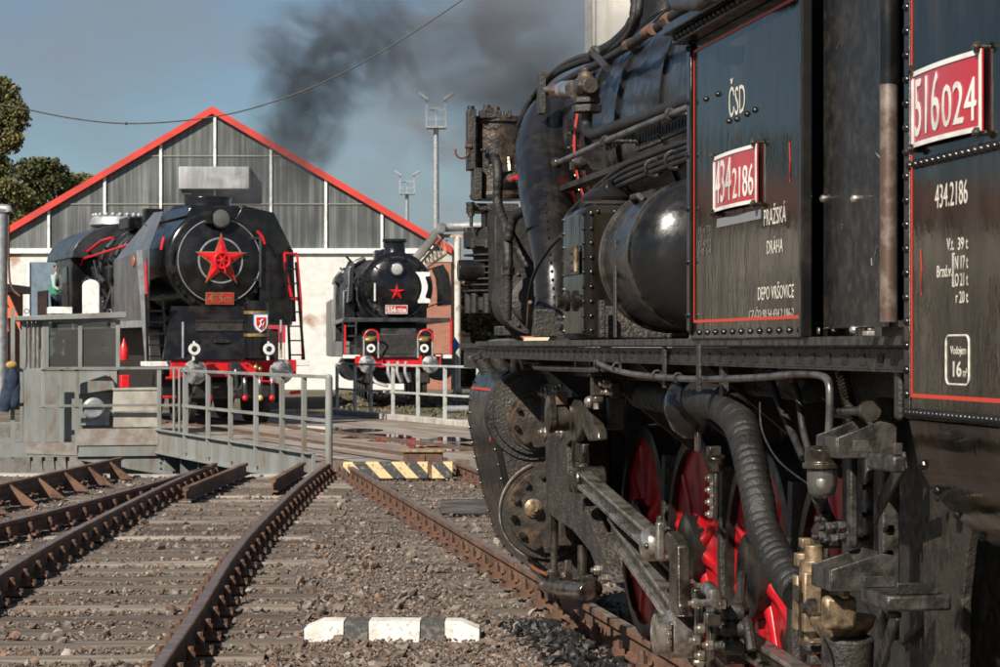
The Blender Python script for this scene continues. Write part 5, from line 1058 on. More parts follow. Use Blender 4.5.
# slotted covers on the boiler side
for x0, x1, y0, y1 in ((606, 634, 130, 150), (636, 660, 122, 152), (662, 688, 112, 140)):
    m = MB(); A, B = p(x0, y1, .96), p(x1, y0, .96); m.box(-.965, -.94, A.y, B.y, A.z, B.z); pc = part(m, 'slotted_cover', M_gritty, .004)
    m = MB(); n_ = 8
    for i in range(n_):
        t = A.y + (B.y - A.y) * (i + .3) / n_; m.box(-.969, -.966, t, t + (B.y - A.y) / n_ * .45, B.z - .05, B.z - .02); m.box(-.969, -.966, t, t + (B.y - A.y) / n_ * .45, A.z + .02, A.z + .04)
    m.build('slots', M_dark, pc)
m = MB(); bx(m, 560, 694, 166, 172, .9, .98); m.box(-1.0, -.86, p(694, 0, 1.).y, p(600, 0, 1.).y, 1.75, 1.95); part(m, 'boiler_side_ledge', M_sooty)
m = MB(); c = p(608, 198, 1.12); m.lathe(c, (0, 0, 1), [(-.02, .13), (.0, .135), (.02, .12), (.05, .06), (.06, .03), (.09, .03), (.09, 0)], 28); part(m, 'sand_dome_cap', M_black)

# ---- riveted box and air reservoir on the running board
B0, B1 = p(585, 310, 1.42), p(562, 205, 1.42); m = MB(); m.box(-1.42, -.98, B0.y, B1.y, 1.575, p(585, 205, 1.42).z); part(m, 'sand_box', M_panel, .035)
m = MB(); Zt = p(585, 205, 1.42).z
for k in range(9): z = 1.62 + (Zt - 1.66) * k / 8; m.rivet((-1.39, B0.y - .001, z), BK, .010, .008); m.rivet((-1.421, B0.y + .03, z), XM, .010, .008); m.rivet((-1.421, B1.y - .03, z), XM, .010, .008)
for k in range(5): m.rivet((-1.36 + k * .08, B0.y - .001, Zt - .03), BK, .010, .008)
part(m, 'sand_box_rivets', M_black)
m = MB(); zz0, zz1 = p(575, 275, 1.42).z, p(575, 247, 1.42).z; m.box(-1.428, -1.422, B0.y + .10, B1.y - .08, zz0, zz1)
for i in range(3):
    for j in range(2): m.box(-1.434, -1.429, B0.y + .14 + j * .1, B0.y + .2 + j * .1, zz0 + .02 + i * .04, zz0 + .045 + i * .04)
part(m, 'sand_box_door', M_gritty, .002)
m = MB(); m.tube([(-1.45, B0.y + .06, p(580, 272, 1.42).z), (-1.45, B0.y + .06, p(580, 246, 1.42).z)], .012, 8); part(m, 'sand_box_handle', M_brass)
m = MB(); c = p(590, 288, 1.28); bx(m, 579, 606, 274, 311, 1.2, 1.38); part(m, 'sand_box_foot', M_sooty, .02)
m = MB(); m.lathe(p(569, 301, 1.43), XM, [(0, .05), (.02, .05), (.03, .03), (.06, .03)], 16); part(m, 'sand_valve', M_dsteel)
RV, RW, RRr, RT = 1.17, p(690, 257, 1.17).z, .30, -3.05
m = MB(); m.lathe((-RV, -2.25, RW), (0, -1, 0), [(0, 0), (0.0, .2), (.03, RRr * .9), (.08, RRr), (.70, RRr), (.70, RRr)], 64); o = part(m, 'air_reservoir', M_jacket)
prof = [(.70, RRr + .006)] + [(.70 + .17 * math.sin(a), (RRr + .006) * math.cos(a)) for a in np.linspace(.12, math.pi / 2, 12)]
m = MB(); m.lathe((-RV, -2.25, RW), (0, -1, 0), prof, 64); m.build('dished_end', M_black, o)
m = MB()
for d in (.10, .66): m.lathe((-RV, -2.25, RW), (0, -1, 0), [(d, RRr), (d, RRr + .014), (d + .04, RRr + .014), (d + .04, RRr)], 64)
m.build('reservoir_strap', M_dsteel, o)
m = MB(); a = math.radians(35); c = V((-RV - RRr * math.cos(.9), -2.6, RW + RRr * math.sin(.9))); m.tube([c + V((0, .08, 0)), c + V((-.02, .06, .02)), c + V((-.02, -.06, .02)), c + V((0, -.08, 0))], .014, 8); m.build('maker_plate', M_sooty, o)
m = MB(); bx(m, 602, 690, 306, 339, .95, 1.36); o = part(m, 'reservoir_saddle', M_gritty, .012)
m = MB(); bx(m, 598, 606, 300, 338, 1.3, 1.40); bx(m, 613, 617, 240, 338, 1.44, 1.47); part(m, 'saddle_strap', M_sooty, .006)
m = MB(); bx(m, 533, 566, 309, 337, .9, 1.22); bx(m, 566, 600, 312, 338, .9, 1.30); bx(m, 556, 598, 316, 320, 1.0, 1.34); part(m, 'steam_chest_step', M_sooty, .008)
m = MB(); m.lathe(p(563, 325, 1.31), XM, [(0, .035), (.02, .03), (.025, 0)], 14); part(m, 'step_plug', M_black)
m = MB(); bx(m, 494, 533, 326, 336, .9, 1.15); part(m, 'front_ledge', M_sooty, .008)

# ---- pipes below the board
tb([(487, 356, 1.28), (487, 346, 1.28), (492, 342, 1.28), (512, 341, 1.28), (518, 345, 1.28), (521, 358, 1.28), (523, 368, 1.25)], 2.6, 'curved_handrail', M_rod)
tb([(487, 356, 1.28), (478, 359, 1.28), (470, 358, 1.28)], 2.6, 'curved_handrail', M_rod)
tb([(514, 372, 1.3), (514, 360, 1.3), (519, 357, 1.28), (522, 362, 1.2)], 3.6, 'drain_hook_pipe', M_edge)
m = MB(); bx(m, 523, 532, 355, 370, 1.14, 1.24); m.cyl(p(531, 362, 1.2), p(546, 366, 1.24), .024, seg=12); m.hexb(p(527, 361, 1.245), XM, .022, .02); part(m, 'pipe_junction', M_dsteel, .005)
tb([(535, 367, 1.34), (550, 368, 1.36), (590, 369, 1.38), (597, 368, 1.40)], 3.4, 'reach_rod', M_rod)
tb([(596, 362, 1.46), (602, 365, 1.46), (615, 370, 1.46), (640, 375, 1.46), (692, 379, 1.46), (752, 378, 1.44), (800, 374, 1.42), (822, 376, 1.42), (829, 384, 1.42), (830, 405, 1.42), (829, 432, 1.42)], 3.7, 'steam_heat_pipe', M_rod)
m = MB()
for x, y in ((598, 364), (657, 375), (617, 367), (678, 378)): m.ring(p(x, y, 1.46), (0, 1, .1), .017, .006, 16, 6)
bx(m, 662, 665, 345, 388, 1.42, 1.45); bx(m, 618, 621, 348, 372, 1.40, 1.43); bx(m, 574, 577, 345, 366, 1.38, 1.41); bx(m, 696, 701, 344, 392, 1.46, 1.50); bx(m, 719, 729, 350, 396, 1.38, 1.42); part(m, 'pipe_hangers', M_sooty, .003)
m = MB(); c = p(712, 406, 1.22); u = 1 / L.scale(c); m.lathe(c + V((-.05, .06, 0)), XM + BK * .15, [(-8 * u, 20 * u), (0, 33 * u), (12 * u, 33 * u), (22 * u, 26 * u), (30 * u, 12 * u), (32 * u, 0)], 40); part(m, 'steam_trap_globe', M_black)
m = MB(); bx(m, 694, 702, 432, 452, 1.2, 1.3); m.cyl(p(716, 455, 1.36), p(715, 470, 1.36), .035, seg=10); m.cyl(p(716, 463, 1.36), p(716, 520, 1.36), .012, seg=8); bx(m, 706, 722, 446, 456, 1.3, 1.42); part(m, 'trap_fittings', M_dsteel, .006)
m = MB()
for i in range(7): m.hexb(p(712 + (i % 2) * 5, 478 + i * 6, 1.33), XM, .015, .015)
part(m, 'trap_chain', M_steel)
tb([(640, 395, 1.0), (665, 398, 1.12), (680, 402, 1.16), (705, 404, 1.22)], 16, 'ribbed_duct', M_dark, ribs=(.045, .02), seg=20)
tb([(700, 398, 1.34), (722, 404, 1.37), (740, 424, 1.40), (749, 455, 1.42), (757, 495, 1.43), (764, 530, 1.43), (776, 556, 1.42), (790, 580, 1.41), (800, 594, 1.40)], [19, 19, 18, 17, 17, 17, 18, 19, 19], 'wrapped_hose', M_lag, ribs=(.032, .005), seg=28)
tb([(755, 385, 1.2), (790, 388, 1.22), (812, 392, 1.24)], 12, 'ribbed_duct', M_dark, ribs=(.04, .016), seg=20)
tb([(750, 345, 1.3), (757, 368, 1.3), (770, 380, 1.3), (778, 400, 1.3), (803, 458, 1.3)], 3.8, 'brake_pipe', M_dark); tb([(772, 370, 1.33), (795, 386, 1.33), (803, 430, 1.33), (812, 462, 1.33)], 3.6, 'brake_pipe', M_dark)
m = MB(); bx(m, 757, 777, 346, 372, 1.22, 1.34); bx(m, 780, 797, 350, 372, 1.26, 1.38); m.cyl(p(768, 372, 1.3), p(770, 380, 1.3), .05, seg=12); m.cyl(p(790, 371, 1.34), p(792, 384, 1.34), .05, seg=12)
for x, y in ((757, 352), (760, 362), (796, 358), (783, 366), (772, 376), (795, 378)): m.hexb(p(x, y, 1.38), XM, .016, .02)
part(m, 'brake_valves', M_sooty, .008)
tb([(760, 402, 1.44), (762, 430, 1.44), (778, 460, 1.44), (808, 484, 1.44)], 1.0, 'thin_cable', M_sooty, seg=6)
# spring and screw coupling
A, B = p(842, 372, 1.34), p(854, 424, 1.34); m = MB(); n_ = 150; d = (B - A); ln_ = d.length; d.normalize(); u_ = d.orthogonal().normalized(); w_ = d.cross(u_)
m.tube([A + d * (ln_ * i / n_) + (u_ * math.cos(i / n_ * 2 * math.pi * 15) + w_ * math.sin(i / n_ * 2 * math.pi * 15)) * .014 for i in range(n_ + 1)], .0075, 6); m.cyl(A - d * .12, B, .010, seg=8); part(m, 'coil_spring', M_dsteel)
m = MB(); m.cyl(p(841, 411, 1.36), p(868, 411, 1.36), .014, seg=10); m.cyl(p(867, 411, 1.36) , p(871, 411, 1.36), .03, seg=12); part(m, 'spring_crossbar', M_dsteel)

# ---- lamp under the step
c = p(822, 470, 1.47); u = 1 / L.scale(c)
m = MB(); m.lathe(c + V((0, 0, 1 * u)), (0, 0, 1), [(0, 15 * u), (1 * u, 19.5 * u), (6 * u, 19.5 * u), (7 * u, 17 * u), (14 * u, 17.5 * u), (20 * u, 17 * u), (23 * u, 12 * u), (24 * u, 0)], 36); lp = part(m, 'inspection_lamp', M_dsteel, .002)
m = MB(); m.lathe(c, (0, 0, 1), [(0, 15 * u), (-14 * u, 15 * u), (-22 * u, 13.5 * u), (-27 * u, 9 * u), (-29 * u, 3.5 * u), (-29.3 * u, 0)], 36); m.build('lamp_glass', M_lens, lp)
m = MB(); m.ball(c + V((0, 0, -12 * u)), (6 * u, 6 * u, 7 * u), 16, 10); m.cyl(c + V((0, 0, -7 * u)), c, 3 * u, seg=10); m.build('bulb', M_galv, lp)
m = MB(); m.tube([c - V((0, -.03, 28 * u)), p(826, 515, 1.40), p(834, 532, 1.38)], .022, 10); m.cyl(p(822, 530, 1.4), p(840, 530, 1.4), .03, seg=12)
for x, y in ((833, 528), (826, 537), (845, 527), (838, 540), (829, 519)): m.hexb(p(x, y, 1.42), XM, .02, .025)
bx(m, 814, 842, 536, 548, 1.26, 1.40); part(m, 'hose_cock', M_sooty, .006)

# ---- brass injector
m = MB(); bx(m, 792, 800, 575, 630, 1.30, 1.49); bx(m, 800, 822, 572, 632, 1.24, 1.47); part(m, 'injector_body', M_brass, .014)
m = MB(); a = p(811, 600, 1.40); m.cyl(p(814, 560, 1.42), p(814, 645, 1.42), .045, seg=20); m.cyl(p(804, 566, 1.42), p(804, 553, 1.42), .032, seg=6); m.cyl(p(814, 566, 1.42), p(814, 545, 1.42), .03, seg=12); part(m, 'injector_barrel', M_brass, .003)
m = MB(); bx(m, 820, 858, 596, 630, 1.30, 1.50); o = part(m, 'injector_bowl', M_brass, .014); m = MB(); m.lathe(p(842, 636, 1.40), (0, 0, 1), [(-.02, .05), (.03, .09), (.06, .1)], 24); bx(m, 838, 850, 588, 598, 1.38, 1.46); m.build('bowl_neck', M_brass, o, .004)
m = MB(); m.lathe(p(815, 608, 1.48), XM, [(0, .03), (.02, .028), (.03, .015), (.04, .015)], 14); m.tube([p(818, 628, 1.5), p(823, 640, 1.5), p(826, 667, 1.5)], .004, 6); part(m, 'injector_plug', M_dsteel)
m = MB(); m.box(-1.493, -1.490, p(798.5, 0, 1.49).y, p(793.5, 0, 1.49).y, p(796, 600, 1.49).z, p(796, 585, 1.49).z); part(m, 'injector_nameplate', M_sooty)
m = MB(); bx(m, 803, 834, 642, 652, 1.34, 1.48); bx(m, 806, 830, 654, 666, 1.36, 1.47); m.cyl(p(848, 636, 1.40), p(846, 700, 1.40), .075, seg=20); bx(m, 800, 830, 538, 560, 1.2, 1.34); part(m, 'injector_pipes', M_sooty, .008)
m = MB(); bx(m, 806, 826, 640, 644, 1.36, 1.49); bx(m, 798, 812, 538, 548, 1.28, 1.4); part(m, 'flange_edges', M_brass, .004)

# ---- rear frame plates, uprights and steps below the cab
m = MB(); bx(m, 862, 874, 455, 560, 1.16, 1.26); bx(m, 846, 858, 452, 548, 1.10, 1.16); bx(m, 878, 900, 455, 640, 1.0, 1.1); part(m, 'step_upright', M_step, .006)
m = MB(); A, B = p(842, 400, .93), p(925, 400, .93); m.box(-.93, -.90, B.y, A.y, .15, 1.38); part(m, 'ash_pan_side', M_dark, .004)
m = MB(); bx(m, 832, 905, 352, 420, 1.0, 1.1); bx(m, 893, 906, 340, 420, 1.36, 1.42); part(m, 'drag_box_plate', M_sooty, .01)
m = MB()
for x, y in ((871, 487), (871, 515), (893, 492), (893, 530), (868, 540), (892, 555)): m.hexb(p(x, y, 1.265 if x < 880 else 1.105), XM, .018, .018)
part(m, 'upright_bolts', M_black)
def tray(xf, xn, xr, vo, lt, lb, rt, rb, name='cab_step'):
    """bracket step: two side plates standing out from the engine, joined by an outer lip; photo columns of far lip end, near lip end, near plate root"""
    tf, tn = p(xf, lb, vo).y, p(xn, lb, vo).y; vi = -q(xr, rb, tn).x; sc = L.scale(V((-vo, tn, 0))); zl0, zl1 = CAMH - (lb - HOR) / sc, CAMH - (lt - HOR) / sc; zr1 = q(xr, rt, tn).z; zr0 = zl0
    for t, d in ((tf, -.012), (tn, .012)):
        m = MB(); m.prism([(-vo, t, zl0), (-vo, t, zl1), (-vi - .05, t, zr1), (-vi, t, zr1 - .01), (-vi, t, zr0)], (0, d, 0)); o = part(m, name, M_step, .003)
    m = MB(); m.box(-vo - .001, -vo + .012, tn + .013, tf - .013, zl0, zl1); m.box(-vo + .013, -vi, tn + .013, tf - .013, zl0, zl0 + .015); part(m, 'step_tread', M_step, .003)
tray(816, 837.5, 897, 1.46, 437.6, 458.7, 421, 458.7); tray(811, 831, 899, 1.50, 570, 592, 553, 589)
def board(xf, xn, xr, vo, yt, yb, mt, name='wooden_step'):
    tf, tn = p(xf, yb, vo).y, p(xn, yb, vo).y; vi = -q(xr, yb, tn).x; sc = L.scale(V((-vo, tn, 0))); z0_, z1_ = CAMH - (yb - HOR) / sc, CAMH - (yt - HOR) / sc
    m = MB(); m.box(-vo, -vi, tn, tf, z0_, z1_); o = part(m, name, mt, .007); h = (z1_ - z0_)
    m = MB(); m.box(-vo + .03, -vi - .03, tn + .012, tn + .022, z1_ + .001, z1_ + h * .75); m.box(-vo + .0, -vi - .08, tf - .03, tf - .02, z1_ + .001, z1_ + h * .75); m.build('tread_lip', M_step, o, .002)
board(860, 887, 952, 1.60, 596, 612, M_step); board(866, 893, 907, 1.55, 456, 473, M_step)
m = MB(); m.beam(p(897, 612, 1.4), p(872, 690, 1.3), .05, .012, (1, 0, 0)); m.beam(p(905, 460, 1.3), p(872, 520, 1.2), .05, .012, (1, 0, 0)); m.cyl(p(894, 612, 1.56), p(894, 618, 1.56), .02, seg=8); part(m, 'step_strut', M_step, .003)
# ---- cab side
CT1, CT0 = p(690, 300, 1.47).y, p(803, 300, 1.47).y; ZT = 3.75
m = MB(); m.box(-1.47, -1.455, CT0, CT1, 1.575, 2.66); m.box(-1.468, -1.44, CT0 + .02, CT1, 2.66, ZT); m.box(1.45, 1.47, CT0 - .8, CT1, 1.575, ZT); m.box(-1.44, 1.45, CT1 - .02, CT1 - .003, 1.575, ZT - .3); m.box(-1.4, 1.4, CT0 - .85, CT1 - .1, 1.575, 1.62); part(m, 'cab_side_sheet', M_panel, .003)
# cab corner angle and recessed doorway sheet
m = MB(); m.box(-1.485, -1.45, CT0 - .035, CT0 - .001, 1.575, ZT); m.box(-1.484, -1.471, CT1 - .055, CT1 - .003, 1.60, 2.63); part(m, 'cab_corner_post', M_black, .006)
CD0 = p(885, 300, 1.42).y
m = MB(); m.box(-1.42, -1.405, CD0, CT0 - .04, 1.60, ZT); part(m, 'cab_rear_sheet', mat('scuffed_black', (.011, .010, .009), .42, col2=(.032, .027, .022), scale=16, amt=.3, bump=.1, bscale=10, rvar=.2), .003)
m = MB(); r_ = random.Random(4)
for i in range(5): y0 = CD0 + (CT0 - CD0) * r_.random() * .8; z0_ = 1.7 + r_.random() * .9; m.beam((-1.4215, y0, z0_), (-1.4215, y0 + r_.uniform(-.04, .05), z0_ + r_.uniform(-.03, .03)), .0025, .002, (1, 0, 0))
part(m, 'paint_scratches', M_edge)
m = MB()
for x, y in ((823, 199), (854, 199), (818, 331), (853, 330)): m.rivet(p(x, y, 1.421), XM, .013, .01)
part(m, 'scuffed_bolts', M_steel)
m = MB(); P0, P1 = p(889, 322, 1.47), p(889, -30, 1.47); m.tube([P0, V((P0.x, P0.y, p(889, 84, 1.47).z))], .024, 14); part(m, 'cab_handrail', mat('rubbed_brown_steel', (.13, .085, .065), .4, .5, col2=(.30, .25, .21), scale=10, amt=.3))
m = MB(); m.tube([V((P0.x, P0.y, p(889, 84, 1.47).z)), V((P0.x, P0.y, ZT))], .026, 14); m.box(P0.x - .03, P0.x + .05, P0.y - .03, P0.y + .03, 1.575, 1.60); part(m, 'cab_handrail_upper', M_black)
m = MB(); bx(m, 862, 905, 331, 336, 1.3, 1.5); part(m, 'cab_floor_edge', M_edge, .003)
# roof gutter ledge with rivets
m = MB(); m.box(-1.56, -1.455, CT0, CT1 + .05, 2.665, 2.70); m.box(-1.53, -1.472, CT0, CT1 + .03, 2.63, 2.664); part(m, 'window_ledge', M_black, .006)
m = MB(); n_ = 24
for k in range(n_): t = CT0 + (CT1 - CT0) * (k + .5) / n_; m.rivet((-1.532, t, 2.648), XM + V((0, 0, -.5)), .012, .011)
part(m, 'ledge_rivets', M_black)
m = MB(); m.tube([p(672, -2, 1.5), p(676, 5, 1.55), p(700, 5, 1.6), p(712, -6, 1.62)], .02, 10); part(m, 'window_hook', M_sooty)
# bottom row and side rows of rivets, red lining
m = MB()
for k in range(13): t = CT0 + .03 + (CT1 - CT0 - .06) * k / 12; m.rivet((-1.471, t, 1.598), XM, .0115, .010)
for k in range(6): z = 1.66 + .95 * k / 5; m.rivet((-1.4845, CT1 - .03, z), XM, .012, .010)
for x, y in ((706, 99), (718, 94), (729, 121), (737, 119), (747, 114), (755, 110)): m.rivet(p(x, y, 1.471), XM, .011, .010)
part(m, 'cab_rivets', M_black)
def lining(t0, t1, z0_, z1_, v, w=.010, sides='lrbt'):
    m = MB(); x0, x1 = -v - .0015, -v
    if 'l' in sides: m.box(x0, x1, t1 - w, t1, z0_, z1_)
    if 'r' in sides: m.box(x0, x1, t0, t0 + w, z0_, z1_)
    if 'b' in sides: m.box(x0, x1, t0 + w, t1 - w, z0_, z0_ + w)
    if 't' in sides: m.box(x0, x1, t0 + w, t1 - w, z1_ - w, z1_)
    return m
lining(CT0 + .012, CT1 - .060, 1.632, 2.60, 1.471, .010).build('red_lining', M_line, en)

def letters(s, x0, y0, x1, y1, v, name, parent=en, mt=M_letter, extra=0.012, T=L):
    """words filling the photo rectangle x0..x1, y0 (bottom at x0) .. y1 (top at x1) on the plane v"""
    A, B = T.pv(x0, y0, v), T.pv(x1, y1, v); h = abs(B.z - A.z); return text_mesh(name, s, (A.x, A.y, A.z), (0, -1, 0), (0, 0, 1), abs(A.y - B.y), h, mt, parent, .0005, extra)
VS = 1.4715
def rect(x0, x1, yb, yt, s, name, v=VS, **k):
    A, B = p(x0, yb, v), p(x1, yt, v); C_ = p((x0 + x1) / 2, (yb + yt) / 2, v); h = (yb - yt) / L.scale(C_)
    return text_mesh(name, s, (-v, A.y, C_.z - h / 2), (0, -1, 0), (0, 0, 1), A.y - B.y, h, k.get('mt', M_letter), k.get('parent', en), .0005, k.get('extra', .0))
rect(729, 745, 115, 76, 'ČSD', 'lettering'); rect(764, 786, 224, 203, 'PRAŽSKÁ', 'lettering'); rect(767, 783, 253, 236, 'DRÁHA', 'lettering')
rect(758, 794, 299, 282, 'DEPO VRŠOVICE', 'lettering'); rect(749, 794, 318, 306, 'CZ-ČD 90 54 434 2 186-2', 'lettering', mt=mat('thin_lettering', (.42, .39, .33), .6), extra=0.0)
for yb, s in ((233, '15 m 731'), (247, 'D 4712'), (255, '1/0 54')): rect(699, 711, yb, yb - 7, s, 'faded_lettering', mt=mat('faded_lettering', (.14, .13, .115), .6), extra=0)
m = MB(); A, B = p(717, 224, VS), p(761, 213, VS); m.box(-VS - .0015, -VS, B.y, A.y, p(740, 223, VS).z, p(740, 214, VS).z); part(m, 'pasted_strip', mat('pasted_strip', (.20, .20, .21), .4))
def bolt_sym(x, y, w, h, v, parent=en):
    c = p(x, y, v); s = 1 / L.scale(c); m = MB(); w *= s * 1.6; h *= s; m.prism([(-v, c.y + w * .1, c.z + h / 2), (-v, c.y - w * .25, c.z + h * .02), (-v, c.y - w * .02, c.z + h * .05), (-v, c.y + w * .1, c.z - h / 2), (-v, c.y - w * .0, c.z - h * .5), (-v, c.y + w * .22, c.z - h * .05), (-v, c.y + w * .0, c.z - h * .08), (-v, c.y + w * .3, c.z + h / 2)], (-.0015, 0, 0)); m.build('voltage_flash', M_line, parent)
bolt_sym(790, 162, 6, 40, VS)

# ---- number plates: a bowed red board on four studs with raised digits
def plate(x0, x1, yb0, yt0, yb1, yt1, v, big, small, split, parent, T=L):
    """corner heights at the left (0) and right (1) edge in the photo"""
    A0, A1, B0, B1 = T.pv(x0, yb0, v), T.pv(x0, yt0, v), T.pv(x1, yb1, v), T.pv(x1, yt1, v)
    t1, t0 = A0.y, B0.y; zb, zt = (A0.z + B0.z) / 2, (A1.z + B1.z) / 2; w = t1 - t0; h = zt - zb; n_ = 14
    bow = lambda u: .012 * math.sin(math.pi * u); m = MB(); vs, fs = [], []
    for i in range(n_ + 1):
        u = i / n_
        for z in (zb, zt): vs.append((-v - bow(u), t1 - w * u, z))
    for i in range(n_ + 1):
        u = i / n_
        for z in (zb, zt): vs.append((-v - bow(u) + .004, t1 - w * u, z))
    o_ = 2 * (n_ + 1)
    for i in range(n_): a = 2 * i; fs += [(a, a + 2, a + 3, a + 1), (a + o_, a + 1 + o_, a + 3 + o_, a + 2 + o_), (a, a + o_, a + 2 + o_, a + 2), (a + 1, a + 3, a + 3 + o_, a + 1 + o_)]
    fs += [(0, 1, 1 + o_, o_), (2 * n_, 2 * n_ + o_, 2 * n_ + 1 + o_, 2 * n_ + 1)]
    m.add(vs, fs); pl_ = m.build('number_plate', M_plate, parent)
    m = MB(); e = .012
    for z in (zb, zt - e):
        for i in range(n_): u0, u1 = i / n_, (i + 1) / n_; m.add([(-v - bow(u0) - .001, t1 - w * u0, z), (-v - bow(u1) - .001, t1 - w * u1, z), (-v - bow(u1) - .001, t1 - w * u1, z + e), (-v - bow(u0) - .001, t1 - w * u0, z + e), (-v - bow(u0) - .003, t1 - w * u0, z), (-v - bow(u1) - .003, t1 - w * u1, z), (-v - bow(u1) - .003, t1 - w * u1, z + e), (-v - bow(u0) - .003, t1 - w * u0, z + e)], [(0, 1, 2, 3), (4, 7, 6, 5), (0, 4, 5, 1), (3, 2, 6, 7)])
    m.box(-v - .004, -v - .001, t0, t0 + e, zb, zt); m.box(-v - .004, -v - .001, t1 - e, t1, zb, zt); m.build('plate_border', M_whitep, pl_)
    def bend(o):
        for vv in o.data.vertices: u = (t1 - vv.co.y) / w; vv.co.x -= bow(u) + .001
    a = text_mesh('plate_digits', big, (-v - .0, t1 - w * .06, zb + h * .13), (0, -1, 0), (0, 0, 1), w * (split - .08), h * .76, M_whitep, pl_, .0012, .0, 0); bend(a)
    a = text_mesh('plate_digits', small, (-v - .0, t1 - w * (split + .02), zb + h * .14), (0, -1, 0), (0, 0, 1), w * (.92 - split), h * .54, M_whitep, pl_, .0012, .0); bend(a)
    m = MB()
    for t in (t0 + .012, t1 - .012):
        for z in (zb - .004, zt + .004): m.cyl((-v + .02, t, z), (-v - .018, t, z), .008, seg=8); m.cyl((-v - .005, t, z), (-v - .013, t, z), .015, seg=6)
    m.build('plate_stud', M_dsteel, pl_)
plate(714, 757, 212, 157, 203, 144, VS + .010, '434', '2186', .52, en)

# ================================================================== tender
td = thing_at(L, 'tender', 'riveted black tender with red plate 516 024 and a framed 16 m³ mark', 'tender')
TV = 1.47; TT1 = p(905, 300, TV).y; TT0 = TT1 - 5.6; ZB = p(912, 402, TV).z
m = MB(); m.box(-TV, TV, TT0, TT1, ZB - .045, 3.7); m.build('tank_side', M_panel, td, .008)
prof = [(-TV + .004, ZB - .047)] + [(-TV + .004 + .78 * (1 - math.cos(a)) , ZB - .047 - .46 * math.sin(a)) for a in np.linspace(.25, math.pi / 2, 10)]
pr2 = prof + [(-x, z) for x, z in reversed(prof)]
m = MB(); m.prism([(x, TT1 - .02, z) for x, z in pr2], (0, -5.5, 0)); m.build('tank_belly', M_panel, td)
m = MB()
for k in range(30): z = ZB + .02 + k * .062; m.rivet((-TV - .001, TT1 - .022, z), XM, .0135, .012)
for k in range(62): t = TT1 - .02 - k * .0285; m.rivet((-TV - .001, t, ZB - .028), XM, .0125, .012)
for k in range(60): t = TT1 - .045 - k * .042; m.rivet((-TV - .001, t, p(960, 154, TV).z), XM, .0135, .012)
for k in range(9): a = .25 + k * .15; m.rivet((-TV + .004 + .78 * (1 - math.cos(a)), TT1 - .06, ZB - .047 - .46 * math.sin(a)), (-1, 0, -math.sin(a)), .014, .012)
for x, y in ((938, 498), (938, 480), (950, 498), (950, 478)): m.rivet(p(x, y, 1.17), XM, .012, .01)
m.build('tank_rivets', M_black, td)
lining(TT0 + .1, TT1 - .05, ZB + .012, 3.4, TV + .0005, .010).build('red_lining', M_line, td)
m = MB(); m.box(-TV - .004, -TV - .0005, TT1 - .044, TT1 - .003, ZB - .04, 3.6); m.build('corner_angle', M_black, td, .002)
m = MB(); pl = [(922, 455), (1000, 455), (978, 500), (968, 545), (962, 600), (960, 700), (925, 700), (922, 520)]; m.prism([p(x, y, 1.12) for x, y in pl], (.03, 0, 0)); m.build('frame_plate', M_sooty, td, .004)
m = MB(); a, b = p(960, 540, .8), p(1030, 700, .8); m.box(-.8, .8, TT0, TT1 - .1, .62, .9); m.cyl(p(985, 520, .9), p(1040, 525, .9), .03, seg=12); m.cyl(p(903, 642, .95), p(945, 600, .95), .014, seg=8); m.build('tender_frame', M_dark, td, .01)
for t in (-7.6, -9.2, -10.8):
    m = MB(); m.lathe((-.80 + .14, t, .46), XM, [(0, .49), (.03, .49), (.04, .46), (.14, .45), (.14, 0)], 40); m.build('tender_wheel', M_tyre, td); m = MB(); m.lathe((.66, t, .46), (1, 0, 0), [(0, .48), (.14, .45), (.14, 0)], 40); m.build('tender_wheel', M_tyre, td)
def trect(x0, x1, yb, yt, s, name='lettering', **k): return rect(x0, x1, yb, yt, s, name, v=TV + .0005, parent=td, **k)
trect(935, 967.5, 206, 182, '434.2186'); trect(947, 954, 250.5, 238, 'V.t.', extra=.008); trect(958, 968, 249.5, 237, '39 t', extra=.008)
trect(937, 952, 277, 265, 'Brzd.v.', extra=.008); trect(955, 968, 269, 255.5, 'N 17 t', extra=.008); trect(955, 968, 286, 273, 'O 21 t', extra=.008); trect(956, 968, 303, 291, 'r 20 t', extra=.008)
m = MB(); A, B = p(953, 287, TV), p(954, 253, TV); m.box(-TV - .0022, -TV - .0006, B.y, A.y, A.z, B.z); m.box(-TV - .0022, -TV - .0006, B.y - .008, B.y, B.z - .004, B.z); m.box(-TV - .0022, -TV - .0006, B.y - .008, B.y, A.z, A.z + .004); m.build('bracket_mark', M_letter, td)
trect(950.5, 966, 357, 346, 'Vodojem', extra=.008); trect(953, 961.5, 377, 361, '16', extra=.02); trect(963, 967, 377, 368, 'm³', extra=.008)
c = p(957.5, 360, TV); s_ = 1 / L.scale(c); A, B = p(946.5, 0, TV).y, p(969.5, 0, TV).y; z0_, z1_ = c.z - 24.5 * s_, c.z + 24.5 * s_; rc = .02
def rrect(o): return [(-TV - .0008, (A - o - rc * (1)) if False else 0, 0)]
pts = []
for (cy_, cz_, a0) in ((B + rc, z0_ + rc, 180), (A - rc, z0_ + rc, 270), (A - rc, z1_ - rc, 0), (B + rc, z1_ - rc, 90)):
    for k in range(6): a = R(a0 + 18 * k); pts.append(V((-TV - .001, cy_ + rc * math.cos(a), cz_ + rc * math.sin(a))))
m = MB(); m.tube(pts + [pts[0]], .0028, 6); m.build('capacity_frame', M_letter, td)
bolt_sym(921.5, 272, 6, 46, TV + .0005, td)
plate(912.5, 982, 149, 69.5, 130, 52, TV + .011, '516', '024', .50, td)
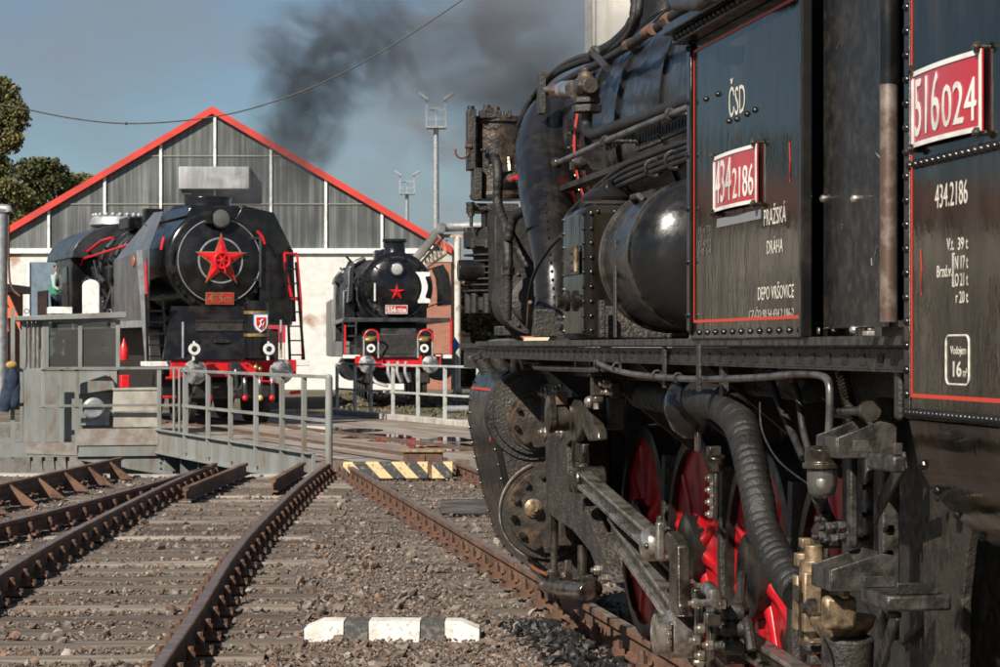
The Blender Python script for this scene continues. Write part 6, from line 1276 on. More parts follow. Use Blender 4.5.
# ================================================================== engine on the turntable
e1 = thing_at(E, 'steam_locomotive', 'black steam engine with smoke deflectors and large red star on the turntable', 'steam locomotive')
P_ = E.pt; S_ = E.pv; BKW = V((0, -1, 0)); Rt = V((1, 0, 0)); Up = V((0, 0, 1))
def pe(m, name, mt, bevel=0, parent=e1): return m.build(name, mt, parent, bevel)
TD = 1.6; C = P_(218, 261, TD); C.x = 0.0; u = 1 / E.scale(P_(218, 261, TD)); zc_ = P_(218, 261, TD).z; C = V((P_(218, 261, TD).x, TD, zc_)); cx0 = C.x
m = MB(); m.lathe((cx0, TD, zc_), (0, 1, 0), [(0.0, 1.0), (.02, 1.08), (2.6, 1.08)], 64); pe(m, 'smokebox', M_blk2)
m = MB(); m.lathe((cx0, TD + 2.6, zc_), (0, 1, 0), [(0, .98), (3.2, 1.0), (6.6, 1.05)], 64); pe(m, 'boiler', M_blk2)
m = MB()
for t in (5.2, 6.4, 7.6, 8.8): m.lathe((cx0, t, zc_), (0, 1, 0), [(-.04, 1.0), (-.04, 1.065), (.04, 1.065), (.04, 1.0)], 64)
pe(m, 'boiler_band', M_blkg)
m = MB(); m.lathe((cx0, TD, zc_), BKW, [(-.02, 1.03), (.03, 1.04), (.06, 1.0), (.07, .96), (.07, .92)], 64); pe(m, 'door_ring', M_blk2)
m = MB(); m.lathe((cx0, TD - .06, zc_), BKW, [(0, .93), (.05, .90), (.12, .70), (.17, .42), (.19, .2), (.195, 0)], 64); door = pe(m, 'smokebox_door', M_blk2)
m = MB(); m.ring((cx0, TD - .125, zc_), BKW, .86, .012, 60, 6); m.ring((cx0, TD - .21, zc_), BKW, .45, .028, 60, 6); m.build('door_trim_ring', M_galv, door)
m = MB(); m.star((cx0, TD - .26, zc_ - .0), Rt, Up, .575, .225, .05); m.build('star_edging', M_gold, door)
m = MB(); m.star((cx0, TD - .275, zc_ - .0), Rt, Up, .525, .20, .06); m.build('red_star', M_redp, door)
m = MB(); c = V((cx0, TD - .37, zc_)); m.ring(c, BKW, .155, .032, 36, 8); m.lathe(c, BKW, [(-.06, .06), (.02, .06), (.03, .03)], 16)
for k in range(6): a = math.pi / 3 * k; m.beam(c, c + V((math.cos(a), 0, math.sin(a))) * .15, .035, .03, (0, 1, 0))
m.beam(c + V((0, -.02, 0)), c + V((.05, -.05, -.26)), .03, .03, (0, 1, 0)); m.build('hand_wheel', M_redp, door)
m = MB(); a, b = P_(205.5, 304.5, TD - .22), P_(233.5, 292.5, TD - .22); m.box(a.x, b.x, TD - .27, TD - .2, a.z, b.z); pl_ = m.build('number_plate', M_gold, e1); m = MB(); m.box(a.x + .015, b.x - .015, TD - .273, TD - .271, a.z + .015, b.z - .015); m.build('plate_field', M_plate, pl_)
text_mesh('plate_digits', '475', (a.x + .04, TD - .275, a.z + .035), Rt, Up, (b.x - a.x) * .54, (b.z - a.z) - .07, M_gold, pl_, .003, .03); text_mesh('plate_digits', '179', (a.x + (b.x - a.x) * .66, TD - .275, a.z + .035), Rt, Up, (b.x - a.x) * .27, (b.z - a.z) * .5, M_gold, pl_, .003, .02)
# door hinge fittings and lower clamps
m = MB(); m.beam(P_(238, 238, TD - .12), P_(260, 238, TD - .12), .06, .05); m.beam(P_(238, 279, TD - .12), P_(262, 280, TD - .12), .05, .05); m.tube([P_(260.5, 236, TD - .15), P_(260.5, 287, TD - .15)], .035, 8); pe(m, 'door_hinge', M_blkg)
m = MB()
for k in range(12): a = R(195 + k * 14); m.box(cx0 + .98 * math.cos(a) - .04, cx0 + .98 * math.cos(a) + .04, TD - .1, TD - .03, zc_ + .98 * math.sin(a) - .04, zc_ + .98 * math.sin(a) + .04)
pe(m, 'door_clamp', M_blk2, .01)
# headlamp
c = P_(221, 218, TD - .3); m = MB(); m.lathe(c + V((0, .25, 0)), BKW, [(0, .12), (.06, .2), (.22, .205), (.25, .21), (.25, .19), (.23, .17)], 28); hl = pe(m, 'headlamp', M_blk2); m = MB(); m.lathe(c + V((0, .01, 0)), BKW, [(0, .175), (.02, .1), (.03, 0)], 28); m.build('lens', mat('dull_lens', (.10, .10, .09), .12, spec=1.), hl)
m = MB(); m.beam(c + V((0, .2, -.2)), c + V((0, .2, -.42)), .08, .08, (0, 1, 0)); m.box(c.x - .3, c.x - .16, TD - .3, TD - .1, c.z - .12, c.z + .05); pe(m, 'lamp_bracket', M_blk2, .01)
m = MB(); a = cx0; m.lathe((a, TD + .9, zc_ + 1.0), (0, 0, 1), [(0, .55), (.2, .48), (.36, .5), (.36, .35)], 28); m.prism([(a - .65, TD + .2, zc_ + .9), (a + .65, TD + .2, zc_ + .9), (a + .5, TD + .2, zc_ + 1.15), (a - .5, TD + .2, zc_ + 1.15)], (0, 6.0, 0)); pe(m, 'chimney_and_casing', M_blk2, .03)
# smoke deflectors
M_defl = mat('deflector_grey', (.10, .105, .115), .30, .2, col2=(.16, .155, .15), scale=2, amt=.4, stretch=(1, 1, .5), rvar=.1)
def deflector(sg):
    v = 1.5 * sg; t0, t1 = 1.35, 4.8; zf = S_(145, 250, 1.5).z; zb = 2.05; zt = S_(162, 210, 1.15).z; vt = 1.05 * sg
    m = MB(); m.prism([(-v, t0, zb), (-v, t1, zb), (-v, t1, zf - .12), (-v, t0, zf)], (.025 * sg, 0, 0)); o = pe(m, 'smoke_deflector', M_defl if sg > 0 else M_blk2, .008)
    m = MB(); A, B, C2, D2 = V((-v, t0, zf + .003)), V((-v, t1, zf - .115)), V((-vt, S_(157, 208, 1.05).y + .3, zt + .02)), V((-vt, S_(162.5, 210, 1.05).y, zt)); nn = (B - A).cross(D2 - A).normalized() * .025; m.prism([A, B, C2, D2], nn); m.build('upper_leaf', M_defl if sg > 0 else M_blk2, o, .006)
    return o, zf, zt, t0
o, zf, zt, t0 = deflector(1); o2, *_ = deflector(-1)
m = MB()
for x, y in ((134, 236), (141, 228), (139, 222), (148, 225), (146, 221)): c = S_(x, y, 1.3); m.lathe((-1.335, c.y, c.z), XM if 'XM' in globals() else V((-1, 0, 0)), [(0, .02), (.02, .02), (.021, 0)], 8)
m.build('leaf_bolts', M_blk2, o)
m = MB(); c = S_(133.5, 261, 1.51); m.lathe((c.x, c.y, c.z), (-1, 0, 0), [(0, .13), (.02, .12), (.025, 0)], 16); m.build('copper_badge', mat('badge_copper', (.30, .10, .05), .5), o)
# wide casing shoulders behind the right deflector (dark inner face seen from the front)
m = MB(); m.prism([(1.62, 1.5, 2.05), (1.56, 1.5, zf), (1.15, 1.5, zt - .02), (cx0 + .5, 1.5, zt + .12), (cx0 + .3, 1.5, zt - .25), (.9, 1.5, 3.4), (.8, 1.5, 2.05)], (0, .03, 0)); pe(m, 'front_shroud', M_blk2, .01)
m = MB(); m.tube([P_(257, 231, 1.3), P_(262, 236, 1.3), P_(265, 244, 1.3)], .03, 8); m.tube([P_(284.5, 253, 1.3), P_(292, 254, 1.3), P_(297, 253.5, 1.3)], .025, 8); m.tube([P_(284.5, 253, 1.3), P_(286, 270, 1.3), P_(292, 299, 1.3), P_(298, 299.5, 1.3)], .03, 8); m.tube([P_(297, 254, 1.3), P_(301, 300, 1.3), P_(302.5, 362, 1.3)], .025, 8); pe(m, 'red_handrail', M_redp)
m = MB(); m.tube([P_(164, 237, 1.3), P_(161, 250, 1.3)], .03, 8); m.tube([P_(146, 262, 1.25), P_(147, 300, 1.25)], .025, 8); pe(m, 'red_handrail', M_redp)
# running board and its pale edge
m = MB(); m.box(-1.5, -1.0, 1.4, 10.5, 1.98, 2.05); m.box(1.0, 1.5, 1.4, 10.5, 1.98, 2.05); pe(m, 'running_board', M_blk2)
A, B = S_(145, 292, 1.51), S_(66, 299, 1.51); m = MB(); m.box(-1.53, -1.502, 1.3, 11.4, 1.93, 2.07); pe(m, 'board_edge', M_galv, .005)
# cab, roof and things on it
m = MB(); m.box(-1.48, 1.48, 9.9, 12.0, 1.7, 3.7); pe(m, 'cab', M_blk2, .03)
m = MB(); pts = [(1.55 * math.cos(a), 9.4, 3.62 + .85 * math.sin(a)) for a in np.linspace(0, math.pi, 16)]; m.prism(pts, (0, 3.4, 0)); pe(m, 'cab_roof', M_blkg, .01)
m = MB(); m.prism([(-1.49, 10.2, 2.5), (-1.49, 11.0, 2.5), (-1.49, 11.0, 3.4), (-1.49, 10.35, 3.45)], (-.01, 0, 0)); pe(m, 'cab_window', M_glassd)
c = S_(91, 222, .3); m = MB(); m.lathe((-.2, 10.6, 4.40), (0, 0, 1), [(0, .62), (.05, .7), (.22, .66), (.3, .55), (.3, .0)], 32)
for k in range(22): a = 2 * math.pi * k / 22; m.ball((-.2 + .6 * math.cos(a), 10.6 + .6 * math.sin(a), 4.68), .06, 8, 6)
pe(m, 'roof_ventilator', M_galv)
m = MB(); m.box(-.9, -.3, 6.2, 7.2, 4.15, 4.42); m.box(-.75, -.35, 5.2, 5.5, 4.1, 4.55); m.lathe((cx0, 4.6, 4.1), (0, 0, 1), [(0, .4), (.35, .38), (.5, .2), (.52, 0)], 24); pe(m, 'dome_and_valves', M_blk2, .03)
m = MB(); m.tube([S_(70, 300, 1.2) + V((0, 0, 0)), V((-1.25, 9.6, 3.6)), V((-1.25, 3.0, 3.75))], .03, 8); m.tube([V((-1.18, 9.5, 3.75)), V((-1.15, 7.9, 3.95)), V((-1.1, 7.0, 3.98))], .035, 8); pe(m, 'side_handrail', M_redp)
m = MB(); r_ = random.Random(5)
for i in range(34): y = r_.uniform(4.8, 9.8); z = r_.uniform(2.2, 3.4); m.tube([(-1.0 - r_.random() * .3, y, z), (-1.0 - r_.random() * .3, y + r_.uniform(-.5, .5), z + r_.uniform(-.5, .5))], r_.uniform(.02, .06), 6)
for y in (5.4, 6.6, 8.2): m.tube([(-.8, y, 4.0), (-1.1, y, 3.5), (-1.15, y, 2.1)], .05, 8, smooth=4)
pe(m, 'side_piping', M_blkg)
m = MB(); m.box(-1.32, -1.1, 3.9, 5.4, 2.05, 2.85); m.box(-1.3, -1.0, 7.2, 8.5, 2.05, 2.6); pe(m, 'side_tank', M_blk2, .05)
# front apron
AP_ = [P_(172, 306, 1.35), P_(246, 306, 1.35), P_(249, 360, .25), P_(163, 360, .25)]
m = MB(); m.prism(AP_, (0, .12, 0)); ap = pe(m, 'front_apron', M_blk2, .01)
def onap(x, y, dz=0): t = 1.35 + (.25 - 1.35) * (y - 306) / 54 - dz; return P_(x, y, t)
m = MB(); m.add([onap(196, 321, .03), onap(243, 321, .03), onap(243, 331, .03), onap(196, 331, .03)], [(0, 1, 2, 3)]); m.beam(onap(196, 321, .05), onap(243, 321, .05), .06, .05); m.beam(onap(214, 341, .05), onap(229, 341, .05), .1, .07); m.build('apron_slot', M_dark, ap)
# cylinders with running boards at the sides; the one on the right carries a shield
for sg, x0, x1 in ((-1, 248, 271),):
    A, B = P_(x0, 358, .0), P_(x1, 303, .0); cxx = (A.x + B.x) / 2; r = (B.x - A.x) / 2; m = MB(); m.lathe((cxx, .24, A.z), (0, 0, 1), [(0, r), (B.z - A.z, r), (B.z - A.z + .05, r * .8), (B.z - A.z + .05, 0)], 28); cyl = pe(m, 'air_pump', M_blk2)
    m = MB(); 
    for y in (312.5, 335): z = P_(260, y, .0).z; m.lathe((cxx, .24, z - .03), (0, 0, 1), [(0, r), (0, r + .02), (.06, r + .02), (.06, r)], 28)
    m.build('gold_band', M_gold, cyl)
    c = P_(261.5, 323.5, .0); w, h = .135, .17; yv = .24 - r - .03
    def sh(s_, y): return [(cxx + .02 + x * w * s_, y, c.z + z * h * s_) for x, z in ((-1, 1), (1, 1), (1, -.1), (.75, -.6), (0, -1.05), (-.75, -.6), (-1, -.1))]
    for s_, y, mt, nm in ((1.15, yv, mat('shield_blue', (.06, .14, .32), .5), 'shield_edge'), (1.0, yv - .012, M_whitep, 'shield_field'), (.72, yv - .024, M_redp, 'shield_red')): m = MB(); m.prism(sh(s_, y), (0, .011, 0)); m.build(nm, mt, cyl)
    m = MB(); cs_ = V((cxx + .02, yv - .028, c.z)); m.tube([cs_ + V((-.04, 0, -.08)), cs_ + V((.0, 0, -.02)), cs_ + V((-.01, 0, .05)), cs_ + V((.04, 0, .08))], .018, 6); m.tube([cs_ + V((.0, 0, -.02)), cs_ + V((.05, 0, -.08))], .014, 6); m.tube([cs_ + V((-.01, 0, .03)), cs_ + V((-.06, 0, .05))], .012, 6); m.tube([cs_ + V((.03, 0, -.03)), cs_ + V((.06, 0, .02)), cs_ + V((.05, 0, .05))], .01, 6); m.build('shield_lion', M_galv, cyl)
for x in (194.3, 268.8):
    c = P_(x, 349, -.14); m = MB(); m.lathe(c + V((0, .12, 0)), BKW, [(0, .1), (.08, .115), (.14, .115)], 24); lm = pe(m, 'marker_lamp', M_blk2); m = MB(); m.lathe(c, BKW, [(0, .118), (.02, .118), (.022, .06), (.0, .055)], 28); m.build('white_ring', M_whitep, lm); m = MB(); m.ball(c + V((0, -.012, 0)), (.056, .03, .056), 14, 8); m.build('lens', M_glassd, lm); m = MB(); m.tube([c + V((0, .05, -.1)), c + V((0, .05, -.22))], .03, 8); m.ball(c + V((0, .02, .13)), .025, 8, 6); m.build('lamp_stem', M_whitep, lm)
# buffer beam, buffers, hook
A, B = P_(180, 377, .35), P_(291, 360, .35); m = MB(); m.box(-1.28, 1.28, .30, .42, A.z, B.z); bb = pe(m, 'buffer_beam', M_redp, .01)
m = MB()
for i in range(12): m.hexb((-.95 + i * .17, .299, (A.z + B.z) / 2 + (.09 if i % 2 else -.07)), BKW, .028, .02)
m.build('beam_bolts', M_redp, bb)
for sx in (-1, 1):
    m = MB(); m.cyl((sx * .875, .3, 1.04), (sx * .875, .0, 1.04), .10, .085); bf = pe(m, 'buffer', M_redp); m = MB(); m.lathe((sx * .875, .0, 1.04), BKW, [(0, .24), (.03, .245), (.05, .2), (.06, 0)], 40); m.build('buffer_disc', M_buf, bf)
for x0, x1, y0, y1 in ((148, 179, 361.5, 366.5), (291, 308, 360, 366)): a, b = P_(x0, y1, .6), P_(x1, y0, .6); m = MB(); m.box(a.x, b.x, .5, 1.3, a.z, b.z); pe(m, 'white_step_edge', M_whitep, .01)
m = MB(); c = P_(234, 368, .2); m.box(c.x - .1, c.x + .1, .05, .3, c.z - .1, c.z + .12); m.tube([c + V((0, -.1, 0)), c + V((0, -.15, -.15)), c + V((.03, -.1, -.35)), c + V((0, -.05, -.55))], .04, 8, smooth=4); m.tube([c + V((-.12, -.05, -.1)), c + V((-.12, -.1, -.4)), c + V((.12, -.1, -.4)), c + V((.12, -.05, -.1))], .03, 8, smooth=3); pe(m, 'screw_coupling', M_blkg)
m = MB(); c = P_(256, 369, .2); m.ball(c + V((0, 0, .03)), .06, 10, 8); m.ball(c + V((.08, 0, 0)), .05, 10, 8); m.tube([c, c + V((0, -.05, .12))], .02, 6); pe(m, 'brass_cock', M_gold)
m = MB()
for x, yy in ((183, 322), (281, 320)): m.tube([P_(x, 358, .3), P_(x, yy, .3)], .025, 8)
pe(m, 'beam_rods', M_galv)
for x in (209, 259, 271, 244):
    m = MB(); m.tube([P_(x, 375, .2), P_(x + 1, 385, .1), P_(x + 2, 400, .1)], .045, 8, smooth=4); pe(m, 'brake_hose', M_blkg); m = MB(); c = P_(x + 1, 398, .05); m.ball(c, .06, 8, 6); m.build('hose_end', M_redp if x != 259 else M_yel, e1)
m = MB(); m.tube([P_(262, 372, .1), P_(262, 381, .1), P_(275, 382, .1), P_(281, 377, .1)], .025, 6); m.tube([P_(166, 378, .2), P_(180, 378, .2)], .03, 6); m.tube([P_(163, 397, .3), P_(176, 397, .3)], .03, 6); m.tube([P_(290, 393, .4), P_(300, 392, .4)], .04, 6); pe(m, 'red_steps', M_redp)
for t, r in ((1.0, .44), (2.1, .44), (4.2, .87), (6.1, .87), (8.0, .87), (10.6, .5)):
    for sx in (-1, 1): m = MB(); m.lathe((sx * .70, t, r), (sx, 0, 0), [(0, r), (.12, r), (.12, r * .8), (.06, r * .75), (.06, .2), (.14, .15), (.14, 0)], 36); pe(m, 'wheel', M_dark)
m = MB(); m.box(-.9, .9, 1.45, 10.5, .5, 1.95); m.box(-.8, .8, .45, 1.45, .5, .85); m.box(-1.25, 1.25, 1.5, 2.5, .7, 1.9); pe(m, 'frame_and_cylinders', M_dark, .04)
# ladders each side
def ladder(x0a, x0b, x1a, x1b, y0, y1, t, n, v=0):
    m = MB(); m.beam(P_(x0a, y0, t), P_(x0b, y1, t), .05, .04, (0, 1, 0)); m.beam(P_(x1a, y0, t), P_(x1b, y1, t), .05, .04, (0, 1, 0))
    for i in range(n): u_ = (i + .5) / n; m.beam(P_(x0a + (x0b - x0a) * u_, y0 + (y1 - y0) * u_, t), P_(x1a + (x1b - x1a) * u_, y0 + (y1 - y0) * u_, t), .08, .03)
    pe(m, 'ladder', M_blk2)
ladder(146, 148, 162, 168, 294, 362, 1.0, 6); ladder(286, 290, 296, 304, 262, 362, .9, 7)
m = MB(); m.beam(P_(139, 250, 1.36), P_(148, 362, 1.1), .11, .05, (0, 1, 0)); pe(m, 'ladder_stile', M_galv)
m = MB(); c = P_(124, 350, 1.5); m.lathe(c, (0, 0, 1), [(-.22, .09), (.05, .09), (.15, .04), (.25, 0)], 16); m.box(c.x - .06, c.x + .12, 1.5, 1.7, c.z - 1.0, c.z - .5); pe(m, 'red_signal_lamp', M_redp, .02)

# ================================================================== engine beyond the turntable
e2 = thing_at(G, 'steam_locomotive', 'black engine with small red star and plate 556 0506 in front of the brick pier', 'steam locomotive')
Q_ = G.pt; Z_ = G.pv
def pg(m, name, mt, bevel=0, parent=e2): return m.build(name, mt, parent, bevel)
TG = 1.6; C = Q_(396.5, 288, TG); gx, gz = C.x, C.z
m = MB(); m.lathe((gx, TG, gz), (0, 1, 0), [(0, .98), (.02, 1.03), (2.4, 1.03)], 56); pg(m, 'smokebox', M_blk2); m = MB(); m.lathe((gx, TG + 2.4, gz), (0, 1, 0), [(0, .96), (7.5, 1.0)], 48); pg(m, 'boiler', M_blk2)
m = MB(); m.lathe((gx, TG - .01, gz), BKW, [(0, .86), (.05, .84), (.13, .68), (.19, .4), (.21, .15), (.215, 0)], 56); dr = pg(m, 'smokebox_door', M_blk2)
m = MB(); m.ring((gx, TG - .01, gz), BKW, .87, .03, 56, 6); m.build('door_ring', M_blkg, dr)
m = MB()
for k in range(12): a = R(15 + k * 30); c = V((gx + .93 * math.cos(a), TG - .06, gz + .93 * math.sin(a))); m.beam(c, c - V((math.cos(a), 0, math.sin(a))) * .14 - V((0, .05, 0)), .06, .05, (0, 1, 0))
pg(m, 'door_clamp', M_blk2)
m = MB(); m.star((gx, TG - .25, Q_(0, 291.5, TG).z), Rt, Up, .235, .092, .06); m.build('red_star', M_redp, dr)
a, b = Q_(385.5, 313.8, TG - .2), Q_(407.5, 305.2, TG - .2); m = MB(); m.box(a.x, b.x, TG - .24, TG - .14, a.z, b.z); pl_ = m.build('number_plate', M_whitep, e2); m = MB(); m.box(a.x + .015, b.x - .015, TG - .243, TG - .241, a.z + .015, b.z - .015); m.build('plate_field', M_plate, pl_)
text_mesh('plate_digits', '556', (a.x + .04, TG - .245, a.z + .035), Rt, Up, (b.x - a.x) * .42, (b.z - a.z) - .07, M_whitep, pl_, .003, .03); text_mesh('plate_digits', '0506', (a.x + (b.x - a.x) * .52, TG - .245, a.z + .035), Rt, Up, (b.x - a.x) * .42, (b.z - a.z) * .5, M_whitep, pl_, .003, .02)
c = Q_(397, 269, TG - .3); m = MB(); m.lathe(c + V((0, .3, 0)), BKW, [(0, .1), (.08, .19), (.28, .2), (.3, .2), (.3, .17)], 28); hl = pg(m, 'headlamp', M_blkg); m = MB(); m.lathe(c + V((0, .01, 0)), BKW, [(0, .175), (.03, .12), (.045, 0)], 28); m.build('lens', mat('bright_lens', (.45, .45, .43), .12, spec=1.), hl)
m = MB(); m.lathe((gx, TG + .8, gz + .9), (0, 0, 1), [(0, .38), (.14, .3), (.42, .3), (.44, .36), (.52, .36), (.52, .25)], 28); pg(m, 'chimney', M_blk2); m = MB(); m.lathe((gx, TG + 4, gz + .85), (0, 0, 1), [(0, .45), (.3, .42), (.42, .2), (.45, 0)], 24); m.box(gx - .35, gx + .35, TG + 5.3, TG + 6.5, gz + .9, gz + 1.3); pg(m, 'dome', M_blk2, .03)
m = MB()
pts = [(415.5, 272), (430, 272), (430, 276), (425.5, 276.5)] + [(424.5 + 3.2 * math.sin(a) , 276.5 + 21 * a / math.pi) for a in np.linspace(.3, math.pi - .3, 7)] + [(425.5, 298), (430, 299), (430, 303), (418, 303), (418, 300)] + [(418.5 + 3.4 * math.sin(a), 300 - 25 * a / math.pi) for a in np.linspace(.2, math.pi - .2, 8)]
m.prism([Q_(x, y, TG - .3) for x, y in pts], (0, .04, 0)); pg(m, 'white_hinge_frame', M_whitep)
m = MB(); m.tube([Q_(375, 283, TG - .2), Q_(375, 301, TG - .2)], .03, 8); pg(m, 'white_grab_bar', M_whitep)
# right wing plate with stays
m = MB(); pts = [(438, 267), (443, 264), (449, 274), (451.5, 290), (451, 305), (443.5, 305), (443.5, 290), (442, 276)]; m.prism([Q_(x, y, 1.5) for x, y in pts], (0, 2.4, 0)); m.beam(Q_(424, 271, 1.5), Q_(440, 266, 1.5), .04, .04); m.beam(Q_(425, 308, 1.5), Q_(445, 301, 1.5), .04, .04); pg(m, 'smoke_deflector', M_blk2)
m = MB(); pts = [(350, 268), (354, 266), (352, 300), (348, 302)]; m.prism([Q_(x, y, 1.5) for x, y in pts], (0, 2.4, 0)); pg(m, 'smoke_deflector', M_blkg)
m = MB(); a = Q_(343, 322, 1.2); b = Q_(452, 318, 1.2); m.box(-1.5, 1.5, .9, 10, a.z, b.z); pg(m, 'running_board', M_blkg, .01)
m = MB(); m.box(-1.45, 1.45, 9.2, 11.2, 1.7, 3.6); m.prism([(1.5 * math.cos(a_), 9.0, 3.55 + .75 * math.sin(a_)) for a_ in np.linspace(0, math.pi, 14)], (0, 2.6, 0)); pg(m, 'cab', M_blkg, .03)
m = MB(); a, b = Z_(317, 365, 1.5), Z_(331, 302, 1.5); m.box(-1.48, 1.48, 12.0, 18.0, 1.2, 3.1); pg(m, 'tender_body', mat('dusty_tender_grey', (.20, .20, .195), .6, col2=(.12, .12, .12), scale=2, stretch=(3, 3, .5)), .03)
m = MB(); r_ = random.Random(8)
for i in range(46): y = r_.uniform(2.5, 9); z = r_.uniform(2.1, 4.0); m.tube([(-1.0 - r_.random() * .35, y, z), (-1.0 - r_.random() * .35, y + r_.uniform(-.4, .4), z + r_.uniform(-.6, .4))], r_.uniform(.03, .09), 6)
for y in (3.4, 5.0, 6.8): m.tube([(gx - .8, y, 4.1), (-1.25, y, 3.7), (-1.35, y, 2.1)], .08, 8, smooth=4)
pg(m, 'side_piping', M_blkg)
m = MB(); m.box(-1.4, -1.05, 3.0, 4.2, 2.2, 3.2); m.box(-1.35, -1.05, 5.4, 6.4, 2.2, 3.0); pg(m, 'side_tanks', M_blk2, .05)
# front cylinders with brass tops, apron, lamps, hand rails
for x0, x1 in ((363, 380), (417, 434)):
    A, B = Q_(x0, 357, .4), Q_(x1, 331, .4); cxx = (A.x + B.x) / 2; r = (B.x - A.x) / 2; m = MB(); m.lathe((cxx, .65, A.z), (0, 0, 1), [(0, r), (B.z - A.z, r), (B.z - A.z + .06, r * .6), (B.z - A.z + .06, 0)], 24); cy_ = pg(m, 'air_pump', M_blk2)
    m = MB(); z = Q_(0, 337, .4).z; m.lathe((cxx, .65, z - .03), (0, 0, 1), [(0, r), (0, r + .02), (.05, r + .02), (.05, r)], 24); m.ball((cxx - .05, .65 - r, z - .08), (.16, .05, .07), 12, 8); m.build('gold_band', M_gold, cy_)
    xm = (x0 + x1) / 2; m = MB(); m.tube([Q_(xm + 7, 358, .1), Q_(xm + 7, 337, .1), Q_(xm + 5, 332, .1), Q_(xm, 330, .1), Q_(xm - 5, 332, .1), Q_(xm - 7.5, 337, .1)], .025, 8, smooth=3); pg(m, 'red_grab_rail', M_redp); m = MB(); m.tube([Q_(xm - 7.5, 358, .1), Q_(xm - 7.5, 337, .1)], .028, 8); m.tube([Q_(xm + 7, 358, .08), Q_(xm + 7, 342, .08)], .028, 8); pg(m, 'pale_grab_rail', M_galv)
for x in (371, 424.3):
    c = Q_(x, 348.3, .05); m = MB(); m.lathe(c + V((0, .12, 0)), BKW, [(0, .1), (.14, .11)], 20); lm = pg(m, 'marker_lamp', M_blk2); m = MB(); m.lathe(c, BKW, [(0, .118), (.02, .118), (.022, .06), (.0, .055)], 24); m.build('white_ring', M_whitep, lm); m = MB(); m.ball(c + V((0, -.012, 0)), (.054, .03, .054), 12, 8); m.build('lens', M_glassd, lm)
m = MB(); m.prism([Q_(381, 322, 1.3), Q_(416, 322, 1.3), Q_(417, 357, .2), Q_(380, 357, .2)], (0, .1, 0)); ap = pg(m, 'front_apron', M_blkg, .01); m = MB(); m.add([Q_(383, 340, .68), Q_(411, 340, .68), Q_(413, 354, .26), Q_(382, 354, .26)], [(0, 1, 2, 3)]); m.build('apron_recess', M_dark, ap)
A, B = Q_(364, 367.5, .35), Q_(438, 356, .35); m = MB(); m.box(-1.2, 1.2, .30, .42, A.z, B.z); pg(m, 'buffer_beam', M_redp, .01)
for sx in (-1, 1):
    m = MB(); m.cyl((sx * .875, .3, 1.04), (sx * .875, 0, 1.04), .10, .085); bf = pg(m, 'buffer', M_blkg); m = MB(); m.lathe((sx * .875, 0, 1.04), BKW, [(0, .235), (.03, .24), (.05, .2), (.06, 0)], 32); m.build('buffer_disc', M_buf, bf)
for x0, x1 in ((343, 360), (436, 452)): a, b = Q_(x0, 358.5, .5), Q_(x1, 355, .5); m = MB(); m.box(a.x, b.x, .45, 1.2, a.z, b.z); pg(m, 'white_step_edge', M_whitep, .01)
m = MB()
for x, y0 in ((345, 325), (451, 318)): m.beam(Q_(x, 356, .7), Q_(x, y0, .7), .05, .05, (0, 1, 0))
pg(m, 'red_grab_rail', M_redp)
m = MB(); m.beam(Q_(343, 320, .8), Q_(343, 357, .8), .05, .05, (0, 1, 0)); m.beam(Q_(356, 320, .8), Q_(356, 357, .8), .05, .05, (0, 1, 0))
for y in (326, 336, 346): m.beam(Q_(343, y, .8), Q_(356, y, .8), .1, .04)
pg(m, 'ladder', M_blkg)
for t, r in ((.95, .44), (3.2, .7), (4.9, .7), (6.6, .7), (8.3, .7)):
    for sx in (-1, 1): m = MB(); m.lathe((sx * .70, t, r), (sx, 0, 0), [(0, r), (.12, r), (.12, r * .8), (.06, r * .75), (.06, .2), (.14, .15), (.14, 0)], 32); pg(m, 'wheel', M_dark)
m = MB(); m.lathe((-1.25, 1.2, .95), (0, 1, 0), [(0, .38), (1.1, .38)], 24); m.lathe((1.25, 1.2, .95), (0, 1, 0), [(0, .38), (1.1, .38)], 24); pg(m, 'cylinder', M_blkg)
m = MB(); m.box(-.9, .9, .45, 17, .5, 1.9); pg(m, 'frame', M_dark, .04)
m = MB()
for x in (389, 398, 406): m.tube([Q_(x, 362, .2), Q_(x - 1, 372, .1), Q_(x + 3, 382, .1)], .045, 8, smooth=4)
m.tube([Q_(369, 372, .2), Q_(376, 382, .0), Q_(388, 386, -.1)], .05, 8, smooth=4); pg(m, 'brake_hose', M_galv)

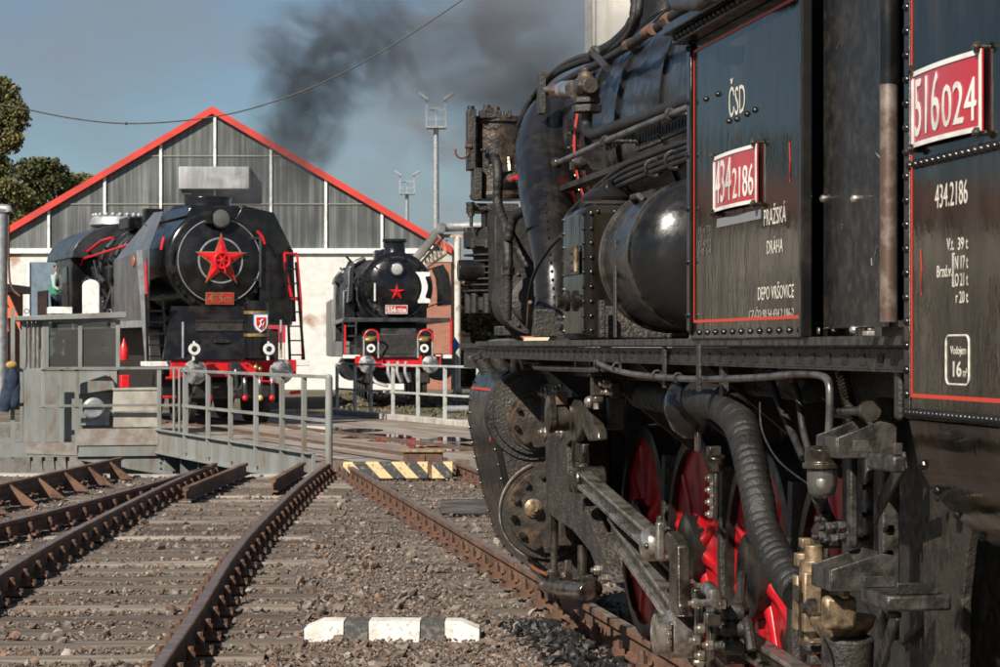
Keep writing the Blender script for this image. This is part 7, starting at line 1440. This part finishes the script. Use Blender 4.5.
# ================================================================== people
def person(base, face_deg, name_label, clothes, hair, pose='stand', cap=None, vest=None, cat='person'):
    o = tag(empty('person', base, R(face_deg)), name_label, cat)    # faces local -Y
    J = [((0, 0, .96), .14), ((0, 0, 1.15), .15), ((0, -.01, 1.36), .165), ((0, 0, 1.48), .07), ((0, -.01, 1.56), .055),
         ((.17, 0, 1.42), .065), ((.24, -.04, 1.16), .048), ((.20, -.24, 1.06), .036), ((-.17, 0, 1.42), .065), ((-.24, -.04, 1.16), .048), ((-.20, -.24, 1.06), .036),
         ((.10, 0, .90), .095), ((.11, -.02, .50), .065), ((.11, .02, .10), .045), ((.11, -.13, .05), .04), ((-.10, 0, .90), .095), ((-.11, -.02, .50), .065), ((-.11, .02, .10), .045), ((-.11, -.13, .05), .04)]
    Eg = [(0, 1), (1, 2), (2, 3), (3, 4), (2, 5), (5, 6), (6, 7), (2, 8), (8, 9), (9, 10), (0, 11), (11, 12), (12, 13), (13, 14), (0, 15), (15, 16), (16, 17), (17, 18)]
    skin_body('body', J, Eg, clothes, o)
    m = MB(); hc = V((0, -.03, 1.66)); m.ball(hc, (.078, .10, .118), 18, 14); m.lathe(hc + V((0, -.085, -.02)), (0, -1, -.35), [(0, .02), (.03, .013), (.038, 0)], 8); m.ball(hc + V((0, -.06, -.075)), (.045, .04, .035), 10, 8)
    for s_ in (-1, 1): m.ball(hc + V((s_ * .08, .01, -.01)), (.012, .02, .032), 8, 6)
    m.cyl(hc - V((0, -.02, .19)), hc - V((0, 0, .05)), .052, seg=12); hd = m.build('head', M_skin, o)
    m = MB()
    for s_ in (-1, 1): m.ball(hc + V((s_ * .03, -.093, .01)), (.011, .006, .006), 8, 6)
    m.ball(hc + V((0, -.1, -.055)), (.02, .005, .004), 8, 6); m.build('eyes_and_mouth', M_hair, hd)
    m = MB(); m.ball(hc + V((0, .018, .028)), (.085, .098, .10), 16, 12); m.build('hair', hair, hd)
    for s_ in (-1, 1):
        h = V((s_ * .20, -.25, 1.055)); m = MB(); m.ball(h + V((0, -.04, 0)), (.035, .045, .018), 10, 8)
        for k in range(4): f0 = h + V((-.024 + k * .016, -.075, 0)); m.tube([f0, f0 + V((0, -.03, -.006)), f0 + V((0, -.05, -.025))], [.009, .008, .006], 6)
        m.tube([h + V((-s_ * .03, -.03, 0)), h + V((-s_ * .05, -.055, -.005)), h + V((-s_ * .045, -.075, -.012))], [.01, .009, .007], 6); m.build('hand', M_skin, o)
    if cap: m = MB(); m.ball(hc + V((0, .01, .06)), (.092, .108, .075), 16, 10); m.prism([hc + V((x, y, .055)) for x, y in ((-.075, -.06), (.075, -.06), (.06, -.17), (-.06, -.17))], (0, 0, .012)); m.build('cap', cap, hd)
    if vest: m = MB(); m.lathe((0, -.0, 1.0), (0, 0, 1), [(0, .19), (.2, .19), (.40, .19), (.47, .12)], 20); v_ = m.build('vest', vest, o); v_.scale = (1, .85, 1)
    return o
pw = W(57, 346, 40.75); zf_ = zc(346) - 1.66
pr = person((pw.x, pw.y, zf_ + .02), 62, 'dark haired man in dark jacket behind the cabin window next to the curtain', M_cloth, M_hair)
pw = W(105, 346, 41.2)
pr2 = person((pw.x, pw.y, zf_ + .02), 180 + 30, 'person in dark clothes behind the cabin window away from the curtain', M_cloth, M_hair)
for t_, nm in ((0, 'cabin_floor'),): m = CB(); m.box(xc(24) + .05, xc(117) - .05, .045, 1.69, zf_ - .03, zf_ + .02 - .012); cabpart(m, nm, M_tgrime)
tm_ = S_(57, 270, 1.45).y; hm_ = S_(57, 267, 1.45).z; pw = E.M @ V((-1.45, tm_, 0)); py = V((0, 0, hm_))
pr3 = person((pw.x, pw.y, py.z - 1.66), 75, 'engine man in green vest and grey cap leaning from the cab doorway', M_shirt, M_hair, cap=mat('grey_green_cap', (.10, .16, .15), .9), vest=M_green)
m = MB()
for s_ in (-1, 1): m.tube([(s_ * .09, 0, .98), (s_ * .105, -.01, .5), (s_ * .11, .02, .08)], [.125, .085, .07], 12)
m.build('trousers', M_jean, pr3)
m = MB(); m.box(-1.80, -1.76, tm_ - .6, tm_ + .75, hm_ - 2.0, hm_ - .58); m.box(-1.78, -1.2, tm_ - .6, tm_ + .75, hm_ - 1.72, hm_ - 1.665); pe(m, 'cab_doorway_sheet', M_blk2, .01)
